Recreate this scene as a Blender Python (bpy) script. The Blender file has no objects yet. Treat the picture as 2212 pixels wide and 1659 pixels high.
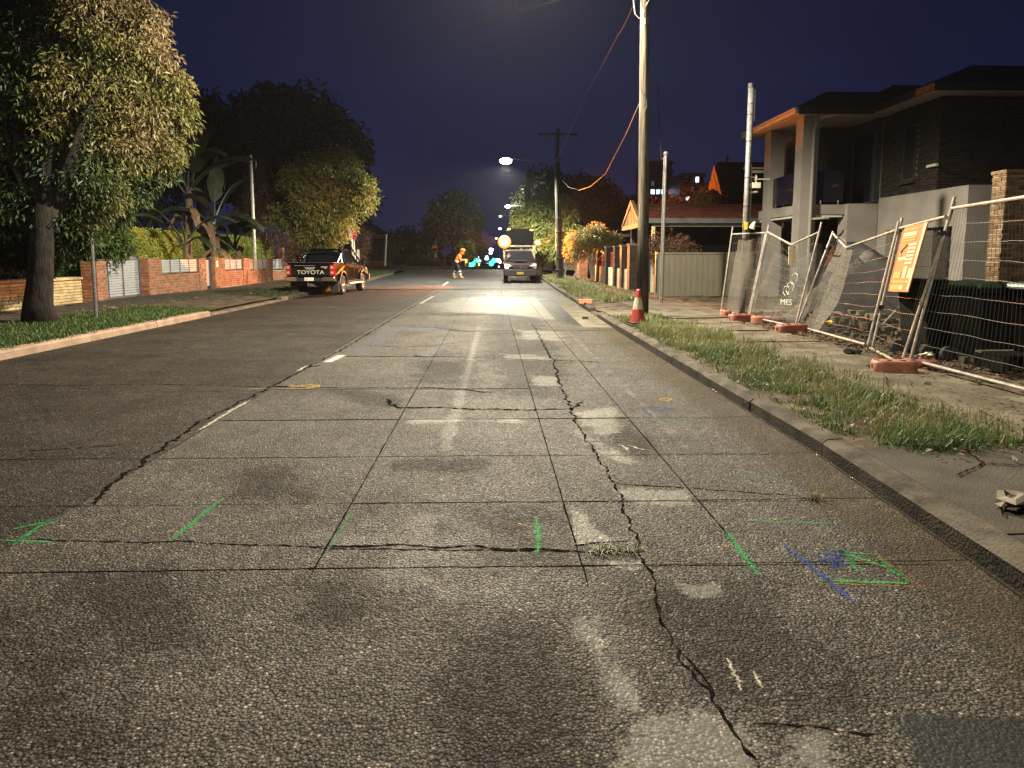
import bpy, math, random
import numpy as np
from mathutils import Vector, Matrix, noise

R = math.radians
rnd = random.Random(11)
nrs = np.random.RandomState(5)
sc = bpy.context.scene
COL = sc.collection

# ------------------------------------------------------------------ camera, sky, exposure
FPX, PCX, PCY, CH = 1475.0, 1106.0, 723.0, 1.5      # focal length and principal point on a 2212 px wide frame
PITCH, YAW = R(6.5), R(1.75)
cam = bpy.data.objects.new('camera', bpy.data.cameras.new('camera'))
COL.objects.link(cam)
cam.location = (0, 0, CH)
cam.rotation_euler = (R(90) - PITCH, 0, -YAW)
cam.data.sensor_width = 36.0
cam.data.lens = 36.0 * FPX / 2212.0
cam.data.shift_y = -(829.5 - PCY) / 2212.0
cam.data.clip_start = 0.05
cam.data.clip_end = 3000.0
sc.camera = cam

world = bpy.data.worlds.new('World')
sc.world = world
world.use_nodes = True
wn, wl = world.node_tree.nodes, world.node_tree.links
w_tc = wn.new('ShaderNodeTexCoord')
w_sep = wn.new('ShaderNodeSeparateXYZ')
w_ramp = wn.new('ShaderNodeValToRGB')
wl.new(w_tc.outputs['Generated'], w_sep.inputs[0])
wl.new(w_sep.outputs['Z'], w_ramp.inputs[0])
w_ramp.color_ramp.elements[0].position = 0.0
w_ramp.color_ramp.elements[0].color = (0.0140, 0.0165, 0.0480, 1)
w_ramp.color_ramp.elements[1].position = 0.55
w_ramp.color_ramp.elements[1].color = (0.0030, 0.0042, 0.0190, 1)
e = w_ramp.color_ramp.elements.new(0.2)
e.color = (0.0070, 0.0100, 0.0380, 1)
w_nz = wn.new('ShaderNodeTexNoise')
w_nz.inputs['Scale'].default_value = 2.6
w_nz.inputs['Detail'].default_value = 5
w_mp = wn.new('ShaderNodeMapping')
w_mp.inputs['Scale'].default_value = (1, 1, 2.6)
wl.new(w_tc.outputs['Generated'], w_mp.inputs[0])
wl.new(w_mp.outputs[0], w_nz.inputs['Vector'])
w_mr = wn.new('ShaderNodeMapRange')
w_mr.inputs['From Min'].default_value = 0.3
w_mr.inputs['From Max'].default_value = 0.7
w_mr.inputs['To Min'].default_value = 0.8
w_mr.inputs['To Max'].default_value = 1.25
wl.new(w_nz.outputs['Fac'], w_mr.inputs['Value'])
wl.new(w_mr.outputs[0], wn['Background'].inputs[1])
wl.new(w_ramp.outputs[0], wn['Background'].inputs[0])

sc.view_settings.view_transform = 'Standard'
sc.view_settings.look = 'None'
sc.view_settings.exposure = 0.0
sc.view_settings.gamma = 1.0
sc.view_settings.use_curve_mapping = False
sc.render.engine = 'CYCLES'
sc.cycles.use_denoising = True
sc.cycles.max_bounces = 5
sc.cycles.diffuse_bounces = 3
sc.cycles.glossy_bounces = 3
sc.cycles.transparent_max_bounces = 16
sc.cycles.sample_clamp_indirect = 3.0
sc.cycles.caustics_reflective = False
sc.cycles.caustics_refractive = False

# measured directions -> points in the place
_cy, _sy, _cp, _sp = math.cos(YAW), math.sin(YAW), math.cos(PITCH), math.sin(PITCH)
_fw = np.array([_sy * _cp, _cy * _cp, -_sp])
_rt = np.array([_cy, -_sy, 0.0])
_up = np.cross(_rt, _fw)

def _ray(x, y):
    return _fw + _rt * (x - PCX) / FPX - _up * (y - PCY) / FPX

def gnd(x, y, z=0.0):                  # sight line meets the level z
    d = _ray(x, y)
    t = (z - CH) / d[2]
    return Vector((d[0] * t, d[1] * t, z))

def atY(x, y, Y):                      # sight line at distance Y down the street
    d = _ray(x, y)
    t = Y / d[1]
    return Vector((d[0] * t, Y, CH + d[2] * t))

def yat(x, X):                         # distance down the street at which the line X is seen at x
    d = _ray(x, 555.0)
    return d[1] * X / d[0]

def road_z(Y):                         # the street rises to a crest near 62 m and falls beyond
    if Y < 30:
        return 0.0
    if Y < 62:
        return 0.38 * ((Y - 30) / 32.0) ** 1.2
    return 0.38 - 0.018 * (Y - 62) if Y < 200 else -2.1

# ------------------------------------------------------------------ object helpers
def put(o, parent=None):
    COL.objects.link(o)
    if parent is not None:
        o.parent = parent
    return o

def tag(o, label=None, cat=None, group=None, kind=None):
    if label: o['label'] = label
    if cat: o['category'] = cat
    if group: o['group'] = group
    if kind: o['kind'] = kind
    return o

def thing(name, label, cat, loc=(0, 0, 0), rz=0.0, group=None, kind=None):
    o = bpy.data.objects.new(name, None)
    o.empty_display_size = 0.2
    o.location = loc
    o.rotation_euler = (0, 0, rz)
    put(o)
    return tag(o, label, cat, group, kind)

def children(o):
    return [c for c in COL.objects if c.parent == o]

def copy_tree(o, parent=None):
    c = o.copy()
    COL.objects.link(c)
    if parent is not None:
        c.parent = parent
    for ch in list(o.children):
        copy_tree(ch, c)
    return c

class MB:
    def __init__(s):
        s.v, s.f = [], []
    def add(s, vs, fs):
        n = len(s.v)
        s.v += [tuple(v) for v in vs]
        s.f += [tuple(i + n for i in f) for f in fs]
        return s
    def box(s, c, d, M=None):
        cx, cy, cz = c
        x, y, z = d[0] / 2, d[1] / 2, d[2] / 2
        vs = [Vector((i * x, j * y, k * z)) for k in (-1, 1) for j in (-1, 1) for i in (-1, 1)]
        if M is not None:
            vs = [M @ v for v in vs]
        vs = [v + Vector((cx, cy, cz)) for v in vs]
        return s.add(vs, [(0, 2, 3, 1), (4, 5, 7, 6), (0, 1, 5, 4), (2, 6, 7, 3), (0, 4, 6, 2), (1, 3, 7, 5)])
    def b2(s, a, b):                   # box from corner to corner
        return s.box([(a[i] + b[i]) / 2 for i in range(3)], [abs(b[i] - a[i]) for i in range(3)])
    def cyl(s, p, q, r, r2=None, n=10, caps=True):
        p, q = Vector(p), Vector(q)
        r2 = r if r2 is None else r2
        d = (q - p).normalized()
        a = d.orthogonal().normalized()
        b = d.cross(a)
        vs, fs = [], []
        for c, rr in ((p, r), (q, r2)):
            for i in range(n):
                t = 2 * math.pi * i / n
                vs.append(c + (a * math.cos(t) + b * math.sin(t)) * rr)
        for i in range(n):
            j = (i + 1) % n
            fs.append((i, j, n + j, n + i))
        if caps:
            fs.append(tuple(range(n - 1, -1, -1)))
            fs.append(tuple(range(n, 2 * n)))
        return s.add(vs, fs)
    def tube(s, pts, r, n=6):
        pts = [Vector(p) for p in pts]
        rs = r if isinstance(r, (list, tuple)) else [r] * len(pts)
        vs, fs = [], []
        a = None
        for k, p in enumerate(pts):
            d = (pts[min(k + 1, len(pts) - 1)] - pts[max(k - 1, 0)])
            d = d.normalized() if d.length > 1e-9 else Vector((0, 0, 1))
            if a is None:
                a = d.orthogonal().normalized()
            else:
                a = a - d * a.dot(d)
                a = a.normalized() if a.length > 1e-6 else d.orthogonal().normalized()
            b = d.cross(a)
            for i in range(n):
                t = 2 * math.pi * i / n
                vs.append(p + (a * math.cos(t) + b * math.sin(t)) * rs[k])
        for k in range(len(pts) - 1):
            for i in range(n):
                j = (i + 1) % n
                fs.append((k * n + i, k * n + j, (k + 1) * n + j, (k + 1) * n + i))
        fs.append(tuple(range(n - 1, -1, -1)))
        fs.append(tuple(range((len(pts) - 1) * n, len(pts) * n)))
        return s.add(vs, fs)
    def lathe(s, prof, c=(0, 0, 0), n=16, axis='z'):
        vs, fs = [], []
        for (r, h) in prof:
            for i in range(n):
                t = 2 * math.pi * i / n
                x, y = r * math.cos(t), r * math.sin(t)
                v = (x, y, h) if axis == 'z' else ((h, x, y) if axis == 'x' else (x, h, y))
                vs.append((v[0] + c[0], v[1] + c[1], v[2] + c[2]))
        for k in range(len(prof) - 1):
            for i in range(n):
                j = (i + 1) % n
                fs.append((k * n + i, k * n + j, (k + 1) * n + j, (k + 1) * n + i))
        return s.add(vs, fs)
    def prism(s, poly, h0, h1, axis='z'):
        n = len(poly)
        def m(p, h):
            return (p[0], p[1], h) if axis == 'z' else ((h, p[0], p[1]) if axis == 'x' else (p[0], h, p[1]))
        vs = [m(p, h0) for p in poly] + [m(p, h1) for p in poly]
        fs = [tuple(range(n - 1, -1, -1)), tuple(range(n, 2 * n))]
        fs += [(i, (i + 1) % n, n + (i + 1) % n, n + i) for i in range(n)]
        return s.add(vs, fs)
    def quad(s, *p):
        return s.add(p, [tuple(range(len(p)))])
    def sphere(s, c, r, n=12, m=8, sq=(1, 1, 1)):
        prof = [(max(1e-4, math.sin(math.pi * k / m)) * r, -math.cos(math.pi * k / m) * r) for k in range(m + 1)]
        k0 = len(s.v)
        s.lathe(prof, (0, 0, 0), n)
        for i in range(k0, len(s.v)):
            v = s.v[i]
            s.v[i] = (v[0] * sq[0] + c[0], v[1] * sq[1] + c[1], v[2] * sq[2] + c[2])
        return s
    def mesh(s, name, mat=None, smooth=False):
        me = bpy.data.meshes.new(name)
        me.from_pydata(s.v, [], s.f)
        if mat is not None:
            me.materials.append(mat)
        if smooth:
            me.polygons.foreach_set('use_smooth', [True] * len(me.polygons))
        me.update()
        return me
    def build(s, name, mat=None, parent=None, smooth=False, bevel=0.0, seg=2, kind=None):
        o = bpy.data.objects.new(name, s.mesh(name, mat, smooth))
        put(o, parent)
        if kind: o['kind'] = kind
        if bevel:
            m = o.modifiers.new('bevel', 'BEVEL')
            m.width = bevel
            m.segments = seg
            m.limit_method = 'ANGLE'
            m.angle_limit = R(35)
            m.harden_normals = False
        return o

def np_mesh(name, verts, quads, mat, attrs=None, smooth=False):
    me = bpy.data.meshes.new(name)
    nv, nf = len(verts), len(quads)
    k = quads.shape[1]
    me.vertices.add(nv)
    me.vertices.foreach_set('co', np.ascontiguousarray(verts, dtype=np.float32).ravel())
    me.loops.add(nf * k)
    me.loops.foreach_set('vertex_index', np.ascontiguousarray(quads, dtype=np.int32).ravel())
    me.polygons.add(nf)
    me.polygons.foreach_set('loop_start', np.arange(0, nf * k, k, dtype=np.int32))
    try:
        me.polygons.foreach_set('loop_total', np.full(nf, k, dtype=np.int32))
    except Exception:
        pass
    if smooth:
        me.polygons.foreach_set('use_smooth', np.ones(nf, dtype=bool))
    for an, av in (attrs or {}).items():
        a = me.attributes.new(an, 'FLOAT', 'POINT')
        a.data.foreach_set('value', np.ascontiguousarray(av, dtype=np.float32))
    me.update(calc_edges=True)
    if not smooth:
        me.shade_flat()
    if mat is not None:
        me.materials.append(mat)
    return me

def np_obj(name, me, parent=None, kind=None):
    o = bpy.data.objects.new(name, me)
    put(o, parent)
    if kind: o['kind'] = kind
    return o

def text_obj(name, body, size, mat, parent, loc, rot, extrude=0.004, sx=1.0):
    cu = bpy.data.curves.new(name, 'FONT')
    cu.body = body
    cu.size = size
    cu.extrude = extrude
    cu.align_x = 'CENTER'
    cu.align_y = 'CENTER'
    tmp = bpy.data.objects.new(name, cu)
    COL.objects.link(tmp)
    dg = bpy.context.evaluated_depsgraph_get()
    me = bpy.data.meshes.new_from_object(tmp.evaluated_get(dg))
    bpy.data.objects.remove(tmp)
    me.materials.clear()
    me.materials.append(mat)
    o = bpy.data.objects.new(name, me)
    put(o, parent)
    o.location = loc
    o.rotation_euler = rot
    o.scale = (sx, 1, 1)
    return o

# ------------------------------------------------------------------ materials
def newmat(name):
    m = bpy.data.materials.new(name)
    m.use_nodes = True
    return m, m.node_tree.nodes, m.node_tree.links, m.node_tree.nodes['Principled BSDF']

def _n(nodes, t, **kw):
    n = nodes.new(t)
    for k, v in kw.items():
        setattr(n, k, v)
    return n

def pmat(name, c1, c2=None, scale=6.0, rough=0.6, metal=0.0, bump=0.0, bscale=40.0, rand=0.0, spec=0.5,
         detail=5.0, stretch=(1, 1, 1), rough2=None, obj=False, coat=0.0, ramp=(0.35, 0.65)):
    m, N, L, P = newmat(name)
    P.inputs['Roughness'].default_value = rough
    P.inputs['Metallic'].default_value = metal
    P.inputs['Specular IOR Level'].default_value = spec if rough < 0.7 else min(spec, 0.15)
    P.inputs['Coat Weight'].default_value = coat
    if obj:
        src = _n(N, 'ShaderNodeTexCoord').outputs['Object']
    else:
        src = _n(N, 'ShaderNodeNewGeometry').outputs['Position']
    mp = _n(N, 'ShaderNodeMapping')
    mp.inputs['Scale'].default_value = stretch
    L.new(src, mp.inputs[0])
    if c2 is None:
        c2 = tuple(c * 0.8 for c in c1)
    nz = _n(N, 'ShaderNodeTexNoise')
    nz.inputs['Scale'].default_value = scale
    nz.inputs['Detail'].default_value = detail
    L.new(mp.outputs[0], nz.inputs['Vector'])
    rp = _n(N, 'ShaderNodeValToRGB')
    rp.color_ramp.elements[0].position, rp.color_ramp.elements[1].position = ramp
    rp.color_ramp.elements[0].color = (*c1, 1)
    rp.color_ramp.elements[1].color = (*c2, 1)
    L.new(nz.outputs['Fac'], rp.inputs[0])
    col = rp.outputs[0]
    if rand:
        oi = _n(N, 'ShaderNodeObjectInfo')
        at = _n(N, 'ShaderNodeAttribute', attribute_name='rnd')
        ad = _n(N, 'ShaderNodeMath', operation='ADD')
        L.new(oi.outputs['Random'], ad.inputs[0])
        L.new(at.outputs['Fac'], ad.inputs[1])
        fr = _n(N, 'ShaderNodeMath', operation='FRACT')
        L.new(ad.outputs[0], fr.inputs[0])
        mr = _n(N, 'ShaderNodeMapRange')
        mr.inputs['To Min'].default_value = 1 - rand
        mr.inputs['To Max'].default_value = 1 + rand
        L.new(fr.outputs[0], mr.inputs['Value'])
        mx = _n(N, 'ShaderNodeMix', data_type='RGBA', blend_type='MULTIPLY')
        mx.inputs['Factor'].default_value = 1.0
        L.new(col, mx.inputs[6])
        cc = _n(N, 'ShaderNodeCombineColor')
        for i in range(3):
            L.new(mr.outputs[0], cc.inputs[i])
        L.new(cc.outputs[0], mx.inputs[7])
        col = mx.outputs[2]
    L.new(col, P.inputs['Base Color'])
    if rough2 is not None:
        mr2 = _n(N, 'ShaderNodeMapRange')
        mr2.inputs['To Min'].default_value = rough
        mr2.inputs['To Max'].default_value = rough2
        L.new(nz.outputs['Fac'], mr2.inputs['Value'])
        L.new(mr2.outputs[0], P.inputs['Roughness'])
    if bump:
        nb = _n(N, 'ShaderNodeTexNoise')
        nb.inputs['Scale'].default_value = bscale
        nb.inputs['Detail'].default_value = 6
        L.new(mp.outputs[0], nb.inputs['Vector'])
        bp = _n(N, 'ShaderNodeBump')
        bp.inputs['Strength'].default_value = bump
        bp.inputs['Distance'].default_value = 0.02
        L.new(nb.outputs['Fac'], bp.inputs['Height'])
        L.new(bp.outputs[0], P.inputs['Normal'])
    return m

def emat(name, col, strength):
    m, N, L, P = newmat(name)
    P.inputs['Base Color'].default_value = (0.02, 0.02, 0.02, 1)
    P.inputs['Emission Color'].default_value = (*col, 1)
    P.inputs['Emission Strength'].default_value = strength
    return m

def leafmat(name, cols, trans=0.35, rough=0.5):
    m, N, L, P = newmat(name)
    at = _n(N, 'ShaderNodeAttribute', attribute_name='rnd')
    rp = _n(N, 'ShaderNodeValToRGB')
    rp.color_ramp.interpolation = 'LINEAR'
    els = rp.color_ramp.elements
    els[0].position, els[0].color = cols[0][0], (*cols[0][1], 1)
    els[1].position, els[1].color = cols[-1][0], (*cols[-1][1], 1)
    for p, c in cols[1:-1]:
        e_ = els.new(p)
        e_.color = (*c, 1)
    L.new(at.outputs['Fac'], rp.inputs[0])
    L.new(rp.outputs[0], P.inputs['Base Color'])
    P.inputs['Roughness'].default_value = rough
    P.inputs['Specular IOR Level'].default_value = 0.3
    tr = _n(N, 'ShaderNodeBsdfTranslucent')
    L.new(rp.outputs[0], tr.inputs['Color'])
    ms = _n(N, 'ShaderNodeMixShader')
    ms.inputs[0].default_value = trans
    L.new(P.outputs[0], ms.inputs[1])
    L.new(tr.outputs[0], ms.inputs[2])
    L.new(ms.outputs[0], N['Material Output'].inputs['Surface'])
    return m

def asphaltmat(name, base=(0.105, 0.097, 0.088), far=False):
    m, N, L, P = newmat(name)
    pos = _n(N, 'ShaderNodeNewGeometry').outputs['Position']
    def noise_(scale, detail=4, rough=0.55, stretch=None):
        nz = _n(N, 'ShaderNodeTexNoise')
        nz.inputs['Scale'].default_value = scale
        nz.inputs['Detail'].default_value = detail
        nz.inputs['Roughness'].default_value = rough
        if stretch:
            mp = _n(N, 'ShaderNodeMapping')
            mp.inputs['Scale'].default_value = stretch
            L.new(pos, mp.inputs[0])
            L.new(mp.outputs[0], nz.inputs['Vector'])
        else:
            L.new(pos, nz.inputs['Vector'])
        return nz.outputs['Fac']
    def ramp(fac, stops):
        rp = _n(N, 'ShaderNodeValToRGB')
        els = rp.color_ramp.elements
        els[0].position, els[0].color = stops[0][0], (*stops[0][1], 1)
        els[1].position, els[1].color = stops[-1][0], (*stops[-1][1], 1)
        for p, c in stops[1:-1]:
            e_ = els.new(p)
            e_.color = (*c, 1)
        L.new(fac, rp.inputs[0])
        return rp.outputs[0]
    def mixc(fac, a, b, mode='MIX'):
        mx = _n(N, 'ShaderNodeMix', data_type='RGBA', blend_type=mode)
        if isinstance(fac, float):
            mx.inputs['Factor'].default_value = fac
        else:
            L.new(fac, mx.inputs['Factor'])
        for s_, i in ((a, 6), (b, 7)):
            if isinstance(s_, tuple):
                mx.inputs[i].default_value = (*s_, 1)
            else:
                L.new(s_, mx.inputs[i])
        return mx.outputs[2]
    def math_(op, a, b=None, c=None):
        mm = _n(N, 'ShaderNodeMath', operation=op)
        for i, s_ in enumerate((a, b, c)):
            if s_ is None: continue
            if isinstance(s_, (int, float)):
                mm.inputs[i].default_value = s_
            else:
                L.new(s_, mm.inputs[i])
        return mm.outputs[0]
    def mask(attr, edge, nz):          # ragged edged mask from a soft vertex attribute
        at = _n(N, 'ShaderNodeAttribute', attribute_name=attr)
        v = math_('ADD', at.outputs['Fac'], math_('MULTIPLY', math_('SUBTRACT', nz, 0.5), edge))
        mr = _n(N, 'ShaderNodeMapRange', interpolation_type='SMOOTHSTEP')
        mr.inputs['From Min'].default_value = 0.42
        mr.inputs['From Max'].default_value = 0.58
        L.new(v, mr.inputs['Value'])
        return mr.outputs[0]
    n_big = noise_(0.55, 5)
    n_mid = noise_(3.2, 6, 0.6)
    n_fine = noise_(26, 5, 0.7)
    vo = _n(N, 'ShaderNodeTexVoronoi')
    vo.inputs['Scale'].default_value = 82
    L.new(pos, vo.inputs['Vector'])
    sep = _n(N, 'ShaderNodeSeparateColor')
    L.new(vo.outputs['Color'], sep.inputs[0])
    d = tuple(c * 0.38 for c in base)
    l = tuple(c * 1.65 for c in base)
    c0 = ramp(n_big, [(0.3, d), (0.5, base), (0.72, l)])
    c0 = mixc(0.55, c0, ramp(n_mid, [(0.3, tuple(c * 0.45 for c in base)), (0.7, tuple(c * 1.5 for c in base))]))
    c0 = mixc(0.8, c0, ramp(noise_(9.0, 6, 0.65), [(0.32, (0.62, 0.61, 0.6)), (0.68, (1.25, 1.25, 1.25))]), 'MULTIPLY')
    # each stone of the aggregate has its own tone; a few are pale
    st = ramp(sep.outputs[0], [(0.0, (0.36, 0.35, 0.35)), (0.5, (0.85, 0.84, 0.82)), (0.88, (1.3, 1.27, 1.23)), (0.965, (2.1, 2.05, 1.95)), (1.0, (4.0, 3.85, 3.5))])
    c0 = mixc(0.95, c0, st, 'MULTIPLY')
    gap = ramp(vo.outputs['Distance'], [(0.2, (1.2, 1.2, 1.2)), (0.62, (0.24, 0.235, 0.23))])
    c0 = mixc(0.9, c0, gap, 'MULTIPLY')
    nsum = math_('ADD', math_('MULTIPLY', n_mid, 0.55), math_('MULTIPLY', n_fine, 0.45))
    k_dark = mask('dark', 1.3, nsum)
    k_pale = mask('pale', 1.5, nsum)
    k_black = mask('black', 0.7, nsum)
    k_grey = mask('grey', 0.8, nsum)
    k_silt = mask('silt', 1.6, nsum)
    k_trk = mask('track', 1.5, nsum)
    c0 = mixc(math_('MULTIPLY', k_trk, 0.32), c0, mixc(0.5, c0, (0.13, 0.122, 0.106)))
    c0 = mixc(math_('MULTIPLY', k_dark, 0.58), c0, (0.007, 0.006, 0.005))
    c0 = mixc(math_('MULTIPLY', k_silt, 0.5), c0, (0.040, 0.030, 0.017))
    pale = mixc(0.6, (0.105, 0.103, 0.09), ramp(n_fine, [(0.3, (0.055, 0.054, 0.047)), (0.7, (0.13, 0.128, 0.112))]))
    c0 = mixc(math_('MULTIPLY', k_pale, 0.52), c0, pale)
    c0 = mixc(math_('MULTIPLY', k_grey, 0.85), c0, (0.030, 0.032, 0.036))
    c0 = mixc(math_('MULTIPLY', k_black, 0.9), c0, (0.007, 0.0075, 0.008))
    L.new(c0, P.inputs['Base Color'])
    flat = math_('MAXIMUM', math_('MAXIMUM', k_pale, k_grey), k_black)
    rg = math_('ADD', 0.48, math_('MULTIPLY', sep.outputs[1], 0.42))
    rg = math_('SUBTRACT', rg, math_('MULTIPLY', k_trk, 0.1))
    L.new(rg, P.inputs['Roughness'])
    _sp = math_('MULTIPLY', math_('SUBTRACT', 1.0, math_('MULTIPLY', math_('MAXIMUM', k_dark, k_silt), 0.5)), math_('ADD', 0.45, math_('MULTIPLY', noise_(1.1, 5), 1.2)))
    L.new(math_('ADD', math_('MULTIPLY', _sp, 0.15 if base[0] > 0.05 else 0.09), math_('MULTIPLY', math_('MAXIMUM', k_pale, k_trk), 0.04)), P.inputs['Specular IOR Level'])
    h = math_('SUBTRACT', math_('MULTIPLY', sep.outputs[2], 0.5), math_('MULTIPLY', vo.outputs['Distance'], 1.1))
    h = math_('ADD', h, math_('MULTIPLY', n_fine, 0.8))
    bp = _n(N, 'ShaderNodeBump')
    bp.inputs['Distance'].default_value = 0.0075
    L.new(math_('SUBTRACT', 1.0, math_('MULTIPLY', flat, 0.55)), bp.inputs['Strength'])
    L.new(h, bp.inputs['Height'])
    L.new(bp.outputs[0], P.inputs['Normal'])
    return m

def clothmat(name, col, alpha, scale=60):
    m, N, L, P = newmat(name)
    P.inputs['Base Color'].default_value = (*col, 1)
    P.inputs['Roughness'].default_value = 0.8
    pos = _n(N, 'ShaderNodeNewGeometry').outputs['Position']
    nz = _n(N, 'ShaderNodeTexNoise')
    nz.inputs['Scale'].default_value = scale
    L.new(pos, nz.inputs['Vector'])
    mr = _n(N, 'ShaderNodeMapRange')
    mr.inputs['From Min'].default_value = 0.3
    mr.inputs['From Max'].default_value = 0.7
    mr.inputs['To Min'].default_value = max(0, alpha - 0.25)
    mr.inputs['To Max'].default_value = min(1, alpha + 0.25)
    L.new(nz.outputs['Fac'], mr.inputs['Value'])
    L.new(mr.outputs[0], P.inputs['Alpha'])
    return m

def paintmat(name, col, cover=0.5):    # spray paint that thins out to its edges and lets the stones show through
    m, N, L, P = newmat(name)
    P.inputs['Base Color'].default_value = (*col, 1)
    P.inputs['Roughness'].default_value = 0.8
    P.inputs['Specular IOR Level'].default_value = 0.1
    pos = _n(N, 'ShaderNodeNewGeometry').outputs['Position']
    vo = _n(N, 'ShaderNodeTexVoronoi')
    vo.inputs['Scale'].default_value = 82
    L.new(pos, vo.inputs['Vector'])
    nz = _n(N, 'ShaderNodeTexNoise')
    nz.inputs['Scale'].default_value = 60
    nz.inputs['Detail'].default_value = 5
    L.new(pos, nz.inputs['Vector'])
    at = _n(N, 'ShaderNodeAttribute', attribute_name='edge')
    def mm(op, a, b):
        x = _n(N, 'ShaderNodeMath', operation=op)
        for i_, s_ in enumerate((a, b)):
            if isinstance(s_, (int, float)): x.inputs[i_].default_value = s_
            else: L.new(s_, x.inputs[i_])
        return x.outputs[0]
    v = mm('ADD', mm('MULTIPLY', mm('SUBTRACT', nz.outputs['Fac'], 0.5), 1.1), mm('MULTIPLY', at.outputs['Fac'], 1.2))
    v = mm('ADD', mm('SUBTRACT', v, mm('MULTIPLY', vo.outputs['Distance'], 0.75)), 0.40)
    mr = _n(N, 'ShaderNodeMapRange', interpolation_type='SMOOTHSTEP')
    mr.inputs['From Min'].default_value = -0.5 - 0.0
    mr.inputs['From Max'].default_value = 0.75 - cover
    mr.inputs['To Max'].default_value = min(1.0, 0.45 + cover * 0.6)
    L.new(v, mr.inputs['Value'])
    L.new(mr.outputs[0], P.inputs['Alpha'])
    return m

M = {}
M['asphalt'] = asphaltmat('old asphalt', (0.066, 0.0605, 0.0525))
M['asphalt_left'] = asphaltmat('left lane asphalt', (0.042, 0.0375, 0.0325))  # newer overlay; its darker base also paints in the lamp falloff
M['asphalt_far'] = asphaltmat('resealed asphalt', (0.072, 0.075, 0.083))
M['bitumen'] = pmat('bitumen filler', (0.002, 0.002, 0.002), (0.012, 0.0105, 0.009), 22, 0.9, bump=0.3, spec=0.0)
M['ground'] = pmat('bare ground', (0.05, 0.042, 0.03), (0.09, 0.075, 0.055), 1.2, 0.9, bump=0.5, bscale=9)
M['soil'] = pmat('dirt and leaf litter', (0.022, 0.016, 0.010), (0.085, 0.066, 0.045), 3.5, 0.92, bump=1.0, bscale=22, detail=8)
M['concrete'] = pmat('old concrete', (0.038, 0.032, 0.023), (0.105, 0.092, 0.069), 2.2, 0.8, bump=0.35, bscale=60, detail=9, ramp=(0.3, 0.7))
M['concrete_dark'] = pmat('weathered concrete', (0.022, 0.019, 0.0145), (0.05, 0.045, 0.036), 3.0, 0.85, bump=0.7, bscale=70, detail=9, ramp=(0.3, 0.7))
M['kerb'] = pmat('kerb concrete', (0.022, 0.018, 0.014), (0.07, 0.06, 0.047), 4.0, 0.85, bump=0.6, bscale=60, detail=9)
M['kerb_face'] = pmat('dark kerb face', (0.010, 0.0082, 0.006), (0.034, 0.028, 0.021), 5.0, 0.9, bump=0.8, bscale=60, detail=9)  # side towards the road, darker than the kerb top
M['kerb_left'] = pmat('pinkish kerb concrete', (0.15, 0.105, 0.076), (0.22, 0.16, 0.12), 3.0, 0.85, bump=0.4, bscale=60, detail=9)
M['paint_white'] = paintmat('worn white line paint', (0.36, 0.345, 0.28), 0.8)
M['paint_green'] = paintmat('green survey paint', (0.025, 0.19, 0.05), 0.55)
M['paint_faint'] = paintmat('faint green survey paint', (0.03, 0.16, 0.055), 0.3)
M['paint_blue'] = paintmat('blue survey paint', (0.016, 0.04, 0.17), 0.5)
M['paint_orange'] = paintmat('orange survey paint', (0.25, 0.11, 0.025), 0.4)
M['paint_yellow'] = paintmat('yellow survey paint', (0.36, 0.21, 0.03), 0.66)
M['paint_chalk'] = paintmat('white chalk marks', (0.42, 0.40, 0.33), 0.5)
M['mortar'] = pmat('mortar', (0.22, 0.2, 0.165), (0.3, 0.275, 0.23), 20, 0.9, bump=0.3)
M['mortar_dark'] = pmat('grey mortar', (0.05, 0.046, 0.038), (0.07, 0.065, 0.055), 20, 0.9, bump=0.3)
M['brick_red'] = pmat('red brick', (0.16, 0.068, 0.038), (0.25, 0.115, 0.066), 14, 0.85, bump=0.3, rand=0.28)
M['brick_dark'] = pmat('dark brick', (0.009, 0.0072, 0.0066), (0.021, 0.0155, 0.0135), 14, 0.8, bump=0.3, rand=0.35)
M['brick_brown'] = pmat('brown brick', (0.06, 0.037, 0.02), (0.115, 0.075, 0.042), 12, 0.85, bump=0.5, rand=0.4)
M['render'] = pmat('pale render', (0.125, 0.116, 0.105), (0.16, 0.15, 0.137), 1.5, 0.8, bump=0.15, bscale=90)
M['render_old'] = pmat('stained render', (0.3, 0.24, 0.17), (0.42, 0.35, 0.27), 3, 0.85, bump=0.3)
M['sandstone'] = pmat('sandstone', (0.29, 0.215, 0.115), (0.42, 0.33, 0.19), 5, 0.9, bump=0.8, bscale=18, rand=0.25)
M['slat_grey'] = pmat('grey powder coat', (0.23, 0.235, 0.25), (0.28, 0.285, 0.3), 3, 0.45, rand=0.06)
M['frame_grey'] = pmat('dark grey powder coat', (0.07, 0.072, 0.078), None, 3, 0.45)
M['galv'] = pmat('galvanised steel', (0.06, 0.061, 0.063), (0.105, 0.105, 0.105), 12, 0.45, 0.2, rough2=0.6)
M['fence_steel'] = pmat('dull galvanised tube', (0.14, 0.13, 0.115), (0.26, 0.24, 0.21), 9, 0.5, 0.2)
M['wire'] = pmat('galvanised wire', (0.04, 0.037, 0.032), (0.075, 0.07, 0.06), 9, 0.55, 0.3)
M['black_metal'] = pmat('black metal', (0.012, 0.012, 0.013), (0.025, 0.025, 0.026), 6, 0.45)
M['timber'] = pmat('weathered timber pole', (0.018, 0.0145, 0.011), (0.085, 0.07, 0.052), 9, 0.9, bump=0.7, bscale=30, stretch=(3, 3, 0.16), detail=8)
M['timber_dark'] = pmat('dark timber pole', (0.02, 0.018, 0.0165), (0.045, 0.041, 0.036), 9, 0.9, bump=0.7, bscale=30, stretch=(3, 3, 0.16), detail=8)
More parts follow.
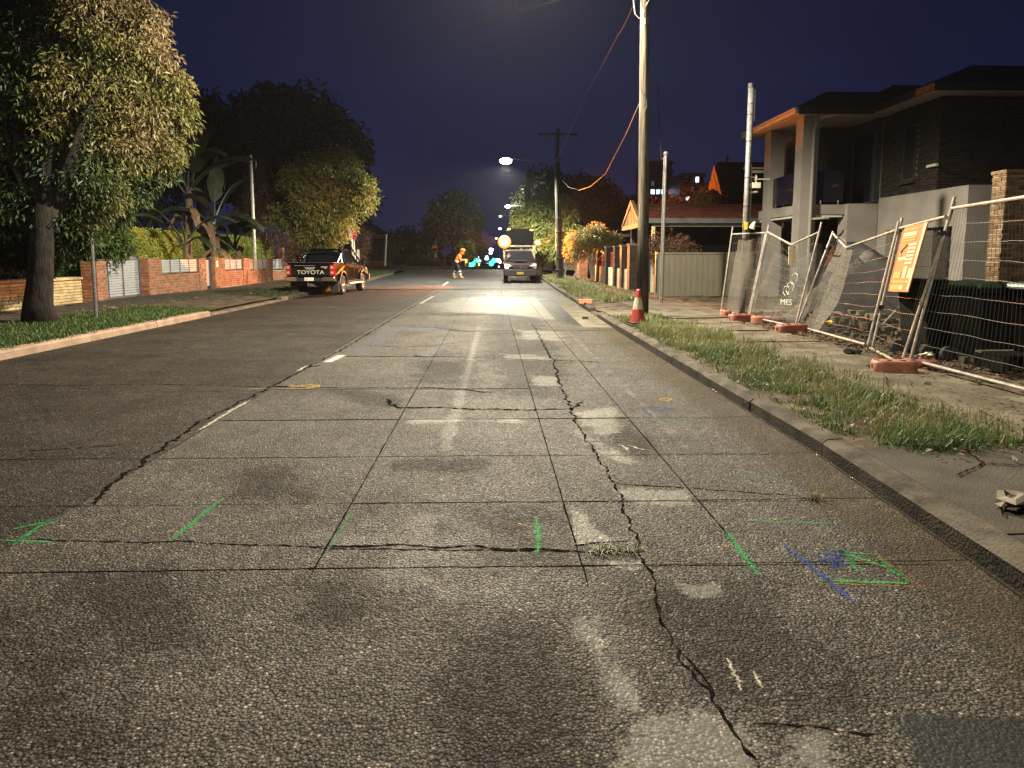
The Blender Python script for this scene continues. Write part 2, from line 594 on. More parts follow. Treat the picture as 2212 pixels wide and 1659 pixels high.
M['pole_white'] = pmat('pale painted steel', (0.62, 0.6, 0.52), (0.7, 0.68, 0.6), 4, 0.5)
M['bark'] = pmat('rough bark', (0.005, 0.0043, 0.0036), (0.019, 0.016, 0.0135), 8, 0.95, bump=1.0, bscale=16, stretch=(2, 2, 0.5), detail=8)
M['bark_pale'] = pmat('pale bark', (0.15, 0.12, 0.09), (0.26, 0.215, 0.165), 6, 0.9, bump=0.8, bscale=14, stretch=(2, 2, 0.5))
M['leaf_mix'] = leafmat('green and dying leaves', [(0.0, (0.012, 0.026, 0.008)), (0.35, (0.034, 0.055, 0.015)), (0.6, (0.075, 0.085, 0.022)), (0.76, (0.14, 0.125, 0.035)), (0.88, (0.125, 0.095, 0.04)), (1.0, (0.17, 0.13, 0.07))])
M['leaf_yellow'] = leafmat('yellow green leaves', [(0.0, (0.075, 0.10, 0.025)), (0.4, (0.16, 0.175, 0.045)), (0.75, (0.26, 0.235, 0.065)), (1.0, (0.3, 0.22, 0.085))])
M['leaf_green'] = leafmat('green leaves', [(0.0, (0.018, 0.05, 0.012)), (0.5, (0.04, 0.085, 0.02)), (1.0, (0.08, 0.12, 0.03))])
M['leaf_dark'] = leafmat('dark leaves', [(0.0, (0.010, 0.016, 0.008)), (1.0, (0.03, 0.04, 0.018))])
M['leaf_hedge'] = leafmat('clipped hedge leaves', [(0.0, (0.08, 0.13, 0.025)), (0.5, (0.24, 0.28, 0.055)), (1.0, (0.40, 0.40, 0.09))], 0.08)
M['leaf_brown'] = leafmat('brown twiggy leaves', [(0.0, (0.045, 0.025, 0.014)), (1.0, (0.12, 0.065, 0.035))])
M['leaf_tan'] = leafmat('pale bush leaves', [(0.0, (0.08, 0.085, 0.025)), (0.6, (0.17, 0.15, 0.05)), (1.0, (0.25, 0.2, 0.09))])
M['frond'] = pmat('broad green leaf', (0.014, 0.024, 0.010), (0.036, 0.05, 0.02), 2.2, 0.42, obj=True)
M['frond_dead'] = pmat('dead brown leaf', (0.16, 0.10, 0.06), (0.27, 0.185, 0.12), 3, 0.9, obj=True)
M['stalk'] = pmat('fibrous stalk', (0.12, 0.085, 0.055), (0.24, 0.175, 0.115), 7, 0.9, bump=0.6, bscale=20, stretch=(3, 3, 0.4))
M['grass'] = leafmat('grass blades', [(0.0, (0.018, 0.042, 0.010)), (0.55, (0.042, 0.078, 0.018)), (0.85, (0.08, 0.105, 0.03)), (1.0, (0.18, 0.155, 0.07))], 0.3)
M['grass_dry'] = leafmat('dry seeding grass', [(0.0, (0.055, 0.075, 0.025)), (0.5, (0.12, 0.13, 0.05)), (1.0, (0.29, 0.245, 0.13))], 0.3)
M['carpaint_black'] = pmat('black car paint', (0.0015, 0.0015, 0.0025), None, 2, 0.11, 0.0, coat=0.2, obj=True)
M['carpaint_plum'] = pmat('dark plum car paint', (0.006, 0.0028, 0.0036), None, 2, 0.55, 0.0, spec=0.06, coat=0.0, obj=True)
M['bumper_grey'] = pmat('grey bumper paint', (0.018, 0.015, 0.02), (0.026, 0.023, 0.029), 3, 0.35, 0.2, obj=True)
M['tray_white'] = pmat('white tray paint', (0.09, 0.08, 0.065), (0.12, 0.11, 0.09), 3, 0.5, obj=True)
M['glass'] = pmat('dark car glass', (0.006, 0.006, 0.008), None, 2, 0.06, 0.0, spec=0.6, obj=True)
M['chrome'] = pmat('chrome', (0.62, 0.62, 0.64), None, 2, 0.14, 1.0, obj=True)
M['rubber'] = pmat('tyre rubber', (0.014, 0.014, 0.014), (0.025, 0.024, 0.023), 9, 0.85, obj=True)
M['alloy'] = pmat('machined alloy', (0.42, 0.40, 0.38), (0.5, 0.48, 0.46), 9, 0.32, 0.7, obj=True)
M['plastic_black'] = pmat('black plastic', (0.013, 0.013, 0.014), None, 3, 0.55)
M['lens_red'] = pmat('red lens', (0.30, 0.008, 0.008), None, 3, 0.12, obj=True)
M['lens_clear'] = pmat('clear lamp lens', (0.3, 0.28, 0.25), (0.4, 0.38, 0.34), 30, 0.12, 0.3, obj=True)
M['plate_white'] = pmat('white number plate', (0.72, 0.68, 0.56), None, 3, 0.45, obj=True)
M['plate_yellow'] = pmat('yellow number plate', (0.72, 0.48, 0.03), None, 3, 0.45, obj=True)
M['letter_grey'] = pmat('pale grey lettering', (0.46, 0.45, 0.38), None, 3, 0.5, obj=True)
M['ink'] = pmat('black ink', (0.015, 0.015, 0.015), None, 3, 0.6, obj=True)
M['sign_white'] = pmat('white sign face', (0.42, 0.41, 0.33), None, 3, 0.5)
M['sign_cream'] = pmat('cream sign face', (0.7, 0.6, 0.42), None, 3, 0.5)
M['sign_red'] = pmat('red sign face', (0.52, 0.02, 0.015), None, 3, 0.45)
M['sign_orange'] = pmat('orange sign face', (0.15, 0.045, 0.010), (0.19, 0.06, 0.015), 4, 0.6)
M['sign_blank'] = pmat('dark display panel', (0.004, 0.004, 0.0045), None, 3, 0.7, spec=0.0)
M['print_cream'] = pmat('cream print', (0.26, 0.2, 0.14), None, 4, 0.6)
M['print_amber'] = pmat('amber print', (0.28, 0.13, 0.025), None, 4, 0.6)
M['foot_red'] = pmat('red moulded plastic', (0.13, 0.032, 0.024), (0.19, 0.06, 0.045), 7, 0.6, bump=0.2)
M['foot_orange'] = pmat('orange moulded plastic', (0.15, 0.05, 0.027), (0.2, 0.08, 0.045), 7, 0.6, bump=0.2)
M['cone_red'] = pmat('red cone plastic', (0.2, 0.012, 0.013), (0.25, 0.02, 0.02), 7, 0.55)
M['cone_white'] = pmat('dirty reflective collar', (0.16, 0.125, 0.085), (0.40, 0.35, 0.27), 12, 0.6, stretch=(3, 3, 0.5))
M['bin_green'] = pmat('dark green bin plastic', (0.004, 0.005, 0.0045), (0.008, 0.009, 0.008), 5, 0.6, spec=0.15)
M['bin_lid'] = pmat('green bin lid', (0.022, 0.05, 0.024), (0.03, 0.065, 0.03), 5, 0.5)
M['roof_dark'] = pmat('charcoal roof tile', (0.003, 0.003, 0.0036), (0.006, 0.006, 0.0068), 5, 0.75)
M['gutter'] = pmat('painted gutter', (0.5, 0.46, 0.4), None, 4, 0.4)
M['gutter_dark'] = pmat('charcoal fascia', (0.010, 0.010, 0.011), None, 4, 0.5)
M['soffit'] = pmat('soffit board', (0.34, 0.32, 0.3), None, 3, 0.8)
M['roof_red'] = pmat('red terracotta tile', (0.05, 0.014, 0.010), (0.085, 0.026, 0.018), 6, 0.8, rand=0.25)
M['colorbond'] = pmat('olive steel sheet', (0.075, 0.069, 0.052), (0.088, 0.081, 0.061), 2, 0.55)
M['wood_post'] = pmat('pale painted post', (0.3, 0.28, 0.19), (0.36, 0.34, 0.24), 6, 0.6)
M['gable'] = pmat('painted gable boards', (0.16, 0.085, 0.05), (0.2, 0.11, 0.065), 4, 0.7)
M['dark_wall'] = pmat('dark rendered wall', (0.035, 0.036, 0.042), (0.05, 0.05, 0.058), 2, 0.85)
M['shed_green'] = pmat('dull green board', (0.045, 0.052, 0.042), None, 2, 0.8)
M['tower_wall'] = pmat('tower concrete', (0.15, 0.15, 0.17), (0.2, 0.2, 0.22), 0.2, 0.8)
M['tower_dark'] = pmat('tower glazing', (0.02, 0.022, 0.03), None, 0.2, 0.4)
M['tarp'] = pmat('black tarpaulin', (0.004, 0.004, 0.005), (0.010, 0.010, 0.011), 3, 0.7, bump=0.4, bscale=5)
M['shade_cloth'] = clothmat('grey shade cloth', (0.07, 0.062, 0.052), 0.6, 40)
M['shade_sheer'] = clothmat('thin shade cloth', (0.06, 0.055, 0.047), 0.34, 30)
M['skin'] = pmat('skin', (0.42, 0.24, 0.16), None, 4, 0.6, obj=True)
M['hivis'] = pmat('orange hi-vis cloth', (0.75, 0.11, 0.02), (0.82, 0.16, 0.03), 6, 0.75, obj=True)
M['navy'] = pmat('navy work cloth', (0.012, 0.014, 0.03), None, 6, 0.8, obj=True)
M['reflective'] = pmat('reflective tape', (0.36, 0.33, 0.27), None, 6, 0.4, obj=True)
M['boot'] = pmat('tan leather boot', (0.28, 0.17, 0.09), None, 6, 0.7, obj=True)
M['cable'] = pmat('black cable', (0.03, 0.028, 0.026), None, 4, 0.5)
M['cable_brown'] = pmat('brown insulated cable', (0.07, 0.032, 0.022), (0.1, 0.05, 0.033), 4, 0.55)
M['cable_pale'] = pmat('pale cable', (0.14, 0.125, 0.09), None, 4, 0.5)
M['trolley_wire'] = pmat('zinc trolley wire', (0.55, 0.53, 0.48), None, 4, 0.4, 0.6)
M['plastic_red'] = pmat('red plastic', (0.42, 0.03, 0.025), None, 4, 0.5)
M['plastic_yellow'] = pmat('yellow plastic', (0.62, 0.48, 0.05), None, 4, 0.6)
M['paper'] = pmat('crumpled paper', (0.11, 0.098, 0.074), (0.18, 0.16, 0.125), 6, 0.8)
M['brick_block'] = pmat('orange house brick', (0.36, 0.12, 0.06), (0.45, 0.18, 0.1), 12, 0.85, bump=0.4)
M['led_white'] = emat('lit led lamp', (1.0, 0.98, 0.72), 60)
M['beacon'] = emat('lit amber beacon', (1.0, 0.55, 0.09), 26)
M['beacon_halo'] = emat('amber halo glow', (1.0, 0.30, 0.02), 2.0)  # added glow disc, imitates the halo of light round a beacon
M['beacon_soft'] = emat('lit amber marker', (1.0, 0.42, 0.12), 14)
M['marker_yellow'] = pmat('yellow reflector', (0.8, 0.5, 0.05), None, 4, 0.4)
M['sig_green'] = emat('green signal light', (0.03, 0.9, 0.62), 9)
M['far_white'] = emat('distant white lamp', (0.85, 0.9, 1.0), 14)
M['far_warm'] = emat('distant warm lamp', (1.0, 0.85, 0.6), 14)
M['far_amber'] = emat('distant amber lamp', (1.0, 0.5, 0.08), 8)
M['win_blue'] = emat('lit window cool', (0.45, 0.70, 1.0), 2.6)
M['win_white'] = emat('lit window white', (0.85, 0.9, 1.0), 2.2)
M['win_dim'] = emat('dim window', (0.5, 0.55, 0.62), 0.12)

# ================================================================== GROUND, ROAD, PATHS
def rz_arr(Y):
    return np.array([road_z(float(y)) for y in np.ravel(Y)]).reshape(np.shape(Y))

def kr(Y):                             # line of the kerb on the building side
    return float(np.interp(Y, [0, 2.7, 5, 15, 26, 37, 60, 200], [2.25, 2.36, 2.5, 2.6, 2.85, 3.05, 3.2, 3.2]))
KL = -7.15

def sheet(name, x0, x1, y0, y1, nx, ny, zf, mat, parent=None, kind='structure', thick=0.0):
    xs = np.linspace(0, 1, nx + 1)
    ys = np.linspace(y0, y1, ny + 1)
    vs = []
    for y in ys:
        a = x0(y) if callable(x0) else x0
        b = x1(y) if callable(x1) else x1
        for t in xs:
            x = a + (b - a) * t
            vs.append((x, y, zf(x, y)))
    fs = [(j * (nx + 1) + i, j * (nx + 1) + i + 1, (j + 1) * (nx + 1) + i + 1, (j + 1) * (nx + 1) + i) for j in range(ny) for i in range(nx)]
    mb = MB().add(vs, fs)
    if thick:
        n0 = len(vs)
        ring = [i for i in range(nx + 1)] + [j * (nx + 1) + nx for j in range(1, ny + 1)] + \
               [ny * (nx + 1) + i for i in range(nx - 1, -1, -1)] + [j * (nx + 1) for j in range(ny - 1, 0, -1)]
        low = [(vs[i][0], vs[i][1], vs[i][2] - thick) for i in ring]
        mb.v += low
        k = len(ring)
        for i in range(k):
            mb.f.append((ring[i], n0 + i, n0 + (i + 1) % k, ring[(i + 1) % k]))
    return mb.build(name, mat, parent, kind=kind)

ground = sheet('ground', -300, 300, -45, 500, 8, 20, lambda x, y: -2.6, M['ground'])

road = bpy.data.objects.new('road', MB().b2((KL - 0.2, -8, -0.3), (2.35, 31.9, -0.025)).mesh('road_bed', M['bitumen']))
put(road)
tag(road, kind='structure')

# ---- wear maps, measured on the road plane
def P2(*pts):
    return np.array([gnd(x, y)[:2] for x, y in pts])

def sdist(poly, X, Y):                 # signed distance to a polygon, positive inside
    n = len(poly)
    d2 = np.full(X.shape, 1e9)
    ins = np.zeros(X.shape, bool)
    for i in range(n):
        a, b = poly[i], poly[(i + 1) % n]
        ab = b - a
        t = np.clip(((X - a[0]) * ab[0] + (Y - a[1]) * ab[1]) / max(1e-9, ab @ ab), 0, 1)
        d2 = np.minimum(d2, (X - a[0] - t * ab[0]) ** 2 + (Y - a[1] - t * ab[1]) ** 2)
        c = ((a[1] > Y) != (b[1] > Y))
        with np.errstate(divide='ignore', invalid='ignore'):
            xi = (b[0] - a[0]) * (Y - a[1]) / (b[1] - a[1]) + a[0]
        ins ^= c & (X < xi)
    d = np.sqrt(d2)
    return np.where(ins, d, -d)

PALE = [(P2((1325, 1700), (1330, 1590), (1400, 1545), (1440, 1560), (1500, 1530), (1560, 1550), (1600, 1600), (1645, 1700)), .10),
        (P2((1245, 1345), (1290, 1340), (1345, 1420), (1400, 1450), (1390, 1530), (1440, 1600), (1330, 1590), (1320, 1520), (1300, 1450)), .10),
        (P2((1232, 1095), (1262, 1110), (1315, 1170), (1250, 1174), (1238, 1140)), .05),
        (P2((1325, 1055), (1480, 1060), (1500, 1090), (1350, 1085)), .06),
        (P2((1455, 1258), (1520, 1266), (1545, 1255), (1565, 1285), (1500, 1290)), .05),
        (P2((1690, 1700), (1720, 1600), (1770, 1590), (1830, 1700)), .10),
        (P2((1300, 1208), (1385, 1215), (1375, 1230), (1320, 1226)), .04),
        (P2((1240, 920), (1300, 960), (1380, 1000), (1420, 1010), (1340, 1000), (1290, 975)), .10),
        (P2((1250, 890), (1330, 880), (1345, 930), (1290, 940)), .14),
        (P2((1155, 808), (1205, 815), (1215, 835), (1150, 832)), .12),
        (P2((880, 906), (1120, 906), (1125, 913), (880, 912)), .11),
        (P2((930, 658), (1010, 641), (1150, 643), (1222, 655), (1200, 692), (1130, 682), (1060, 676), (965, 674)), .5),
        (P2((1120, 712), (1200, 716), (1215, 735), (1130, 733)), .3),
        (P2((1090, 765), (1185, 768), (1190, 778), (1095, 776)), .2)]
GREY = [(P2((742, 767), (835, 702), (880, 702), (795, 767)), .15),
        (P2((840, 702), (960, 708), (990, 722), (842, 712)), .2),
        (P2((905, 771), (950, 735), (980, 735), (928, 771)), .12)]
DARK = [(P2((640, 1260), (760, 1250), (820, 1330), (700, 1380)), .3), (P2((180, 1230), (420, 1240), (430, 1400), (150, 1380)), .4), (P2((0, 1330), (160, 1350), (260, 1659), (0, 1659)), .5), (P2((1640, 1480), (1900, 1440), (1950, 1560), (1680, 1560)), .3), (P2((500, 1020), (640, 1010), (660, 1075), (520, 1080)), .3), (P2((900, 780), (1020, 780), (1030, 830), (900, 830)), .4), (P2((1330, 900), (1420, 960), (1400, 1000), (1320, 960)), .2),
        (P2((960, 1345), (1060, 1330), (1200, 1340), (1260, 1420), (1300, 1500), (1240, 1700), (1000, 1700), (950, 1500)), .35),
        (P2((1060, 680), (1160, 684), (1230, 800), (1210, 860), (1090, 860), (1050, 760)), .45),
        (P2((1020, 1100), (1220, 1100), (1245, 1230), (1010, 1230)), .3),
        (P2((1350, 1250), (1640, 1245), (1760, 1400), (1700, 1540), (1480, 1450)), .4),
        (P2((690, 840), (860, 850), (880, 880), (800, 880)), .2),
        (P2((850, 992), (1050, 992), (1050, 1020), (850, 1020)), .15)]
BLACK = [(P2((1905, 1540), (2060, 1548), (2500, 1560), (2500, 1760), (2020, 1760), (1965, 1600)), .05),
         (P2((1162, 648), (1212, 648), (1276, 711), (1203, 694)), .1)]

def wear(X, Y):
    def un(lst):
        v = np.full(X.shape, -9.0)
        for poly, soft in lst:
            v = np.maximum(v, np.clip(sdist(poly, X, Y) / (soft * 2.0) * 0.5 + 0.5, -0.5, 1.0))
        return v
    A = {'pale': un(PALE), 'grey': un(GREY), 'dark': un(DARK), 'black': un(BLACK)}
    kx = np.interp(Y, [0, 2.7, 5, 15, 26], [2.25, 2.36, 2.5, 2.6, 2.85])
    A['silt'] = np.clip(1.0 - (kx - X) / 0.9, -0.5, 0.85) * np.where(Y < 16, 1, 0.6)
    # polished tyre track down the lane
    A['track'] = np.maximum(0.72 - np.abs(X + 0.33 - 0.012 * (Y - 8)) / 0.22, 0.55 - np.abs(X - 1.55) / 0.3) * np.where(Y > 5.2, 1.0, 0.55)
    A['track'] = np.maximum(A['track'], np.clip(0.62 - np.hypot((X + 0.1) / 1.4, (Y - 3.4) / 0.9) * 0.35, -0.5, 0.6))
    return A

def slab(x0, x1, y0, y1, cell, mat, gx=0.004, gy=0.005, jit=0.0):
    ny = max(2, int((y1 - y0) / cell))
    nx = max(2, int((((x1 if not callable(x1) else x1(y0))) - x0) / cell))
    ys = np.linspace(y0 + gy, y1 - gy, ny + 1)
    t = np.linspace(0, 1, nx + 1)
    xe = np.array([(x1(y) if callable(x1) else x1 - gx) for y in ys])
    X = (x0 + gx) + (xe[:, None] - (x0 + gx)) * t[None, :]
    Y = np.repeat(ys[:, None], nx + 1, 1)
    tilt = rnd.uniform(-jit, jit)
    Z = np.zeros_like(X) + tilt
    vs = np.stack([X, Y, Z], -1).reshape(-1, 3)
    idx = np.arange((ny + 1) * (nx + 1)).reshape(ny + 1, nx + 1)
    q = np.stack([idx[:-1, :-1], idx[:-1, 1:], idx[1:, 1:], idx[1:, :-1]], -1).reshape(-1, 4)
    A = {k: v.ravel() for k, v in wear(X, Y).items()}
    # edges drop into the joints
    ring = np.concatenate([idx[0, :], idx[1:, -1], idx[-1, -2::-1], idx[-2:0:-1, 0]])
    low = vs[ring].copy()
    low[:, 2] -= 0.03
    n0 = len(vs)
    k = len(ring)
    i = np.arange(k)
    qs = np.stack([ring, n0 + i, n0 + (i + 1) % k, ring[(i + 1) % k]], -1)
    vs = np.vstack([vs, low])
    q = np.vstack([q, qs])
    A = {n_: np.concatenate([a, a[ring]]) for n_, a in A.items()}
    return np_obj('road_slab', np_mesh('road_slab', vs, q, mat, A), road)

def cell_for(y):
    return 0.035 if y < 3.5 else (0.05 if y < 7 else (0.09 if y < 13 else 0.18))
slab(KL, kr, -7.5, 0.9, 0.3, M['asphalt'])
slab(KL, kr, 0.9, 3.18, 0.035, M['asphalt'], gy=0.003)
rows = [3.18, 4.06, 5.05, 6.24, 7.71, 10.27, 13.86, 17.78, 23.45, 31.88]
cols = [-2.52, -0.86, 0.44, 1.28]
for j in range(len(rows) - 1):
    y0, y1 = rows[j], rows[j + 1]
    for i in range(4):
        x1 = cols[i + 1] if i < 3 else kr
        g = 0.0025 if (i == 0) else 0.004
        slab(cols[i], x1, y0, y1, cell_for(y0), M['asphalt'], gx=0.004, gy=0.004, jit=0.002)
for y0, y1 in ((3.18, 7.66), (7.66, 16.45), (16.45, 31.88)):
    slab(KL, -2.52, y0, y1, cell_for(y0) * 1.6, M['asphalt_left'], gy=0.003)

# far carriageway: resealed, smoother
def far_strip(name, x0, x1, y0, y1, nx, ny, dz=0.0):
    xs = np.linspace(0, 1, nx + 1)
    ys = np.linspace(y0, y1, ny + 1)
    X = np.array([[(x0 + ((x1(y) if callable(x1) else x1) - x0) * t) for t in xs] for y in ys])
    Y = np.repeat(ys[:, None], nx + 1, 1)
    Z = rz_arr(Y) + dz
    idx = np.arange((ny + 1) * (nx + 1)).reshape(ny + 1, nx + 1)
    q = np.stack([idx[:-1, :-1], idx[:-1, 1:], idx[1:, 1:], idx[1:, :-1]], -1).reshape(-1, 4)
    zero = np.full(X.size, -1.0)
    wv = wear(X, Y)
    A = {k: zero for k in ('pale', 'grey', 'black', 'silt', 'track')}
    A['dark'] = np.maximum.reduce([0.55 - np.abs(Y - c) / w for c, w in ((33.2, 1.2), (44.5, 2.6), (53, 3))]).ravel()
    return np_obj(name, np_mesh(name, np.stack([X, Y, Z], -1).reshape(-1, 3), q, M['asphalt_far'], A), road)
far_strip('road_surface', KL, kr, 31.9, 200, 24, 220)
far_strip('side_road_surface', -70, KL, 58.5, 71.5, 60, 12, 0.0)

# ---- cracks, lane marks and survey paint as thin ribbons
def ribbon(name, pts, width, mat, z=0.002, jit=0.0, wjit=0.3, step=0.04, parent=None, seed=0, taper=True):
    pts = [Vector(p) for p in pts]
    rr = random.Random(seed + len(pts) * 7)
    out = []
    for a, b in zip(pts[:-1], pts[1:]):
        k = max(1, int((b - a).length / step))
        for i in range(k):
            out.append(a.lerp(b, i / k))
    out.append(pts[-1])
    n = len(out)
    vs, fs, ed = [], [], []
    for i, p in enumerate(out):
        d = out[min(i + 1, n - 1)] - out[max(i - 1, 0)]
        nn = Vector((-d.y, d.x)).normalized() if d.length > 0 else Vector((1, 0))
        off = (noise.noise(Vector((p.x * 5, p.y * 5, seed))) * 0.7 + noise.noise(Vector((p.x * 17, p.y * 17, seed + 3))) * 0.5) * jit
        w = width * (1 + wjit * rr.uniform(-1, 1)) / 2
        if taper:
            w *= min(1, 0.25 + min(i, n - 1 - i) * step / (width * 3))
        c = p + nn * off
        zz = z + road_z(p.y)
        for s_, e_ in ((-1, -0.42), (0, 0.0), (1, -0.42)):
            q = c + nn * w * s_
            vs.append((q.x, q.y, zz))
            ed.append(e_)
    for i in range(n - 1):
        for k in (0, 1):
            fs.append((i * 3 + k, i * 3 + k + 1, (i + 1) * 3 + k + 1, (i + 1) * 3 + k))
    me = np_mesh(name, np.array(vs), np.array(fs), mat, {'edge': np.array(ed)})
    return np_obj(name, me, parent if parent is not None else road)

def DP(*pts):
    return [gnd(x, y).to_2d() for x, y in pts]

cr = [  # (measured polyline, width, wander)
    ([(1645, 1690), (1590, 1600), (1545, 1500), (1480, 1440), (1440, 1350), (1420, 1290), (1390, 1215), (1375, 1170), (1335, 1060), (1300, 1000), (1268, 950), (1245, 915)], .016, .045),
    ([(1245, 915), (1228, 870), (1205, 820), (1195, 780), (1170, 735), (1150, 700)], .03, .06),
    ([(60, 1166), (230, 1172), (400, 1172), (560, 1178), (700, 1183), (860, 1178), (1010, 1182), (1120, 1186), (1250, 1190)], .022, .03),
    ([(690, 1185), (1250, 1192), (1385, 1192)], .012, .02),
    ([(1240, 1180), (1290, 1172), (1372, 1172)], .012, .02),
    ([(842, 872), (860, 881), (950, 880), (1040, 884), (1150, 886), (1232, 884), (1262, 868)], .045, .05),
    ([(835, 862), (848, 878)], .05, .04),
    ([(600, 838), (700, 838), (800, 838), (930, 838), (1000, 842), (1070, 848)], .035, .05),
    ([(0, 830), (150, 833), (320, 830), (450, 832), (560, 836)], .02, .05),
    ([(1325, 1043), (1400, 1050), (1500, 1056), (1600, 1063), (1720, 1072), (1770, 1085)], .016, .03),
    ([(740, 769), (830, 770), (915, 771), (1010, 772), (1180, 778), (1300, 782)], .04, .05),
    ([(895, 768), (922, 772)], .16, .03),
    ([(790, 745), (860, 750), (930, 748), (985, 740)], .03, .05),
    ([(835, 703), (940, 708), (1000, 716), (1080, 720), (1190, 722)], .05, .06),
    ([(870, 678), (950, 678), (1050, 680), (1120, 684)], .06, .08),
    ([(1620, 1564), (1700, 1566), (1780, 1570), (1870, 1588), (1890, 1585)], .01, .015),
    ([(1470, 1410), (1520, 1460), (1545, 1495)], .012, .02),
    ([(360, 955), (270, 962), (130, 970), (40, 974)], .014, .03),
    ([(190, 1092), (280, 1020), (365, 956), (440, 908), (520, 868), (585, 836), (650, 802), (700, 775), (745, 752), (810, 712), (860, 682), (905, 655), (950, 628)], .035, .06),
    ([(370, 953), (385, 952)], .14, .02), ([(588, 835), (625, 836)], .15, .04), ([(672, 793), (690, 789)], .14, .04),
]
for i, (pl, w, jt) in enumerate(cr):
    ribbon('crack', DP(*pl), w * .68, M['bitumen'], 0.0022, jt, 0.95, 0.025, seed=i)
for X, ya, yb in ((-0.86, 3.05, 14), (0.44, 2.95, 14), (1.28, 3.1, 14)):
    ribbon('joint', [Vector((X, ya)), Vector((X + .0, yb))], 0.0065, M['bitumen'], 0.0018, 0.01, 0.3, 0.1, seed=int(X * 9))
for yy in rows[:-1]:
    ribbon('joint', [Vector((-5.5 if yy < 6 else -2.5, yy + .02)), Vector((0, yy)), Vector((2.2, yy - .04))], 0.003 + 0.0009 * yy, M['bitumen'], 0.0018, 0.015, 0.5, 0.08, seed=int(yy * 10))
ribbon('joint', [Vector((-7.1, 31.9)), Vector((3, 31.9))], 0.12, M['bitumen'], 0.004, 0.02, 0.3, 0.2)

def paint(name, pl, w, mat, seed=0, jit=0.006, taper=True, z=0.004):
    return ribbon(name, DP(*pl), w, M[mat], z, jit, 0.25, 0.02, seed=seed, taper=taper)
pg = 'survey_mark'
for i, pl in enumerate([[(368, 1170), (482, 1077)], [(28, 1179), (60, 1155), (110, 1122)], [(28, 1144), (80, 1133), (115, 1124)], [(0, 1168), (120, 1172)], [(100, 1128), (122, 1134)], [(1160, 1202), (1163, 1160), (1157, 1118)],
                        [(1566, 1146), (1600, 1190), (1640, 1245)], [(1765, 1255), (1970, 1262)], [(1800, 1182), (1850, 1205), (1920, 1228), (1965, 1258)], [(1886, 1195), (1920, 1224), (1962, 1252)], [(1798, 1188), (1830, 1196), (1890, 1198)], [(1825, 1195), (1845, 1220), (1870, 1235)], [(1870, 1235), (1850, 1232), (1826, 1198)]]):
    paint(pg, pl, .045 if i < 9 else .03, 'paint_green', i)
for i, pl in enumerate([[(712, 1187), (768, 1098)], [(1605, 1125), (1810, 1133)], [(1530, 1027), (1690, 1033)], [(1475, 950), (1525, 953)], [(1415, 903), (1520, 906)], [(1360, 849), (1445, 851)], [(1360, 828), (1430, 830)], [(1380, 790), (1430, 791)]]):
    paint(pg, pl, .05, 'paint_faint', i)
for i, pl in enumerate([[(1687, 1174), (1770, 1238), (1851, 1309)], [(1765, 1195), (1820, 1200), (1770, 1212), (1825, 1217), (1800, 1228), (1822, 1190), (1775, 1188)], [(1386, 880), (1412, 903)], [(1405, 880), (1455, 883), (1405, 888), (1450, 891)], [(1290, 783), (1296, 794)]]):
    paint(pg, pl, .05, 'paint_blue', i)
for i, pl in enumerate([[(1890, 1193), (1940, 1238), (2003, 1277)], [(1762, 1260), (1975, 1268)], [(1845, 1210), (1930, 1232), (1860, 1212)], [(1365, 866), (1460, 869)]]):
    paint(pg, pl, .02, 'paint_orange', i)
for i, pl in enumerate([[(1115, 1131), (1138, 1136)], [(525, 841), (575, 840)], [(600, 840), (660, 840), (688, 836), (690, 833), (665, 831), (650, 834), (668, 838), (684, 835), (670, 833)], [(620, 832), (640, 836), (655, 832)], [(1420, 865), (1436, 860), (1452, 862), (1440, 867), (1422, 864)]]):
    paint(pg, pl, .035, 'paint_yellow', i)
for i, pl in enumerate([[(1337, 960), (1350, 968), (1362, 977)], [(1358, 962), (1375, 968), (1395, 973)], [(1578, 1424), (1592, 1452), (1612, 1493)], [(1624, 1450), (1634, 1470), (1648, 1488)], [(1110, 1316), (1133, 1323)], [(430, 930), (470, 905), (540, 866)], [(640, 802), (665, 790)]]):
    paint('chalk_mark', pl, .05 if i < 2 else (.028 if i < 5 else .06), 'paint_chalk', i, 0.03)
for pl, w in (([(708, 783), (738, 768)], .17), ([(908, 656), (936, 640)], .16), ([(957, 619), (968, 612)], .16), ([(972, 606), (992, 596)], .12), ([(980, 606), (1000, 596)], .12), ([(1000, 596), (1020, 590)], .12), ([(965, 605), (969, 604.5)], .3), ([(984, 605), (988, 604.5)], .3)):
    d_ = DP(*pl)
    o = ribbon('lane_dash', [d_[0].lerp(d_[1], t) for t in (0, 0.5, 1)], w, M['paint_white'], 0.006, 0, 0.02, 0.2, taper=False)

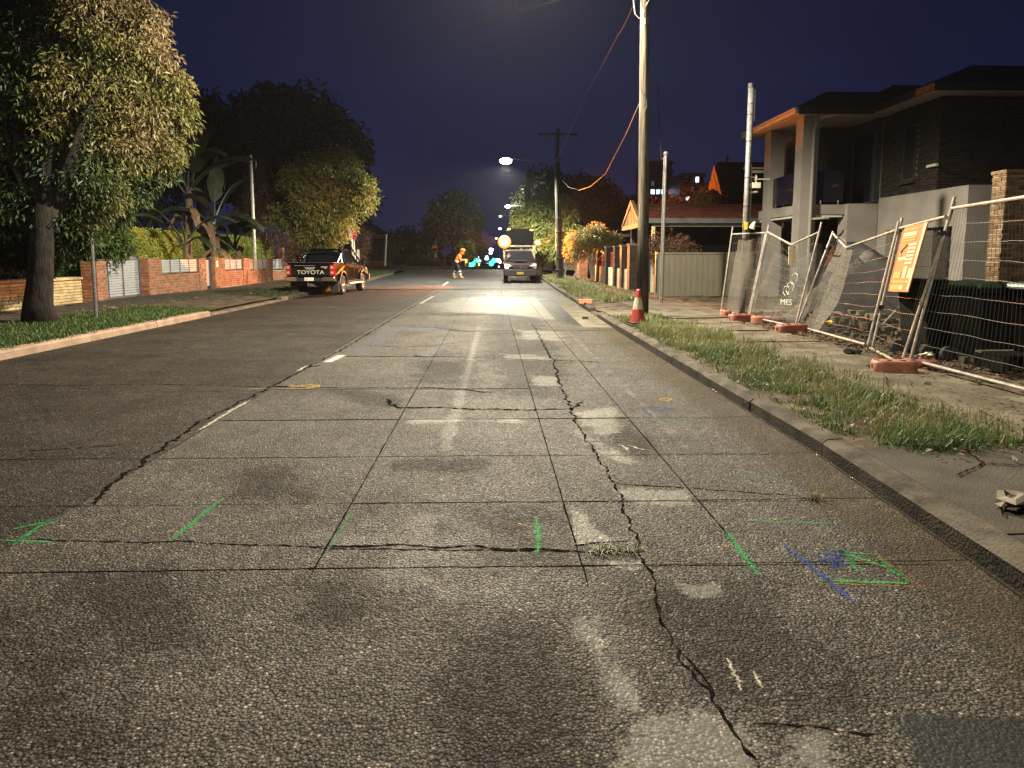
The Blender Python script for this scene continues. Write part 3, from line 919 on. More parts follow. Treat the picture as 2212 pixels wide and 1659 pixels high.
# ---- kerbs: separate cast lengths with open joints
kerb = thing('kerb', None, None, kind='structure')
def kerb_line(xf, y0, y1, L_, side, mat, h=0.12, w=0.17, z0=0.0, par=kerb, drop=()):
    y = y0
    while y < y1:
        ye = min(y + L_, y1)
        hh = h
        for a, b in drop:
            if a <= (y + ye) / 2 <= b: hh = 0.035
        x0, x1_ = xf(y), xf(ye - 0.012)
        za, zb = road_z(y), road_z(ye)
        prof = [(0, -0.12), (0.012, hh - 0.03), (0.045, hh), (w, hh + 0.008), (w, -0.12)]
        dz = rnd.uniform(-0.006, 0.006)
        dx = rnd.uniform(-0.006, 0.006)
        vs = [(x0 + side * (p[0]) + dx, y, p[1] + za + dz) for p in prof] + [(x1_ + side * p[0] + dx, ye - 0.012, p[1] + zb + dz) for p in prof]
        n = len(prof)
        fs = [(i, (i + 1) % n, n + (i + 1) % n, n + i) for i in range(n)] + [tuple(range(n - 1, -1, -1)), tuple(range(n, 2 * n))]
        kb = MB().add(vs, fs).build('kerb_block', mat, par)
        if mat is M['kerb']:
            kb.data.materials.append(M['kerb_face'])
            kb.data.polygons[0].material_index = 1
        y = ye
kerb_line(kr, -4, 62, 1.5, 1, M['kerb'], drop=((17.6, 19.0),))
kerb_line(lambda y: KL, -2, 17.6, 2.4, -1, M['kerb_left'], 0.13, 0.2)
kerb_line(lambda y: KL, 17.6, 23.6, 2.0, -1, M['concrete'], 0.05, 0.35)
kerb_line(lambda y: KL, 23.6, 50, 2.4, -1, M['concrete'], 0.13, 0.2)
# the kerb swings round into the side road
mb = MB()
arc = [(KL - 5.5 + 5.5 * math.cos(t), 50 + 8 * math.sin(t)) for t in np.linspace(0, math.pi / 2, 14)] + [(-60, 58)]
for (xa, ya), (xb, yb) in zip(arc[:-1], arc[1:]):
    d = Vector((xb - xa, yb - ya)).normalized()
    nn = Vector((-d.y, d.x)) * 0.2
    za, zb = road_z(ya), road_z(yb)
    mb.add([(xa, ya, za - .1), (xb, yb, zb - .1), (xb, yb, zb + .13), (xa, ya, za + .13), (xa + nn.x, ya + nn.y, za + .135), (xb + nn.x, yb + nn.y, zb + .135)],
           [(0, 1, 2, 3), (3, 2, 5, 4)])
mb.build('kerb_block', M['concrete'], kerb)
mb = MB()
mb.b2((-60, 71.5, 0.1), (-7.4, 71.75, 0.55)).b2((-7.6, 71.6, 0.1), (-7.3, 100, 0.5))
mb.build('kerb_block', M['concrete'], kerb)

# a thread of water along the foot of the kerb
wr = MB()
prev = None
for k in range(420):
    yy = 1.2 + k * 0.05
    wv_ = 0.012 + 0.010 * noise.noise(Vector((yy * 3, 1, 1))) + 0.006 * noise.noise(Vector((yy * 11, 2, 1)))
    cur = ((kr(yy) - 0.014 - max(0.003, wv_), yy, 0.0035), (kr(yy) - 0.012, yy, 0.0035))
    if prev and wv_ > 0.004:
        wr.add([prev[0], prev[1], cur[1], cur[0]], [(0, 1, 2, 3)])
    prev = cur
tag(wr.build('gutter_water', pmat('wet gutter film', (0.02, 0.018, 0.015), None, 20, 0.12, spec=0.7, bump=0.5, bscale=120)), kind='structure')

# concrete gutter tray by the crossing, and its joints
gut = thing('gutter_tray', None, None, kind='structure')
for k in range(6):
    y0 = 14.4 + k * 1.75
    sheet('gutter_slab', lambda y: kr(y) - 0.62, lambda y: kr(y) - 0.004, y0, y0 + 1.73, 2, 2, lambda x, y: 0.005, M['concrete'], gut, None)

# ---- verges and footpath
def bumpz(x, y, a=0.03):
    return a * noise.noise(Vector((x * 1.3, y * 1.3, 2.0))) + a * 0.5 * noise.noise(Vector((x * 4, y * 4, 5.0)))
sheet('verge_ground', lambda y: kr(y) + 0.16, 5.6, -4, 62, 14, 260, lambda x, y: 0.10 + road_z(y) + bumpz(x, y), M['soil'])
sheet('site_ground', 5.6, 34, -4, 30, 60, 70, lambda x, y: 0.11 + bumpz(x, y, 0.07) + (0.1 * max(0, noise.noise(Vector((x * .9, y * .9, 9)))) if x > 6.2 else 0), M['soil'])
sheet('yard_ground', 5.6, 120, 30.0, 260, 20, 40, lambda x, y: 0.09 + road_z(min(y, 72)), M['ground'])
sheet('left_verge_ground', -11.0, KL - 0.18, -2, 56, 12, 120, lambda x, y: 0.115 + (KL - x) * 0.035 + road_z(y) + bumpz(x, y, 0.02), M['soil'])
sheet('left_yard_ground', -90, -11.0, -2, 58, 14, 30, lambda x, y: 0.22 + (-11 - x) * 0.03 + road_z(y), M['ground'])
sheet('corner_ground', -90, -7.5, 71.8, 260, 14, 30, lambda x, y: 0.46, M['ground'])

path = thing('footpath', None, None, kind='structure')
y = 4.9
while y < 60:
    L_ = rnd.uniform(1.35, 1.6)
    if y > 8 and rnd.random() < 0.12:
        y += 0.25
    tz = rnd.uniform(-.012, .012)
    tx = rnd.uniform(-.01, .01)
    sheet('paving_slab', 3.92 + rnd.uniform(-.04, .04), 5.32 + rnd.uniform(-.1, .06), y, y + L_ - 0.02, 3, 3,
          lambda x, yy: 0.128 + road_z(yy) + tz * (yy - y) + tx * (x - 4.6) + bumpz(x, yy, 0.006), M['concrete'], path, None, thick=0.06)
    y += L_
y = 0
drive = thing('driveway', None, None, kind='structure')
for (x0, x1, y0, y1) in ((2.52, 3.9, 3.2, 4.75), (3.92, 6.4, 3.3, 4.6), (2.42, 4.2, -0.2, 3.18), (4.22, 7.5, -0.2, 3.28), (2.4, 7.5, -4, -0.22)):
    sheet('concrete_slab', (lambda y, a=x0: max(a, kr(y) + 0.175)) if x0 < 2.6 else x0, x1, y0, y1, 6, 6, lambda x, yy: 0.128 + (x - 2.6) * 0.012 + bumpz(x, yy, 0.004), M['concrete_dark'], drive, None, thick=0.08)
for (x0, x1, y0, y1) in ((2.83, 3.9, 15.6, 17.4), (5.34, 9.0, 15.2, 17.6), (3.1, 3.9, 21.6, 23.4), (4.3, 5.9, 17.6, 21.2)):
    sheet('concrete_slab', x0, x1, y0, y1, 3, 3, lambda x, yy: 0.134, M['concrete'], drive, None, thick=0.05)
for i, pl in enumerate([[(2.9, 4.05), (3.25, 4.3), (3.4, 4.7)], [(3.25, 4.3), (3.6, 4.2), (3.95, 4.35)], [(2.7, 3.4), (2.95, 3.7)]]):
    o = ribbon('crack', [Vector(p) for p in pl], 0.012, M['bitumen'], 0.1455, 0.03, 0.6, 0.03, parent=drive, seed=i + 40)
for k in range(14):
    yy = rnd.uniform(5.2, 15)
    xx = rnd.uniform(4.0, 5.0)
    o = ribbon('crack', [Vector((xx, yy)), Vector((xx + rnd.uniform(-.4, .4), yy + rnd.uniform(.2, .5))), Vector((xx + rnd.uniform(-.6, .6), yy + rnd.uniform(.5, 1.0)))], 0.012, M['bitumen'], 0.149, 0.05, 0.7, 0.03, parent=path, seed=k + 60)
lpath = thing('left_footpath', None, None, kind='structure')
y = 2.0
while y < 54:
    L_ = 1.5
    sheet('paving_slab', -10.5, -9.35, y, y + L_ - 0.015, 2, 2, lambda x, yy: 0.125 + (KL - x) * 0.035 + road_z(yy) + 0.012, M['concrete_dark'], lpath, None, thick=0.05)
    y += L_
for k in range(3):
    sheet('concrete_slab', -11.0, KL - 0.3, 17.9 + k * 1.9, 17.9 + k * 1.9 + 1.88, 4, 3, lambda x, yy: 0.06 + (KL - x) * 0.055, M['concrete_dark'], lpath, None, thick=0.05)

# ---- grass: real blades, far too many to count
def grass(name, spots, mat, n_per, h, spread=0.012, seed=1, lean=0.5):
    """spots: list of (x, y, z, radius, weight, height factor)"""
    rs = np.random.RandomState(seed)
    V, Q, A = [], [], []
    base = 0
    for (x, y, z, r, wt, hf) in spots:
        n = int(n_per * wt)
        if n < 1: continue
        a = rs.uniform(0, 2 * np.pi, n)
        rr = r * np.sqrt(rs.uniform(0, 1, n))
        px, py = x + rr * np.cos(a), y + rr * np.sin(a)
        hh = h * hf * (0.25 + 1.0 * rs.beta(1.6, 2.2, n))
        dr = rs.uniform(0, 2 * np.pi, n)
        ln = rs.uniform(0.1, 1.0, n) * lean
        wd = spread * rs.uniform(0.6, 1.3, n) * 0.5
        ux, uy = np.cos(dr), np.sin(dr)
        vx, vy = -uy, ux
        P = []
        for f, hz, wk in ((0, 0, 1), (0.35, 0.6, 0.8), (1.0, 1.0, 0.12)):
            for s_ in (-1, 1):
                P.append(np.stack([px + ux * ln * hh * f + vx * wd * wk * s_, py + uy * ln * hh * f + vy * wd * wk * s_, z + hh * hz * (1 - 0.35 * ln * f)], -1))
        P = np.stack(P, 1)
        V.append(P.reshape(-1, 3))
        k = base + np.arange(n) * 6
        Q.append(np.stack([k, k + 1, k + 3, k + 2], -1))
        Q.append(np.stack([k + 2, k + 3, k + 5, k + 4], -1))
        A.append(np.repeat(np.clip(rs.beta(1.6, 2.6, n) * 1.1, 0, 1), 6))
        base += n * 6
    me = np_mesh(name, np.vstack(V), np.vstack(Q), mat, {'rnd': np.concatenate(A)})
    return np_obj(name, me, None, 'stuff')

sp = []
for k in range(1500):                   # near strip between kerb and path
    y = 4.7 + 11.3 * rnd.random() ** 1.35
    x = rnd.uniform(kr(y) + 0.14, 4.05 - 0.0 * y + 0.12 * math.sin(y * 2.3))
    if y < 5.3 and x < 2.9 + (y - 4.5) * 0.3: continue
    d = noise.noise(Vector((x * 1.4, y * 1.1, 3)))
    ew = min(1, max(0.15, (x - kr(y) - 0.1) / 0.35)) * min(1, max(.2, (4.15 - x) / .35))
    if noise.noise(Vector((x * 2.1, y * 1.7, 11))) < -0.08: continue
    sp.append((x, y, 0.09 + bumpz(x, y), 0.16, (0.65 + 0.6 * d) * ew, (0.65 + 0.9 * max(0, d + 0.12)) * (0.5 + 0.5 * ew)))
grass('grass', sp, M['grass'], 44, 0.155, 0.009, 1, 1.35)
sp2 = [(x + rnd.uniform(-.2, .2), y + rnd.uniform(-.2, .2), z, .2, w_ * .7, h_ * .8) for (x, y, z, r, w_, h_) in sp]
grass('grass', [q for q in sp2 if q[0] > kr(q[1]) + .02], M['grass_dry'], 11, 0.13, 0.007, 21, 1.2)
sp = []
for k in range(420):                    # tall dry clump by the pole, straggling forward
    y = rnd.uniform(9.5, 14.6)
    x = rnd.gauss(3.45, 0.3)
    if x < kr(y) + 0.2 or x > 4.3: continue
    sp.append((x, y, 0.09, 0.15, 1, 0.4 + 0.75 * max(0, noise.noise(Vector((x, y * .6, 8))) + .4)))
for k in range(160):
    y = rnd.uniform(4.7, 9)
    sp.append((rnd.uniform(3.0, 4.1), y, 0.09, 0.2, 0.5, 0.75))
grass('grass', sp, M['grass_dry'], 42, 0.30, 0.007, 2, 0.7)
sp = []
for k in range(420):                    # far verge
    y = rnd.uniform(22.5, 44)
    x = rnd.gauss(3.75, 0.4)
    if x < kr(y) + 0.15 or x > 4.7: continue
    if noise.noise(Vector((x * .8, y * .35, 6))) < -0.28: continue
    sp.append((x, y, 0.1 + road_z(y), 0.3, 1, 0.9))
for k in range(60):
    sp.append((rnd.uniform(3.5, 4.5), rnd.uniform(21.2, 23), 0.1, 0.2, 1, 0.9))
for k in range(80):
    y = rnd.uniform(24, 40)
    sp.append((rnd.uniform(5.2, 5.55), y, 0.1 + road_z(y), 0.2, 0.8, 0.5))
grass('grass', sp, M['grass_dry'], 40, 0.26, 0.022, 3, 0.7)
sp = []
for k in range(2600):                   # left verge lawn
    y = rnd.uniform(7.5, 18.2) if k < 2000 else rnd.uniform(24.2, 52)
    x = rnd.uniform(-9.3, KL - 0.2)
    sp.append((x, y, 0.11 + (KL - x) * 0.035 + road_z(y), 0.2, 0.6 + 0.5 * noise.noise(Vector((x, y, 1))), 1))
grass('grass', sp, M['grass'], 34, 0.10, 0.016, 4, 0.7)
sp = [(rnd.uniform(-26, -9), rnd.uniform(72, 74), 0.45, 0.4, 1, 1) for k in range(160)]
grass('grass', sp, M['grass'], 30, 0.35, 0.05, 5, 0.6)
sp = [(gnd(rnd.uniform(1278, 1384), rnd.uniform(1186, 1197)).x, gnd(1330, rnd.uniform(1186, 1197)).y, 0.0, 0.02, 1, 1) for k in range(26)]
g = grass('grass_tuft', sp, M['grass_dry'], 5, 0.055, 0.006, 6, 2.2)
sp = [(gnd(1760, 1078).x + rnd.uniform(-.05, .05), gnd(1760, 1078).y + rnd.uniform(-.05, .05), 0.0, 0.02, 1, 1) for k in range(8)]
sp += [(kr(yy) - 0.1, yy, 0.0, 0.06, 1, 1) for yy in (20.5, 21.5, 22.8, 24, 25.5, 27.4)] * 3
grass('weed', sp, M['grass_dry'], 5, 0.09, 0.006, 7, 1.2)

# leaf litter and gravel on the dirt
def litter(name, n, xr, yr, z, size, mat, seed, flat=0.5):
    rs = np.random.RandomState(seed)
    x = rs.uniform(*xr, n)
    y = rs.uniform(*yr, n)
    s_ = size * rs.uniform(0.5, 1.6, n)
    a = rs.uniform(0, 6.28, n)
    tz = rs.uniform(-flat, flat, (n, 4)) * s_[:, None]
    ca, sa = np.cos(a), np.sin(a)
    c = np.array([(-1, 0), (0, -.5), (1, 0), (0, .5)])
    P = np.stack([np.stack([x + s_ * (cx * ca - cy_ * sa), y + s_ * (cx * sa + cy_ * ca), z + np.abs(tz[:, i]) + 0.004], -1) for i, (cx, cy_) in enumerate(c)], 1).reshape(-1, 3)
    q = np.arange(n * 4).reshape(n, 4)
    return np_obj(name, np_mesh(name, P, q, mat, {'rnd': np.repeat(rs.uniform(0, 1, n), 4)}), None, 'stuff')
litter('leaf_litter', 1500, (5.2, 6.6), (4.5, 14), 0.15, 0.035, M['leaf_brown'], 1)
litter('leaf_litter', 160, (3.0, 4.4), (4.3, 5.6), 0.15, 0.022, M['leaf_brown'], 2, 1.0)
litter('leaf_litter', 500, (2.7, 4.2), (4.8, 13), 0.115, 0.02, M['leaf_brown'], 13, 1.0)
litter('leaf_litter', 900, (3.9, 5.4), (5, 15), 0.15, 0.022, M['leaf_brown'], 3)
litter('leaf_litter', 260, (-11, -9), (12, 26), 0.22, 0.05, M['leaf_tan'], 4)
def rubble(n, xr, yr, z, s0, s1, mat, seed, name='rubble'):
    rs = random.Random(seed)
    mb = MB()
    for k in range(n):
        s_ = rs.uniform(s0, s1)
        p = (rs.uniform(*xr), rs.uniform(*yr), z + s_ * 0.25)
        vs = [Vector((rs.uniform(.55, 1) * i, rs.uniform(.55, 1) * j, rs.uniform(.4, .8) * k2)) * s_ * 0.5 + Vector(p) for k2 in (-1, 1) for j in (-1, 1) for i in (-1, 1)]
        mb.add(vs, [(0, 2, 3, 1), (4, 5, 7, 6), (0, 1, 5, 4), (2, 6, 7, 3), (0, 4, 6, 2), (1, 3, 7, 5)])
    return mb.build(name, mat, None, kind='stuff')
rubble(900, (6.0, 9.8), (7.6, 16), 0.16, 0.03, 0.14, M['concrete_dark'], 1)
rubble(420, (5.4, 6.3), (8, 14), 0.13, 0.015, 0.06, M['concrete'], 2)
rubble(260, (6.6, 9.0), (9.5, 14.5), 0.24, 0.05, 0.2, M['concrete'], 3)

# ================================================================== BRICKWORK
_meshcache = {}
def unit_box(name, dims, mat, cham=0.004):
    key = (name, tuple(round(d, 3) for d in dims), mat.name)
    if key not in _meshcache:
        x, y, z = dims
        c = cham
        # front face slightly smaller than the body: a soft arris; local x along the wall, -y outwards
        vs = [(0, 0, 0), (x, 0, 0), (x, 0, z), (0, 0, z), (0, -y + c, 0), (x, -y + c, 0), (x, -y + c, z), (0, -y + c, z),
              (c, -y, c), (x - c, -y, c), (x - c, -y, z - c), (c, -y, z - c)]
        fs = [(0, 4, 7, 3), (1, 2, 6, 5), (3, 7, 6, 2), (0, 1, 5, 4), (4, 5, 9, 8), (5, 6, 10, 9), (6, 7, 11, 10), (7, 4, 8, 11), (8, 9, 10, 11)]
        _meshcache[key] = MB().add(vs, fs).mesh(name, mat)
    return _meshcache[key]

class Masonry:
    """gathers the bricks of one thing; the nearest become objects of their own, the rest one joined part"""
    def __init__(s, parent, mat, name='brick', limit=290, minpx=0.0):
        s.parent, s.mat, s.name, s.limit, s.items = parent, mat, name, limit, []
    def face(s, o, u, L_, H, bl=0.23, bh=0.076, gap=0.011, depth=0.03, zs=None, par=None, holes=(), stretch=0.0, rs=rnd, jit=0.003):
        """o: lower corner, u: unit vector along the wall seen with the outside in front (u to the right)"""
        o, u = Vector(o), Vector(u).normalized()
        z = 0.0
        row = 0
        while z + bh * 0.6 < H:
            h = min(bh, H - z)
            x = -(bl + gap) / 2 if row % 2 else 0.0
            while x < L_ - 0.02:
                a, b = max(x, 0), min(x + bl * (1 + rs.uniform(-stretch, stretch)), L_)
                xn = x + bl + gap
                if b - a > 0.03:
                    mid, zm = (a + b) / 2, z + h / 2
                    if not any(h0 <= mid <= h1 and v0 <= zm <= v1 for h0, h1, v0, v1 in holes):
                        s.items.append((o + u * a + Vector((0, 0, z)), u, round(b - a, 2), round(h, 3), depth + rs.uniform(-jit, jit), par))
                x = xn
            z += bh + gap
            row += 1
        return s
    def flush(s):
        cp = Vector((0, 0, CH))
        s.items.sort(key=lambda t: (t[0] - cp).length)
        near, far = s.items[:s.limit], s.items[s.limit:]
        for p, u, l, h, d, par in near:
            o = bpy.data.objects.new(s.name, unit_box(s.name, (l, 0.035, h), s.mat))
            o.location = p + Vector((u.y, -u.x, 0)) * (d - 0.059)
            o.rotation_euler = (0, 0, math.atan2(u.y, u.x))
            put(o, par or s.parent)
        if far:
            V, Q, A = [], [], []
            b = 0
            for p, u, l, h, d, par in far:
                n = Vector((u.y, -u.x, 0))
                for dd in (-0.01, d - 0.024):
                    q = p + n * dd
                    for (a_, z_) in ((0, 0), (l, 0), (l, h), (0, h)):
                        V.append(tuple(q + u * a_ + Vector((0, 0, z_))))
                A += [rnd.random()] * 8
                Q += [(b + 4, b + 5, b + 6, b + 7), (b, b + 1, b + 5, b + 4), (b + 3, b + 7, b + 6, b + 2), (b, b + 4, b + 7, b + 3), (b + 1, b + 2, b + 6, b + 5)]
                b += 8
            np_obj(s.name, np_mesh(s.name, np.array(V), np.array(Q), s.mat, {'rnd': np.array(A)}), s.parent, 'stuff')

def pier(parent, mas, x0, y0, w, d, z0, h, mortar, cap=None, capmat=None, name='pier', sides='SE'):
    """square masonry pier; sides to brick: S (to the camera), W, E"""
    MB().b2((x0 + .005, y0 + .005, z0 - 0.1), (x0 + w - .005, y0 + d - .005, z0 + h)).build(name, mortar, parent)
    if 'S' in sides: mas.face((x0, y0, z0), (1, 0, 0), w, h)
    if 'W' in sides: mas.face((x0, y0 + d, z0), (0, -1, 0), d, h)
    if 'E' in sides: mas.face((x0 + w, y0, z0), (0, 1, 0), d, h)
    if cap:
        MB().b2((x0 - cap, y0 - cap, z0 + h), (x0 + w + cap, y0 + d + cap, z0 + h + 0.06)).build('pier_cap', capmat, parent, bevel=0.012)

# ================================================================== LEFT SIDE: gate, red brick fence, stone wall
FX, FZ = -11.06, 0.25
yl = lambda x: yat(x, FX)
fence = thing('brick_fence', 'low red brick front fence with grey slatted infill panels, left of the parked ute', 'fence', (0, 0, 0))
mas = Masonry(fence, M['brick_red'])
def infill(y0, y1, z0, z1, nsl, xoff=-0.06):
    p = bpy.data.objects.new('infill_panel', None)
    put(p, fence)
    MB().b2((FX + xoff - .02, y0, z0), (FX + xoff + .02, y0 + .03, z1)).b2((FX + xoff - .02, y1 - .03, z0), (FX + xoff + .02, y1, z1)).b2((FX + xoff - .021, y0 + .03, z0 - .03), (FX + xoff + .021, y1 - .03, z0)).build('frame', M['frame_grey'], p)
    k = max(1, int((y1 - y0) / 0.75))
    for i in range(1, k + 1):
        yy = y0 + (y1 - y0) * i / (k + 1)
        MB().b2((FX + xoff + .021, yy - .012, z0), (FX + xoff + .035, yy + .012, z1)).build('strap', M['frame_grey'], p)
    dz = (z1 - z0) / nsl
    me = MB().b2((-.012, 0, 0), (.012, y1 - y0 - .06, dz * 0.84)).mesh('slat', M['slat_grey'])
    for i in range(nsl):
        o = bpy.data.objects.new('slat', me)
        o.location = (FX + xoff, y0 + .03, z0 + dz * (i + 0.08))
        put(o, p)
yA, yB = yl(318), yl(347)
pier(fence, mas, FX - 0.42, yA, 0.44, yB - yA, FZ, 1.2, M['mortar'], sides='SE')
def low_wall(y0, y1, h, z0=FZ):
    MB().b2((FX - 0.24, y0, z0 - .15), (FX - 0.005, y1, z0 + h)).build('wall', M['mortar'], fence)
    mas.face((FX - .001, y0, z0), (0, 1, 0), y1 - y0, h)
ylb0, ylb1 = yl(428), yl(443)
low_wall(yB, ylb0, 0.66)
infill(yB, ylb0, FZ + 0.72, FZ + 1.16, 6)
pier(fence, mas, FX - 0.42, ylb0, 0.44, ylb1 - ylb0, FZ, 1.2, M['mortar'], sides='SE')
MB().b2((FX - .05, ylb0 + .12, FZ + .82), (FX + .035, ylb1 - .12, FZ + .98)).build('letterbox', M['frame_grey'], fence)
MB().lathe([(0.001, 0.04), (.09, .04), (.09, 0)], (FX - .0, (ylb0 + ylb1) / 2, FZ + .62), 14, 'x').build('number_plate', M['frame_grey'], fence)
yg0, yg1 = ylb1, yl(462)
ypr = yl(472)
pier(fence, mas, FX - 0.42, yg1, 0.44, ypr - yg1, FZ, 1.22, M['mortar'], sides='SE')
MB().b2((FX + .02, ypr - .35, FZ + .85), (FX + .05, ypr - .2, FZ + 1.1)).build('intercom', M['sign_cream'], fence)
xs_ = [472, 484, 524, 538, 580, 590, 605]
z0w = FZ + 0.02
for i, (a, b) in enumerate(((484, 524), (538, 578), (588, 612))):
    low_wall(yl(a), yl(b), 0.66 - 0.06 * i, z0w)
    infill(yl(a), yl(b), FZ + 0.74 - .05 * i, FZ + 1.14, 6)
for a, b in ((472, 484), (524, 538), (578, 588)):
    y0, y1 = yl(a), yl(b)
    pier(fence, mas, FX - 0.3, y0, 0.32, y1 - y0, z0w, 1.18, M['mortar'], sides='SE')
y0 = yl(612)
MB().b2((FX - .3, y0, FZ - .1), (FX - .03, y0 + .35, FZ + 1.75)).build('end_post', M['brick_red'], fence)
MB().b2((FX - .26, y0 + .35, FZ - .1), (FX - .03, y0 + 12, FZ + .95)).build('wall', M['mortar'], fence)
mas.face((FX - .03, y0 + .35, FZ), (0, 1, 0), 11.6, 0.95)
mas.flush()

gate = thing('driveway_gate', 'wide grey slatted driveway gate between two red brick piers', 'gate', (0, 0, 0))
yG0, yG1 = yl(228), yl(315)
zb, zt = FZ + 0.06, FZ + 1.14
MB().b2((FX - .28, yG0, zb), (FX - .22, yG0 + .05, zt + .04)).b2((FX - .28, yG1 - .05, zb - .04), (FX - .2, yG1, zt + .16)).b2((FX - .28, yG0 + .05, zt), (FX - .23, yG1 - .05, zt + .05)).b2((FX - .28, yG0 + .05, zb - .06), (FX - .23, yG1 - .05, zb)).build('gate_frame', M['frame_grey'], gate)
for t in (.2, .56):
    yy = yG0 + (yG1 - yG0) * t
    MB().b2((FX - .225, yy - .015, zb), (FX - .205, yy + .015, zt)).build('strap', M['frame_grey'], gate)
me = MB().b2((-.01, 0, 0), (.01, yG1 - yG0 - .1, .066)).mesh('slat', M['slat_grey'])
for i in range(14):
    o = bpy.data.objects.new('slat', me)
    o.location = (FX - .25, yG0 + .05, zb + i * (zt - zb) / 14 + .006)
    put(o, gate)
MB().b2((FX - .3, yG1 - .55, zt + .05), (FX - .26, yG1, zt + .12)).b2((FX - .3, yG1 - .55, zt - .1), (FX - .26, yG1 - .5, zt + .05)).build('motor_bracket', M['frame_grey'], gate)

pgate = thing('garden_gate', 'narrow grey slatted garden gate beside the letterbox pier', 'gate', (0, 0, 0))
MB().b2((FX - .2, yg0 + .02, FZ + .05), (FX - .15, yg0 + .06, FZ + 1.14)).b2((FX - .2, yg1 - .08, FZ - .05), (FX - .12, yg1 - .01, FZ + 1.26)).build('gate_frame', M['frame_grey'], pgate)
me = MB().b2((-.01, 0, 0), (.01, yg1 - yg0 - .14, .066)).mesh('slat', M['slat_grey'])
for i in range(13):
    o = bpy.data.objects.new('slat', me)
    o.location = (FX - .175, yg0 + .06, FZ + .1 + i * .08)
    put(o, pgate)

gp = thing('brick_pier', 'red brick gate pier joined to the end of the sandstone wall', 'pier', (0, 0, 0))
m2 = Masonry(gp, M['brick_red'])
yP0, yP1 = yl(205), yl(226)
pier(gp, m2, FX - .42, yP0, .44, yP1 - yP0, FZ, 1.12, M['mortar'], sides='SE')
m2.flush()

stone = thing('sandstone_wall', 'low golden sandstone retaining wall behind the street tree', 'wall', (0, 0, 0))
m3 = Masonry(stone, M['sandstone'], 'stone')
SX = -11.5
yS0, yS1 = 9.0, yat(203, SX)
ysplit = yat(112, SX)
MB().b2((SX - .4, yS0, 0.0), (SX - .01, yS1, .87)).build('wall', M['mortar'], stone)
m3.face((SX, yS0, .22), (0, 1, 0), yS1 - yS0, .66, bl=.52, bh=.07, gap=.010, depth=.045, jit=.007)
m3.face((SX - .4, yS0, .22), (1, 0, 0), .4, .66, bl=.3, bh=.07, gap=.012, depth=.05, jit=.01)
m3.flush()
y = yS0
while y < yS1:
    l = rnd.uniform(.7, 1.1)
    MB().b2((SX - .45, y, .87), (SX + .075, min(y + l - .012, yS1 + .04), .945)).build('capstone', M['sandstone'], stone, bevel=.012)
    y += l
sp_ = thing('stone_pillar', 'rough sandstone pillar standing on the terrace above the low wall', 'pillar', (0, 0, 0))
m4 = Masonry(sp_, M['sandstone'], 'stone')
MB().b2((-13.6, 17.0, .5), (-13.05, 17.6, 1.5)).build('core', M['mortar'], sp_)
m4.face((-13.62, 17.0, .5), (1, 0, 0), .6, 1.0, bl=.28, bh=.13, depth=.04, stretch=.2, jit=.015)
m4.face((-13.05, 17.0, .5), (0, 1, 0), .6, 1.0, bl=.28, bh=.13, depth=.04, stretch=.2, jit=.015)
m4.flush()
MB().b2((-16, 16.2, .3), (SX - .46, 19.5, .62)).build('terrace', M['soil'], None, kind='structure')

# ================================================================== RIGHT: neighbours' fences
bf = thing('dark_brick_fence', 'tall dark brick front fence with square piers, beyond the utility pole', 'fence', (0, 0, 0))
mb_ = Masonry(bf, M['brick_dark'])
BX = 5.66
ys = [27.9, 29.6, 31.3, 33.6, 36.4, 38.2]
for i, y0 in enumerate(ys):
    h = 1.86 - 0.02 * i
    pier(bf, mb_, BX, y0, .47, .47, .12 + road_z(y0), h, M['mortar_dark'], .03, M['concrete'], sides='SW')
for i in range(len(ys) - 1):
    y0, y1 = ys[i] + .47, ys[i + 1]
    zz = .12 + road_z(y0)
    MB().b2((BX + .1, y0, zz - .1), (BX + .34, y1, zz + .86)).build('wall', M['render_old'], bf, bevel=.03)
    if i in (0, 1):
        MB().b2((BX + .14, y0 + .5, zz + .98), (BX + .26, y0 + .62, zz + 1.66)).b2((BX + .12, y0 + .48, zz + .93), (BX + .28, y0 + .64, zz + .98)).b2((BX + .12, y0 + .48, zz + 1.5), (BX + .28, y0 + .64, zz + 1.56)).build('baluster', M['wood_post'], bf)
    if i in (2, 3):
        r_ = MB()
        for k in range(9):
            yy = y0 + .1 + k * (y1 - y0 - .2) / 8
            r_.b2((BX + .2, yy - .01, zz + .86), (BX + .22, yy + .01, zz + 1.6))
        r_.b2((BX + .2, y0, zz + 1.55), (BX + .22, y1, zz + 1.58)).b2((BX + .2, y0, zz + 1.15), (BX + .22, y1, zz + 1.18))
        r_.build('infill_panel', M['plastic_red'], bf)
mb_.flush()
rf = thing('red_brick_fence', 'red brick fence lit orange, with a swept end behind the shopping trolley', 'fence', (0, 0, 0))
mr_ = Masonry(rf, M['brick_red'])
for (x0, y0, h, w) in ((5.3, 41.0, 1.75, .5), (5.6, 44.5, 1.9, .5), (4.9, 47.5, 1.75, .5), (4.85, 53, 1.6, .5)):
    pier(rf, mr_, x0, y0, w, .5, .12 + road_z(y0), h, M['mortar'], .02, M['concrete'], sides='SW')
for (x0, y0, y1, h) in ((5.4, 41.5, 44.5, 1.3), (5.5, 45.0, 47.5, 1.6), (5.0, 48.0, 53, 1.3), (5.0, 53.5, 62, 1.2)):
    zz = .12 + road_z(y0)
    MB().b2((x0 + .006, y0, zz - .1), (x0 + .25, y1, zz + h)).build('wall', M['mortar'], rf)
    mr_.face((x0, y1, zz), (0, -1, 0), y1 - y0, h)
MB().b2((5.35, 46.9, .2), (7.6, 47.15, 1.9)).build('wall', M['mortar'], rf)
mr_.face((5.35, 46.9, .3), (1, 0, 0), 2.2, 1.6)
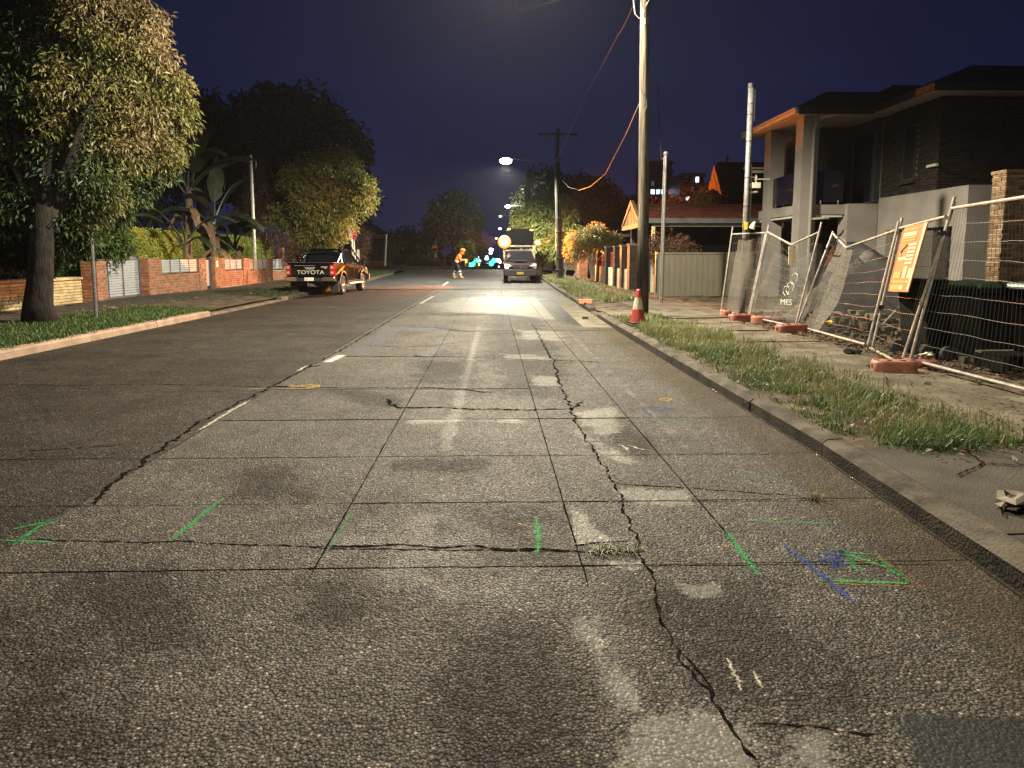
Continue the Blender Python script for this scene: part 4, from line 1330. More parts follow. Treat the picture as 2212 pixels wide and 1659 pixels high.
MB().b2((4.15, 46.4, .25), (5.35, 46.9, .55)).build('wall', M['render_old'], rf, bevel=.1)
mr_.flush()

cbf = thing('steel_fence', 'olive ribbed steel sheet fence across the neighbouring yard behind the thin metal post', 'fence', (0, 0, 0))
CY = 24.0
x = 5.86
k = 0
while x < 9.4:
    w = .198
    prof = [(0, 0), (.012, -.018), (.03, -.018), (.042, 0), (w - .006, 0)]
    vs = [(x + a, CY + b, .17) for a, b in prof] + [(x + a, CY + b, 1.6) for a, b in prof]
    fs = [(i, i + 1, 5 + i + 1, 5 + i) for i in range(4)]
    MB().add(vs, fs).build('panel', M['colorbond'], cbf)
    x += w
    k += 1
MB().b2((5.84, CY - .03, 1.6), (9.44, CY + .03, 1.66)).build('top_rail', M['colorbond'], cbf)
MB().b2((5.84, CY - .03, .12), (9.44, CY + .03, .17)).build('bottom_rail', M['colorbond'], cbf)
for x in (5.82, 8.2, 9.42):
    MB().b2((x - .04, CY - .035, .1), (x - .002, CY + .035, 1.68)).build('post', M['colorbond'], cbf)

# neighbour's carport with red tiled roof and a boarded street gable
cp = thing('tiled_carport', 'carport with low red tiled roof, pale posts and boarded gable behind the utility pole', 'carport', (0, 0, 0))
V, Q, A = [], [], []
b = 0
for r_ in range(9):
    y0, y1 = 26.2 + r_ * .34, 26.2 + (r_ + 1) * .34
    za, zb_ = 2.98 + r_ * .085, 2.98 + (r_ + 1) * .085
    for c_ in range(26):
        x0 = 6.0 + c_ * .3
        V += [(x0, y0 - .03, za + .03), (x0 + .29, y0 - .03, za + .03), (x0 + .29, y1, zb_ + .0), (x0, y1, zb_), (x0, y0 - .03, za), (x0 + .29, y0 - .03, za)]
        Q += [(b, b + 1, b + 2, b + 3), (b + 4, b + 5, b + 1, b)]
        A += [rnd.random()] * 6
        b += 6
np_obj('roof_tile', np_mesh('roof_tile', np.array(V), np.array(Q), M['roof_red'], {'rnd': np.array(A)}), cp, 'stuff')
MB().b2((6.0, 26.25, 2.83), (13.8, 29.3, 2.97)).build('ceiling', M['dark_wall'], cp)
MB().b2((5.95, 26.05, 2.78), (13.8, 26.2, 2.96)).build('gutter', M['frame_grey'], cp)
MB().b2((6.2, 26.3, 2.66), (13.8, 26.42, 2.775)).build('beam', M['wood_post'], cp)
for x in (6.24, 13.2):
    MB().b2((x - .055, 26.3, .1), (x + .055, 26.41, 2.655)).build('post', M['wood_post'], cp)
MB().b2((5.72, 26.2, .1), (5.86, 26.34, 2.62)).build('post', M['wood_post'], cp)
gb = MB()
ya, yb_, yc = 26.1, 27.9, 29.7
gb.prism([(ya, 2.62), (yc, 2.62), (yc, 2.8), (ya, 2.8)], 5.66, 5.76, 'x')
gb.prism([(ya, 2.8), (ya + .2, 2.8), (yb_, 3.58), (yb_, 3.78)], 5.64, 5.77, 'x').prism([(yc, 2.8), (yc - .2, 2.8), (yb_, 3.58), (yb_, 3.78)], 5.64, 5.77, 'x')
for t in (.3, .6, .9, 1.2, 1.5, 1.8, 2.1, 2.4, 2.7, 3.0, 3.3):
    yy = ya + t
    zt_ = 2.8 + (1 - abs(yy - yb_) / 1.8) * .82
    if zt_ > 2.9: gb.b2((5.68, yy - .09, 2.8), (5.74, yy + .07, zt_))
gb.build('gable', M['gable'], cp)
cph = MB().b2((6.0, 29.3, .1), (13.8, 29.5, 2.95)).build('back_wall', M['dark_wall'], cp)

nh = thing('gabled_house', 'dark tiled house with a small orange lit gable behind the galvanised pole', 'house', (0, 0, 0))
def hip(name, x0, x1, y0, y1, z0, xr0, xr1, yr, zr, mat, par):
    return MB().add([(x0, y0, z0), (x1, y0, z0), (x1, y1, z0), (x0, y1, z0), (xr0, yr, zr), (xr1, yr, zr)],
                    [(0, 1, 5, 4), (1, 2, 5), (2, 3, 4, 5), (3, 0, 4), (3, 2, 1, 0)]).build(name, mat, par)
MB().b2((10.6, 33.2, 0), (20, 42, 3.0)).build('wall', M['brick_dark'], nh)
hip('roof', 10.0, 22, 32.6, 42.6, 3.0, 12.6, 20, 37.6, 6.3, M['roof_dark'], nh)
MB().prism([(34.6, 4.6), (37.2, 4.6), (35.9, 6.25)], 11.6, 11.7, 'x').build('gable', M['gable'], nh)
MB().prism([(34.5, 4.5), (37.3, 4.5), (35.9, 6.4)], 11.72, 14.5, 'x').build('roof', M['roof_dark'], nh)
MB().prism([(35.1, 4.75), (36.7, 4.75), (35.9, 5.8)], 11.575, 11.6, 'x').build('gable_vent', M['gable'], nh)
MB().cyl((12.3, 36, 6.3), (12.3, 36, 6.6), .06).sphere((12.3, 36, 6.65), .1, 8, 6).build('finial', M['roof_dark'], nh)

dh = thing('dark_gabled_house', 'unlit house with plain gable beyond the orange bush', 'house', (0, 0, 0))
MB().b2((9.4, 54, 0), (16, 64, 4.2)).build('wall', M['dark_wall'], dh)
MB().prism([(9.2, 4.2), (14.2, 4.2), (11.2, 6.4)], 53.6, 64, 'y').build('roof', M['roof_dark'], dh)
MB().b2((9.6, 53.9, 3.1), (10.9, 54, 3.3)).build('window', M['win_dim'], dh)
wh = thing('flat_roofed_house', 'pale flat roofed building low between the orange bush and the utility pole', 'house', (0, 0, 0))
MB().b2((13.5, 78, 0), (18.5, 90, 5.6)).build('wall', M['tower_wall'], wh)
MB().b2((13.3, 77.6, 5.6), (18.7, 90, 5.9)).b2((13.3, 77.4, 6.9), (19.5, 90, 7.2)).build('roof', M['tower_wall'], wh)
MB().b2((14.6, 77.95, 6.0), (17.8, 78, 6.8)).build('window', M['tower_dark'], wh)
MB().b2((15.4, 77.6, 4.3), (17.0, 77.7, 4.8)).build('window', M['win_white'], wh)

# ================================================================== NEW TWO STOREY HOUSE
nhs = thing('new_house', 'new two storey dark brick house with pale rendered porch pillars and garage portal', 'house', (0, 0, 0))
MBK = Masonry(nhs, M['brick_dark'], limit=296)
def wallbox(a, b, mat=None, name='wall'):
    return MB().b2(a, b).build(name, mat or M['mortar_dark'], nhs)
ZE = 5.78
# upper storey block over the garage
wallbox((12.16, 18.62, .05), (20, 26, ZE))
MBK.face((12.15, 21.3, 3.2), (0, -1, 0), 2.7, ZE - 3.2, holes=((1.1, 1.7, 0.5, 2.1),))
MBK.face((12.15, 18.6, 3.2), (1, 0, 0), 4.5, ZE - 3.2)
# recessed block behind the balcony
wallbox((11.0, 22.9, 0.1), (12.9, 26, ZE))
MBK.face((11.0, 22.88, 3.13), (1, 0, 0), 1.15, ZE - 3.13)
MBK.face((10.99, 25.6, 3.13), (0, -1, 0), 2.7, ZE - 3.13)
MBK.face((10.99, 25.6, .3), (0, -1, 0), 2.7, 2.5)
MBK.face((11.0, 22.88, .3), (1, 0, 0), 1.15, 2.5)
MBK.face((12.6, 18.6, .1), (1, 0, 0), 4.0, 3.0)
MBK.flush()
# windows
def window(x0, y0, z0, x1, y1, z1, face, mat='glass'):
    w = MB()
    t = .05
    if face == 'W':
        w.b2((x0 - .02, y0, z0), (x0 + .06, y0 + t, z1)).b2((x0 - .02, y1 - t, z0), (x0 + .06, y1, z1)).b2((x0 - .02, y0 + t, z1 - t), (x0 + .06, y1 - t, z1)).b2((x0 - .02, y0 + t, z0), (x0 + .06, y1 - t, z0 + t))
        f = w.build('window', M['black_metal'], nhs)
        MB().b2((x0 + .01, y0 + t, z0 + t), (x0 + .03, y1 - t, z1 - t)).build('pane', M['glass'], f)
        MB().b2((x0 - .09, y0 - .05, z0 - .09), (x0 - .021, y1 + .05, z0 - .002)).build('sill', M['brick_dark'], f)
    else:
        w.b2((x0, y0 - .02, z0), (x0 + t, y0 + .06, z1)).b2((x1 - t, y0 - .02, z0), (x1, y0 + .06, z1)).b2((x0 + t, y0 - .02, z1 - t), (x1 - t, y0 + .06, z1)).b2((x0 + t, y0 - .02, z0), (x1 - t, y0 + .06, z0 + t))
        f = w.build('window', M['black_metal'], nhs)
        MB().b2((x0 + t, y0 + .01, z0 + t), (x1 - t, y0 + .03, z1 - t)).build('pane', M['glass'], f)
window(12.14, 19.6, 3.7, 0, 20.2, 5.3, 'W')
wallbox((12.0, 21.4, 3.2), (12.155, 22.87, ZE), M['black_metal'], 'window_surround')
window(11.98, 21.5, 3.2, 0, 22.8, 5.4, 'W')
# rendered garage portal
MB().b2((12.0, 17.1, 2.3), (12.6, 21.1, 3.3)).b2((12.0, 20.6, .1), (12.6, 21.1, 2.3)).b2((12.0, 17.1, .1), (12.75, 17.62, 2.3)).build('garage_portal', M['render'], nhs)
gd = bpy.data.objects.new('garage_door', None)
put(gd, nhs)
for i in range(4):
    MB().b2((12.5, 17.63, .12 + i * .545), (12.54, 20.59, .12 + i * .545 + .535)).build('panel', M['black_metal'], gd)
MB().b2((11.05, 21.12, .1), (12.0, 21.7, 3.14)).build('porch_wall', M['render'], nhs)
MB().b2((9.62, 21.3, 2.82), (11.05, 24.6, 3.12)).build('balcony_slab', M['render'], nhs)
MB().b2((9.66, 21.34, 2.74), (11.0, 24.55, 2.818)).build('soffit', M['soffit'], nhs)
for y0 in (21.15, 23.6):
    MB().b2((9.55, y0, .1), (10.05, y0 + .5, 2.815)).b2((9.55, y0, 3.125), (10.05, y0 + .5, ZE - .01)).b2((9.548, y0 - .002, 2.815), (10.052, y0 + .502, 3.125)).build('pillar', M['render'], nhs)
gl = MB().b2((9.68, 21.72, 3.2), (9.7, 23.55, 4.15))
bal = gl.build('balustrade', M['glass'], nhs)
bal2 = MB().b2((10.1, 21.36, 3.2), (11.0, 21.38, 4.15)).build('balustrade', M['glass'], nhs)
cl = MB()
for p in ((9.69, 21.95, 3.19), (9.69, 23.3, 3.19), (10.3, 21.37, 3.19), (10.85, 21.37, 3.19)):
    cl.cyl((p[0], p[1], 3.121), (p[0], p[1], 3.26), .03)
cl.build('spigot', M['chrome'], nhs)
# downpipe with offset at the near pillar
MB().tube([(9.86, 21.0, 5.72), (9.86, 20.98, 5.5), (9.86, 21.08, 5.3), (9.86, 21.08, .12)], .05, 10).build('downpipe', M['render'], nhs)
MB().tube([(9.9, 21.1, 2.66), (10.2, 20.9, 2.68), (10.35, 20.9, 2.68)], .04, 8).build('spout', M['render'], nhs)
# roofs, eaves
MB().b2((9.3, 21.0, ZE), (13.3, 25.4, ZE + .02)).build('soffit', M['soffit'], nhs)
MB().b2((11.6, 18.1, ZE + .03), (24, 27, ZE + .05)).build('soffit', M['soffit'], nhs)
hip('roof', 9.25, 13.6, 20.95, 25.5, ZE + .2, 11.15, 12.9, 23.1, 6.95, M['roof_dark'], nhs)
hip('roof', 11.55, 26, 18.05, 28, ZE + .22, 15.8, 21, 22.8, 7.75, M['roof_dark'], nhs)
hip('roof', 11.5, 17, 20.9, 25.6, ZE + .21, 13.4, 15, 23.2, 7.2, M['roof_dark'], nhs)
gt = MB().b2((9.2, 20.96, ZE + .03), (9.29, 25.4, ZE + .13)).b2((9.17, 20.96, ZE + .15), (9.28, 25.4, ZE + .2))
gt.build('gutter', M['gutter'], nhs)
MB().b2((9.292, 20.9, ZE + .02), (11.6, 20.99, ZE + .2)).b2((11.52, 18.0, ZE + .052), (11.6, 20.9, ZE + .23)).b2((11.6, 18.0, ZE + .052), (24, 18.09, ZE + .23)).build('fascia', M['gutter_dark'], nhs)
MB().b2((9.5, 25.6, 4.6), (10.4, 25.7, 4.7)).b2((9.4, 25.58, 4.75), (10.4, 25.7, 4.8)).build('lower_gutter', M['gutter'], nhs)
MB().b2((12.05, 18.55, 3.95), (12.13, 18.95, 4.02)).build('wall_lamp', M['sign_white'], nhs)

# brown brick neighbour close on the right
bb = thing('brown_brick_wall', 'weathered brown brick wall end behind the wheelie bins at the right edge', 'wall', (0, 0, 0))
mbb = Masonry(bb, M['brick_brown'], limit=298)
p_ = atY(2160, 555, 12.4)
bx = p_.x
MB().b2((bx + .005, 12.405, 0), (bx + 4, 12.74, 3.02)).build('core', M['mortar'], bb)
mbb.face((bx, 12.4, .1), (1, 0, 0), 2.4, 2.92, jit=.008)
mbb.face((bx, 12.74, .1), (0, -1, 0), .34, 2.92, jit=.006)
mbb.flush()
MB().b2((bx - .02, 12.38, 3.02), (bx + 4, 12.77, 3.08)).build('coping', M['brick_brown'], bb)

# ================================================================== DARK HOUSES AND WALLS BEYOND THE SIDE ROAD
lh = thing('corner_house', 'unlit hip roofed house on the far corner behind the street name sign', 'house', (0, 0, 0))
MB().b2((-22, 80, .4), (-14.2, 92, 4.6)).build('wall', M['dark_wall'], lh)
hip('roof', -22.6, -13.6, 79.4, 92.6, 4.6, -20, -16, 86, 6.4, M['roof_dark'], lh)
MB().b2((-15.9, 79.9, 3.4), (-15.2, 80, 4.1)).build('window', M['win_dim'], lh)
cf = thing('corner_fence', 'long green board fence on a brown brick base at the far corner', 'fence', (0, 0, 0))
x = -22.0
while x < -10.6:
    MB().b2((x, 75.4, 1.05), (x + .98, 75.5, 2.9)).build('panel', M['shed_green'], cf)
    x += 1.0
mcf = Masonry(cf, M['brick_red'], limit=200)
MB().b2((-22, 75.2, .35), (-8.6, 75.6, 1.04)).build('wall', M['mortar_dark'], cf)
mcf.face((-22, 75.19, .4), (1, 0, 0), 13.4, .64, bl=.46, bh=.15)
mcf.flush()
ff = thing('white_picket_fence', 'pale pillared front fence half hidden by shrubs beyond the side road', 'fence', (0, 0, 0))
for i in range(5):
    xx = -8.6 + i * .95
    MB().b2((xx, 82 - i * .3, .2), (xx + .3, 82.3 - i * .3, 1.9 if i < 3 else 1.3)).build('pillar', M['render'], ff)
    MB().b2((xx + .3, 82.1 - i * .3, .2), (xx + .95, 82.2 - i * .3, .9)).build('wall', M['render_old'], ff)

# ================================================================== FAR TOWERS WITH LIT WINDOWS
def tower(label, xa, xb, ytop, Y, storeys, lit, seed, depth=16, setback=None, cols=5):
    rs = random.Random(seed)
    a, b = atY(xa, ytop, Y), atY(xb, ytop, Y)
    t = thing('apartment_tower', label, 'tower', (0, 0, 0), group='far apartment towers')
    H_ = a.z
    sh = H_ / storeys
    MB().b2((a.x, Y, -2), (b.x, Y + depth, H_)).build('wall', M['tower_dark'], t)
    for s_ in range(storeys):
        MB().b2((a.x - .4, Y - .7, s_ * sh + sh * .66), (b.x + .4, Y - .005, s_ * sh + sh)).build('floor_band', M['tower_wall'], t)
    w = (b.x - a.x) / cols
    for i in range(cols + 1):
        if i % 2 == 0:
            MB().b2((a.x + i * w - .25, Y - .45, 0), (a.x + i * w + .25, Y - .01, H_ - sh * .4)).build('column', M['tower_wall'], t)
    for (c_, s_, m_) in lit:
        x0 = a.x + c_ * w + w * .12
        MB().b2((x0, Y - .3, s_ * sh + sh * .08), (x0 + w * .72, Y - .2, s_ * sh + sh * .62)).build('window', M[m_], t)
    for k in range(int(storeys * cols * .3)):
        c_, s_ = rs.randrange(cols), rs.randrange(storeys)
        MB().b2((a.x + c_ * w + w * .2, Y - .18, s_ * sh + sh * .1), (a.x + c_ * w + w * .7, Y - .1, s_ * sh + sh * .6)).build('window', M['win_dim'], t)
    return t
tower('tallest dark tower with rows of blue lit windows just past the utility pole', 1394, 1452, 348, 250, 12,
      [(1, 8, 'win_white'), (2, 8, 'win_blue'), (0, 6, 'win_blue'), (1, 6, 'win_blue'), (4, 6, 'win_white'), (4, 5, 'win_blue'), (2, 4, 'win_blue'), (4, 4, 'win_blue'), (2, 3, 'win_dim'), (4, 3, 'win_blue'), (1, 2, 'win_white'), (2, 2, 'win_blue'), (1, 1, 'win_dim'), (0, 5, 'win_blue'), (2, 6, 'win_blue'), (3, 8, 'win_blue'), (3, 4, 'win_blue'), (4, 3, 'win_white')], 1)
tower('stepped apartment block with a bright white lamp at its foot, left of the orange gable', 1472, 1521, 374, 230, 9,
      [(3, 8, 'win_white'), (1, 6, 'win_white'), (1, 5, 'win_white'), (0, 4, 'win_white'), (1, 3, 'win_white')], 2)
tower('dim stepped apartment block with one bright window, behind the sagging cable', 1252, 1301, 380, 240, 8,
      [(4, 5, 'win_white'), (4, 4, 'win_dim')], 3)

# ================================================================== STREET LAMPS, POLES, CABLES
def light(name, typ, loc, energy, col, parent=None, size=0.1, rot=None, spot=None, blend=1.0):
    d = bpy.data.lights.new(name, typ)
    d.energy = energy
    d.color = col
    if typ in ('POINT', 'SPOT'):
        d.shadow_soft_size = size
    if typ == 'SPOT':
        d.spot_size = R(spot)
        d.spot_blend = blend
    o = bpy.data.objects.new(name, d)
    o.location = loc
    if rot: o.rotation_euler = rot
    put(o, parent)
    return o
LED = (1.0, 0.87, 0.645)

def lamp_head(parent, p, lit=True, d=(-1, 0)):
    x, y, z = p
    MB().box((x, y, z + .08), (.62, .26, .09)).box((x + .33, y, z + .09), (.1, .14, .1)).build('lamp_housing', M['frame_grey'], parent, bevel=.03)
    MB().sphere((x - .04, y, z - .04), .25, 16, 10, (1.3, 1.0, .7)).build('lamp_lens', M['led_white'], parent)

NLY = 3.6
near = thing('street_lamp', 'near street lamp out of the frame over the road, timber pole with long steel arm', 'street lamp', (0, 0, 0))
MB().tube([(6.6, NLY, 0), (6.6, NLY, 5), (6.6, NLY, 9.2)], [.15, .13, .11], 12).build('pole', M['timber'], near)
MB().tube([(6.6, NLY, 7.6), (2.9, NLY, 7.95), (.95, NLY, 8.05)], .03, 8).build('arm', M['galv'], near)
lamp_head(near, (.6, NLY, 7.95))
light('lamp_light', 'SPOT', (.55, NLY, 7.62), 3600, LED, near, .14, (0, 0, 0), 178, .25)

p2y = 38.2
p2 = thing('street_lamp', 'lit street lamp on an arm from the dark timber pole beside the parked utility', 'street lamp', (0, 0, 0), group='street lamps on timber poles')
b_ = gnd(1206, 604, .13 + road_z(p2y))
b_ = Vector((3.82, p2y, .1))
tp = atY(1203, 345, p2y)
t2 = atY(1205, 278, p2y)
MB().tube([b_, (b_ + tp) / 2, tp], [.17, .155, .14], 12).build('pole', M['timber_dark'], p2)
MB().tube([tp, t2], [.10, .09], 10).build('pole_top', M['timber_dark'], p2)
cb = atY(1205, 290, p2y)
MB().box((cb.x, cb.y, cb.z), (2.2, .1, .1)).build('crossarm', M['timber_dark'], p2)
cd = MB()
cd.tube([b_ + Vector((.2, -.1, 0)), atY(1212, 480, p2y - .1), atY(1209, 430, p2y - .1)], .05, 8)
cd.build('conduit', M['cable'], p2)
for yy in (582, 556, 530, 500, 470):
    q = atY(1207, yy, p2y - .02)
    MB().cyl((q.x, q.y, q.z - .02), (q.x, q.y, q.z + .02), .19, None, 12).build('strap', M['galv'], p2)
MB().box(tuple(tp), (.34, .34, .2)).build('bracket', M['frame_grey'], p2)
lp = atY(1094, 346, p2y)
am = atY(1190, 357, p2y)
MB().tube([am, (am + lp) / 2 + Vector((0, 0, .12)), lp + Vector((.35, 0, .1))], .028, 8).build('arm', M['galv'], p2)
lamp_head(p2, lp)
light('lamp_light', 'SPOT', tuple(lp + Vector((0, 0, -.34))), 18000, (1.0, .93, .72), p2, .14, (0, R(8), 0), 172, .4)

for i, (x, yy, Y, arm) in enumerate(((1097, 446, 74, 1), (1081, 467, 95, 0), (1080, 494, 128, 0), (1072, 515, 190, 0))):
    q = atY(x, yy, Y)
    t = thing('street_lamp', 'small distant lit street lamp, number %s of the row going up above the amber beacon' % ('one two three four'.split()[3 - i]), 'street lamp', (0, 0, 0), group='street lamps on timber poles')
    t['label'] = ['greenish lit lamp just under the big street lamp, topmost of the distant row', 'small reddish white lamp second from top of the distant row',
                  'bluish white lamp third from top of the distant row', 'small white lamp lowest of the distant row, left above the amber beacon'][i]
    px = 4.2 + .0 * i
    MB().tube([(px, Y, road_z(Y)), (px, Y, q.z + .3)], .14, 8).build('pole', M['timber_dark'], t)
    MB().tube([(px, Y, q.z + .1), (q.x, Y, q.z + .12)], .05, 6).build('arm', M['galv'], t)
    MB().sphere(tuple(q), .22 if i != 1 else .14, 10, 8, (1.3, 1, .7)).build('lamp_lens', M['led_white'] if i == 0 else (M['far_warm'] if i == 1 else M['far_white']), t)
    if i == 0: light('lamp_light', 'POINT', tuple(q + Vector((0, -.2, -.45))), 5000, LED, t, .2)

up = thing('utility_pole', 'tall weathered timber utility pole with street lamp arm standing behind the traffic cone', 'pole', (0, 0, 0))
u0 = Vector((3.38, 15.1, .05))
u1 = atY(1393.5, 0, 15.1)
u2 = u0 + (u1 - u0) * 1.6
MB().tube([u0, u0.lerp(u1, .33), u0.lerp(u1, .66), u1, u2], [.135, .122, .11, .10, .09], 16).build('pole', M['timber'], up, smooth=True)
MB().tube([(u0.x + .1, 14.95, 7.9), (2.2, 14.85, 8.25), (.85, 14.8, 8.35)], .03, 8).build('lamp_arm', M['galv'], up)
lamp_head(up, (.5, 14.8, 8.25))
light('lamp_light', 'SPOT', (.45, 14.8, 7.92), 23000, LED, up, .14, (0, R(7), 0), 170, .3)
q = atY(1382, 470, 15.0)
MB().box((q.x, 14.96, q.z), (.05, .02, .55)).build('marker_strip', M['wood_post'], up)
MB().tube([atY(1387, 0, 14.97), atY(1385, 90, 14.96), atY(1384, 190, 14.96), atY(1396, 215, 14.96), atY(1397, 230, 14.96), atY(1387, 252, 14.96)], .009, 6).build('wire', M['cable'], up)
MB().tube([atY(1366, -20, 14.9), atY(1372, 30, 14.9), atY(1381, 40, 14.9), atY(1392, 25, 14.9), atY(1398, 5, 14.95)], .012, 6).build('drop_loop', M['cable_pale'], up)
MB().tube([atY(1383, -20, 14.9), atY(1386, 12, 14.9), atY(1395, 18, 14.9), atY(1402, 0, 14.95)], .009, 6).build('drop_loop', M['cable_pale'], up)
MB().box(tuple(atY(1397, 45, 14.95)), (.08, .08, .12)).build('bracket', M['galv'], up)
MB().box((u2.x, u2.y, u2.z - .5), (2.3, .1, .12)).build('crossarm', M['timber'], up)

def cable(name, pts, r, mat, label, sag=0.0):
    P_ = []
    pts = [Vector(p) for p in pts]
    for k in range(len(pts) - 1):
        for i in range(8):
            t = i / 8
            q = pts[k].lerp(pts[k + 1], t)
            q.z -= sag * 4 * t * (1 - t)
            P_.append(q)
    P_.append(pts[-1])
    return tag(MB().tube(P_, r, 6).build(name, mat), label, 'cable')
cable('cable', [atY(1202, 348, p2y), atY(1212, 325, 36.5), atY(1270, 195, 27), atY(1335, 75, 19.5), atY(1355, 40, 17.5), atY(1374, -8, 15.6)], .014, M['cable_brown'], 'brown cable climbing from the lamp pole to the top of the utility pole', .03)
cable('cable', [atY(1214, 388, p2y), atY(1228, 404, 37), atY(1250, 411, 35), atY(1275, 403, 32), atY(1308, 375, 28), atY(1352, 290, 22), atY(1385, 215, 15.3)], .012, M['cable_pale'], 'thin pale cable sagging low between the lamp pole and the utility pole')
cable('cable', [atY(985, 57, 60), atY(1090, 33, 52), atY(1205, 0, 44), atY(1320, -40, 36)], .035, M['cable_pale'], 'single pale wire crossing the sky at the top of the view')
cable('cable', [atY(1420, 180, 30), atY(1424, 270, 25), atY(1428, 338, 22.4)], .012, M['cable_brown'], 'faint service wire dropping to the top of the thin metal post')

mp = thing('metal_post', 'thin silver metal service post in front of the olive steel fence', 'post', (0, 0, 0))
m0 = gnd(1428, 655, .12)
m1 = atY(1438, 332, m0.y)
MB().tube([m0, m1], .05, 10).build('post', M['galv'], mp)
MB().sphere(tuple(m1), .075, 10, 6).build('cap', M['galv'], mp)
MB().tube([m0 + Vector((-.06, -.05, 0)), m1 + Vector((-.06, -.05, -.1))], .014, 6).build('conduit', M['cable_pale'], mp)
MB().tube([atY(1428, 342, m0.y), atY(1437, 346, m0.y)], .012, 6).build('hook', M['galv'], mp)

gv = thing('galvanised_pole', 'tall galvanised steel pole with small white weather sensor, behind the leaning fence panels', 'pole', (0, 0, 0))
g0 = gnd(1603, 678, .12)
g1 = atY(1623, 190, g0.y)
MB().tube([g0, g1], .07, 14).build('pole', M['galv'], gv, smooth=True)
MB().cyl(tuple(g1), tuple(g1 + Vector((0, 0, .1))), .075, .08, 12).build('cap', M['black_metal'], gv)
for yy in (224, 246, 302, 380, 441, 500, 600):
    q = g0.lerp(g1, (678 - yy) / 488)
    MB().cyl((q.x, q.y, q.z - .012), (q.x, q.y, q.z + .012), .0735, None, 14).build('strap', M['black_metal'], gv)
q = atY(1611, 488, g0.y)
MB().box((q.x - .02, q.y - .07, q.z), (.07, .02, .18)).build('label_plate', M['plastic_yellow'], gv)
q = g0.lerp(g1, (678 - 396) / 488)
ws = MB().box((q.x + .2, q.y, q.z), (.2, .12, .13)).cyl((q.x + .07, q.y, q.z - .17), (q.x + .26, q.y, q.z - .15), .03).cyl((q.x + .2, q.y, q.z + .06), (q.x + .2, q.y, q.z + .24), .022).box((q.x + .12, q.y, q.z + .19), (.2, .05, .03)).box((q.x + .34, q.y, q.z + .14), (.32, .16, .015))
wsb = ws.build('weather_sensor', M['sign_white'], gv)
MB().tube([q + Vector((.08, 0, .5)), q + Vector((.1, 0, 0)), q + Vector((.09, 0, -.9)), q + Vector((.05, 0, -1.8))], .014, 6).build('cable', M['cable_pale'], gv)
MB().cyl((q.x + .1, q.y, q.z + 1.5), (q.x + .1, q.y, q.z + 2.2), .013).build('antenna', M['sign_white'], gv)
MB().cyl((q.x + .13, q.y - .02, q.z - 1.02), (q.x + .2, q.y - .05, q.z - .86), .09, .02, 10).build('horn', M['sign_cream'], gv)

wp = thing('white_pole', 'thin pale pole rising behind the clipped hedge', 'pole', (0, 0, 0))
w0 = atY(550, 540, 38)
w1 = atY(541, 335, 38)
MB().tube([w0 - Vector((0, 0, 1.6)), w0, w1], .085, 10).build('pole', M['pole_white'], wp)
MB().tube([w1 + Vector((.08, 0, -.2)), w1 + Vector((.28, 0, -.35)), w1 + Vector((.26, 0, -.7))], .02, 6).build('hook', M['pole_white'], wp)

# parking sign on the left verge, mostly buried in leaves
sg = thing('sign_post', 'grey sign post with white parking plates half hidden by the big street tree', 'sign', (0, 0, 0))
s0 = gnd(208, 690, .16)
s1 = atY(191, 405, s0.y)
MB().tube([s0 - Vector((0, 0, .2)), s1], .035, 8).build('post', M['galv'], sg)
a = atY(183, 407, s0.y - .06)
b = atY(203, 498, s0.y - .06)
mid = (a + b) / 2
MB().box((mid.x - .02, mid.y, mid.z + .22), (.22, .012, .42)).build('sign_plate', M['sign_white'], sg)
MB().box((mid.x + .03, mid.y, mid.z - .24), (.22, .012, .42)).build('sign_plate', M['sign_white'], sg)

# red and cream parking signs beside the ute, on a thin pole with a pale lamp column behind
rs_ = thing('parking_sign', 'paired cream and red parking signs on a thin pole beside the parked ute', 'sign', (0, 0, 0))
Yr = 33.8
ra, rb = atY(753.5, 497.5, Yr), atY(769, 516.5, Yr)
w = (rb.x - ra.x)
zc, hh = (ra.z + rb.z) / 2, ra.z - rb.z
MB().tube([(rb.x - .09, Yr + .05, .15), (rb.x - .13, Yr + .05, ra.z + .05)], .03, 8).build('post', M['galv'], rs_)
f1 = MB().box((ra.x + w * .25, Yr, zc), (w * .5, .012, hh)).build('sign_plate', M['sign_cream'], rs_)
f2 = MB().box((ra.x + w * .755, Yr, zc - .01), (w * .49, .012, hh)).build('sign_plate', M['sign_red'], rs_)
text_obj('lettering', '1P', .2, M['ink'], f1, (ra.x + w * .25, Yr - .008, zc + .12), (R(90), 0, 0), .001)
MB().box((ra.x + w * .25, Yr - .008, zc - .08), (.12, .002, .02)).box((ra.x + w * .25, Yr - .008, zc - .13), (.12, .002, .02)).build('lettering', M['sign_red'], f1)
MB().box((ra.x + w * .755, Yr - .008, zc + .14), (.1, .002, .05)).box((ra.x + w * .755, Yr - .008, zc + .02), (.14, .002, .02)).build('lettering', M['sign_cream'], f2)
pc = thing('lamp_column', 'pale painted column behind the red parking sign', 'pole', (0, 0, 0))
c0, c1 = atY(764, 556, 40), atY(755, 440, 40)
MB().tube([(c0.x, 40, .2), c0, c1, c1 + Vector((-.1, 0, 2.0))], [.13, .12, .1, .09], 10).build('column', M['pole_white'], pc)
sb = thing('sign_post', 'small white sign plate low behind the ute bonnet', 'sign', (0, 0, 0))
q = atY(774, 552, 44)
MB().box((q.x, 44, q.z), (.16, .012, .75)).build('sign_plate', M['sign_white'], sb)
MB().cyl((q.x, 44.03, .2), (q.x, 44.03, q.z + .4), .025).build('post', M['galv'], sb)

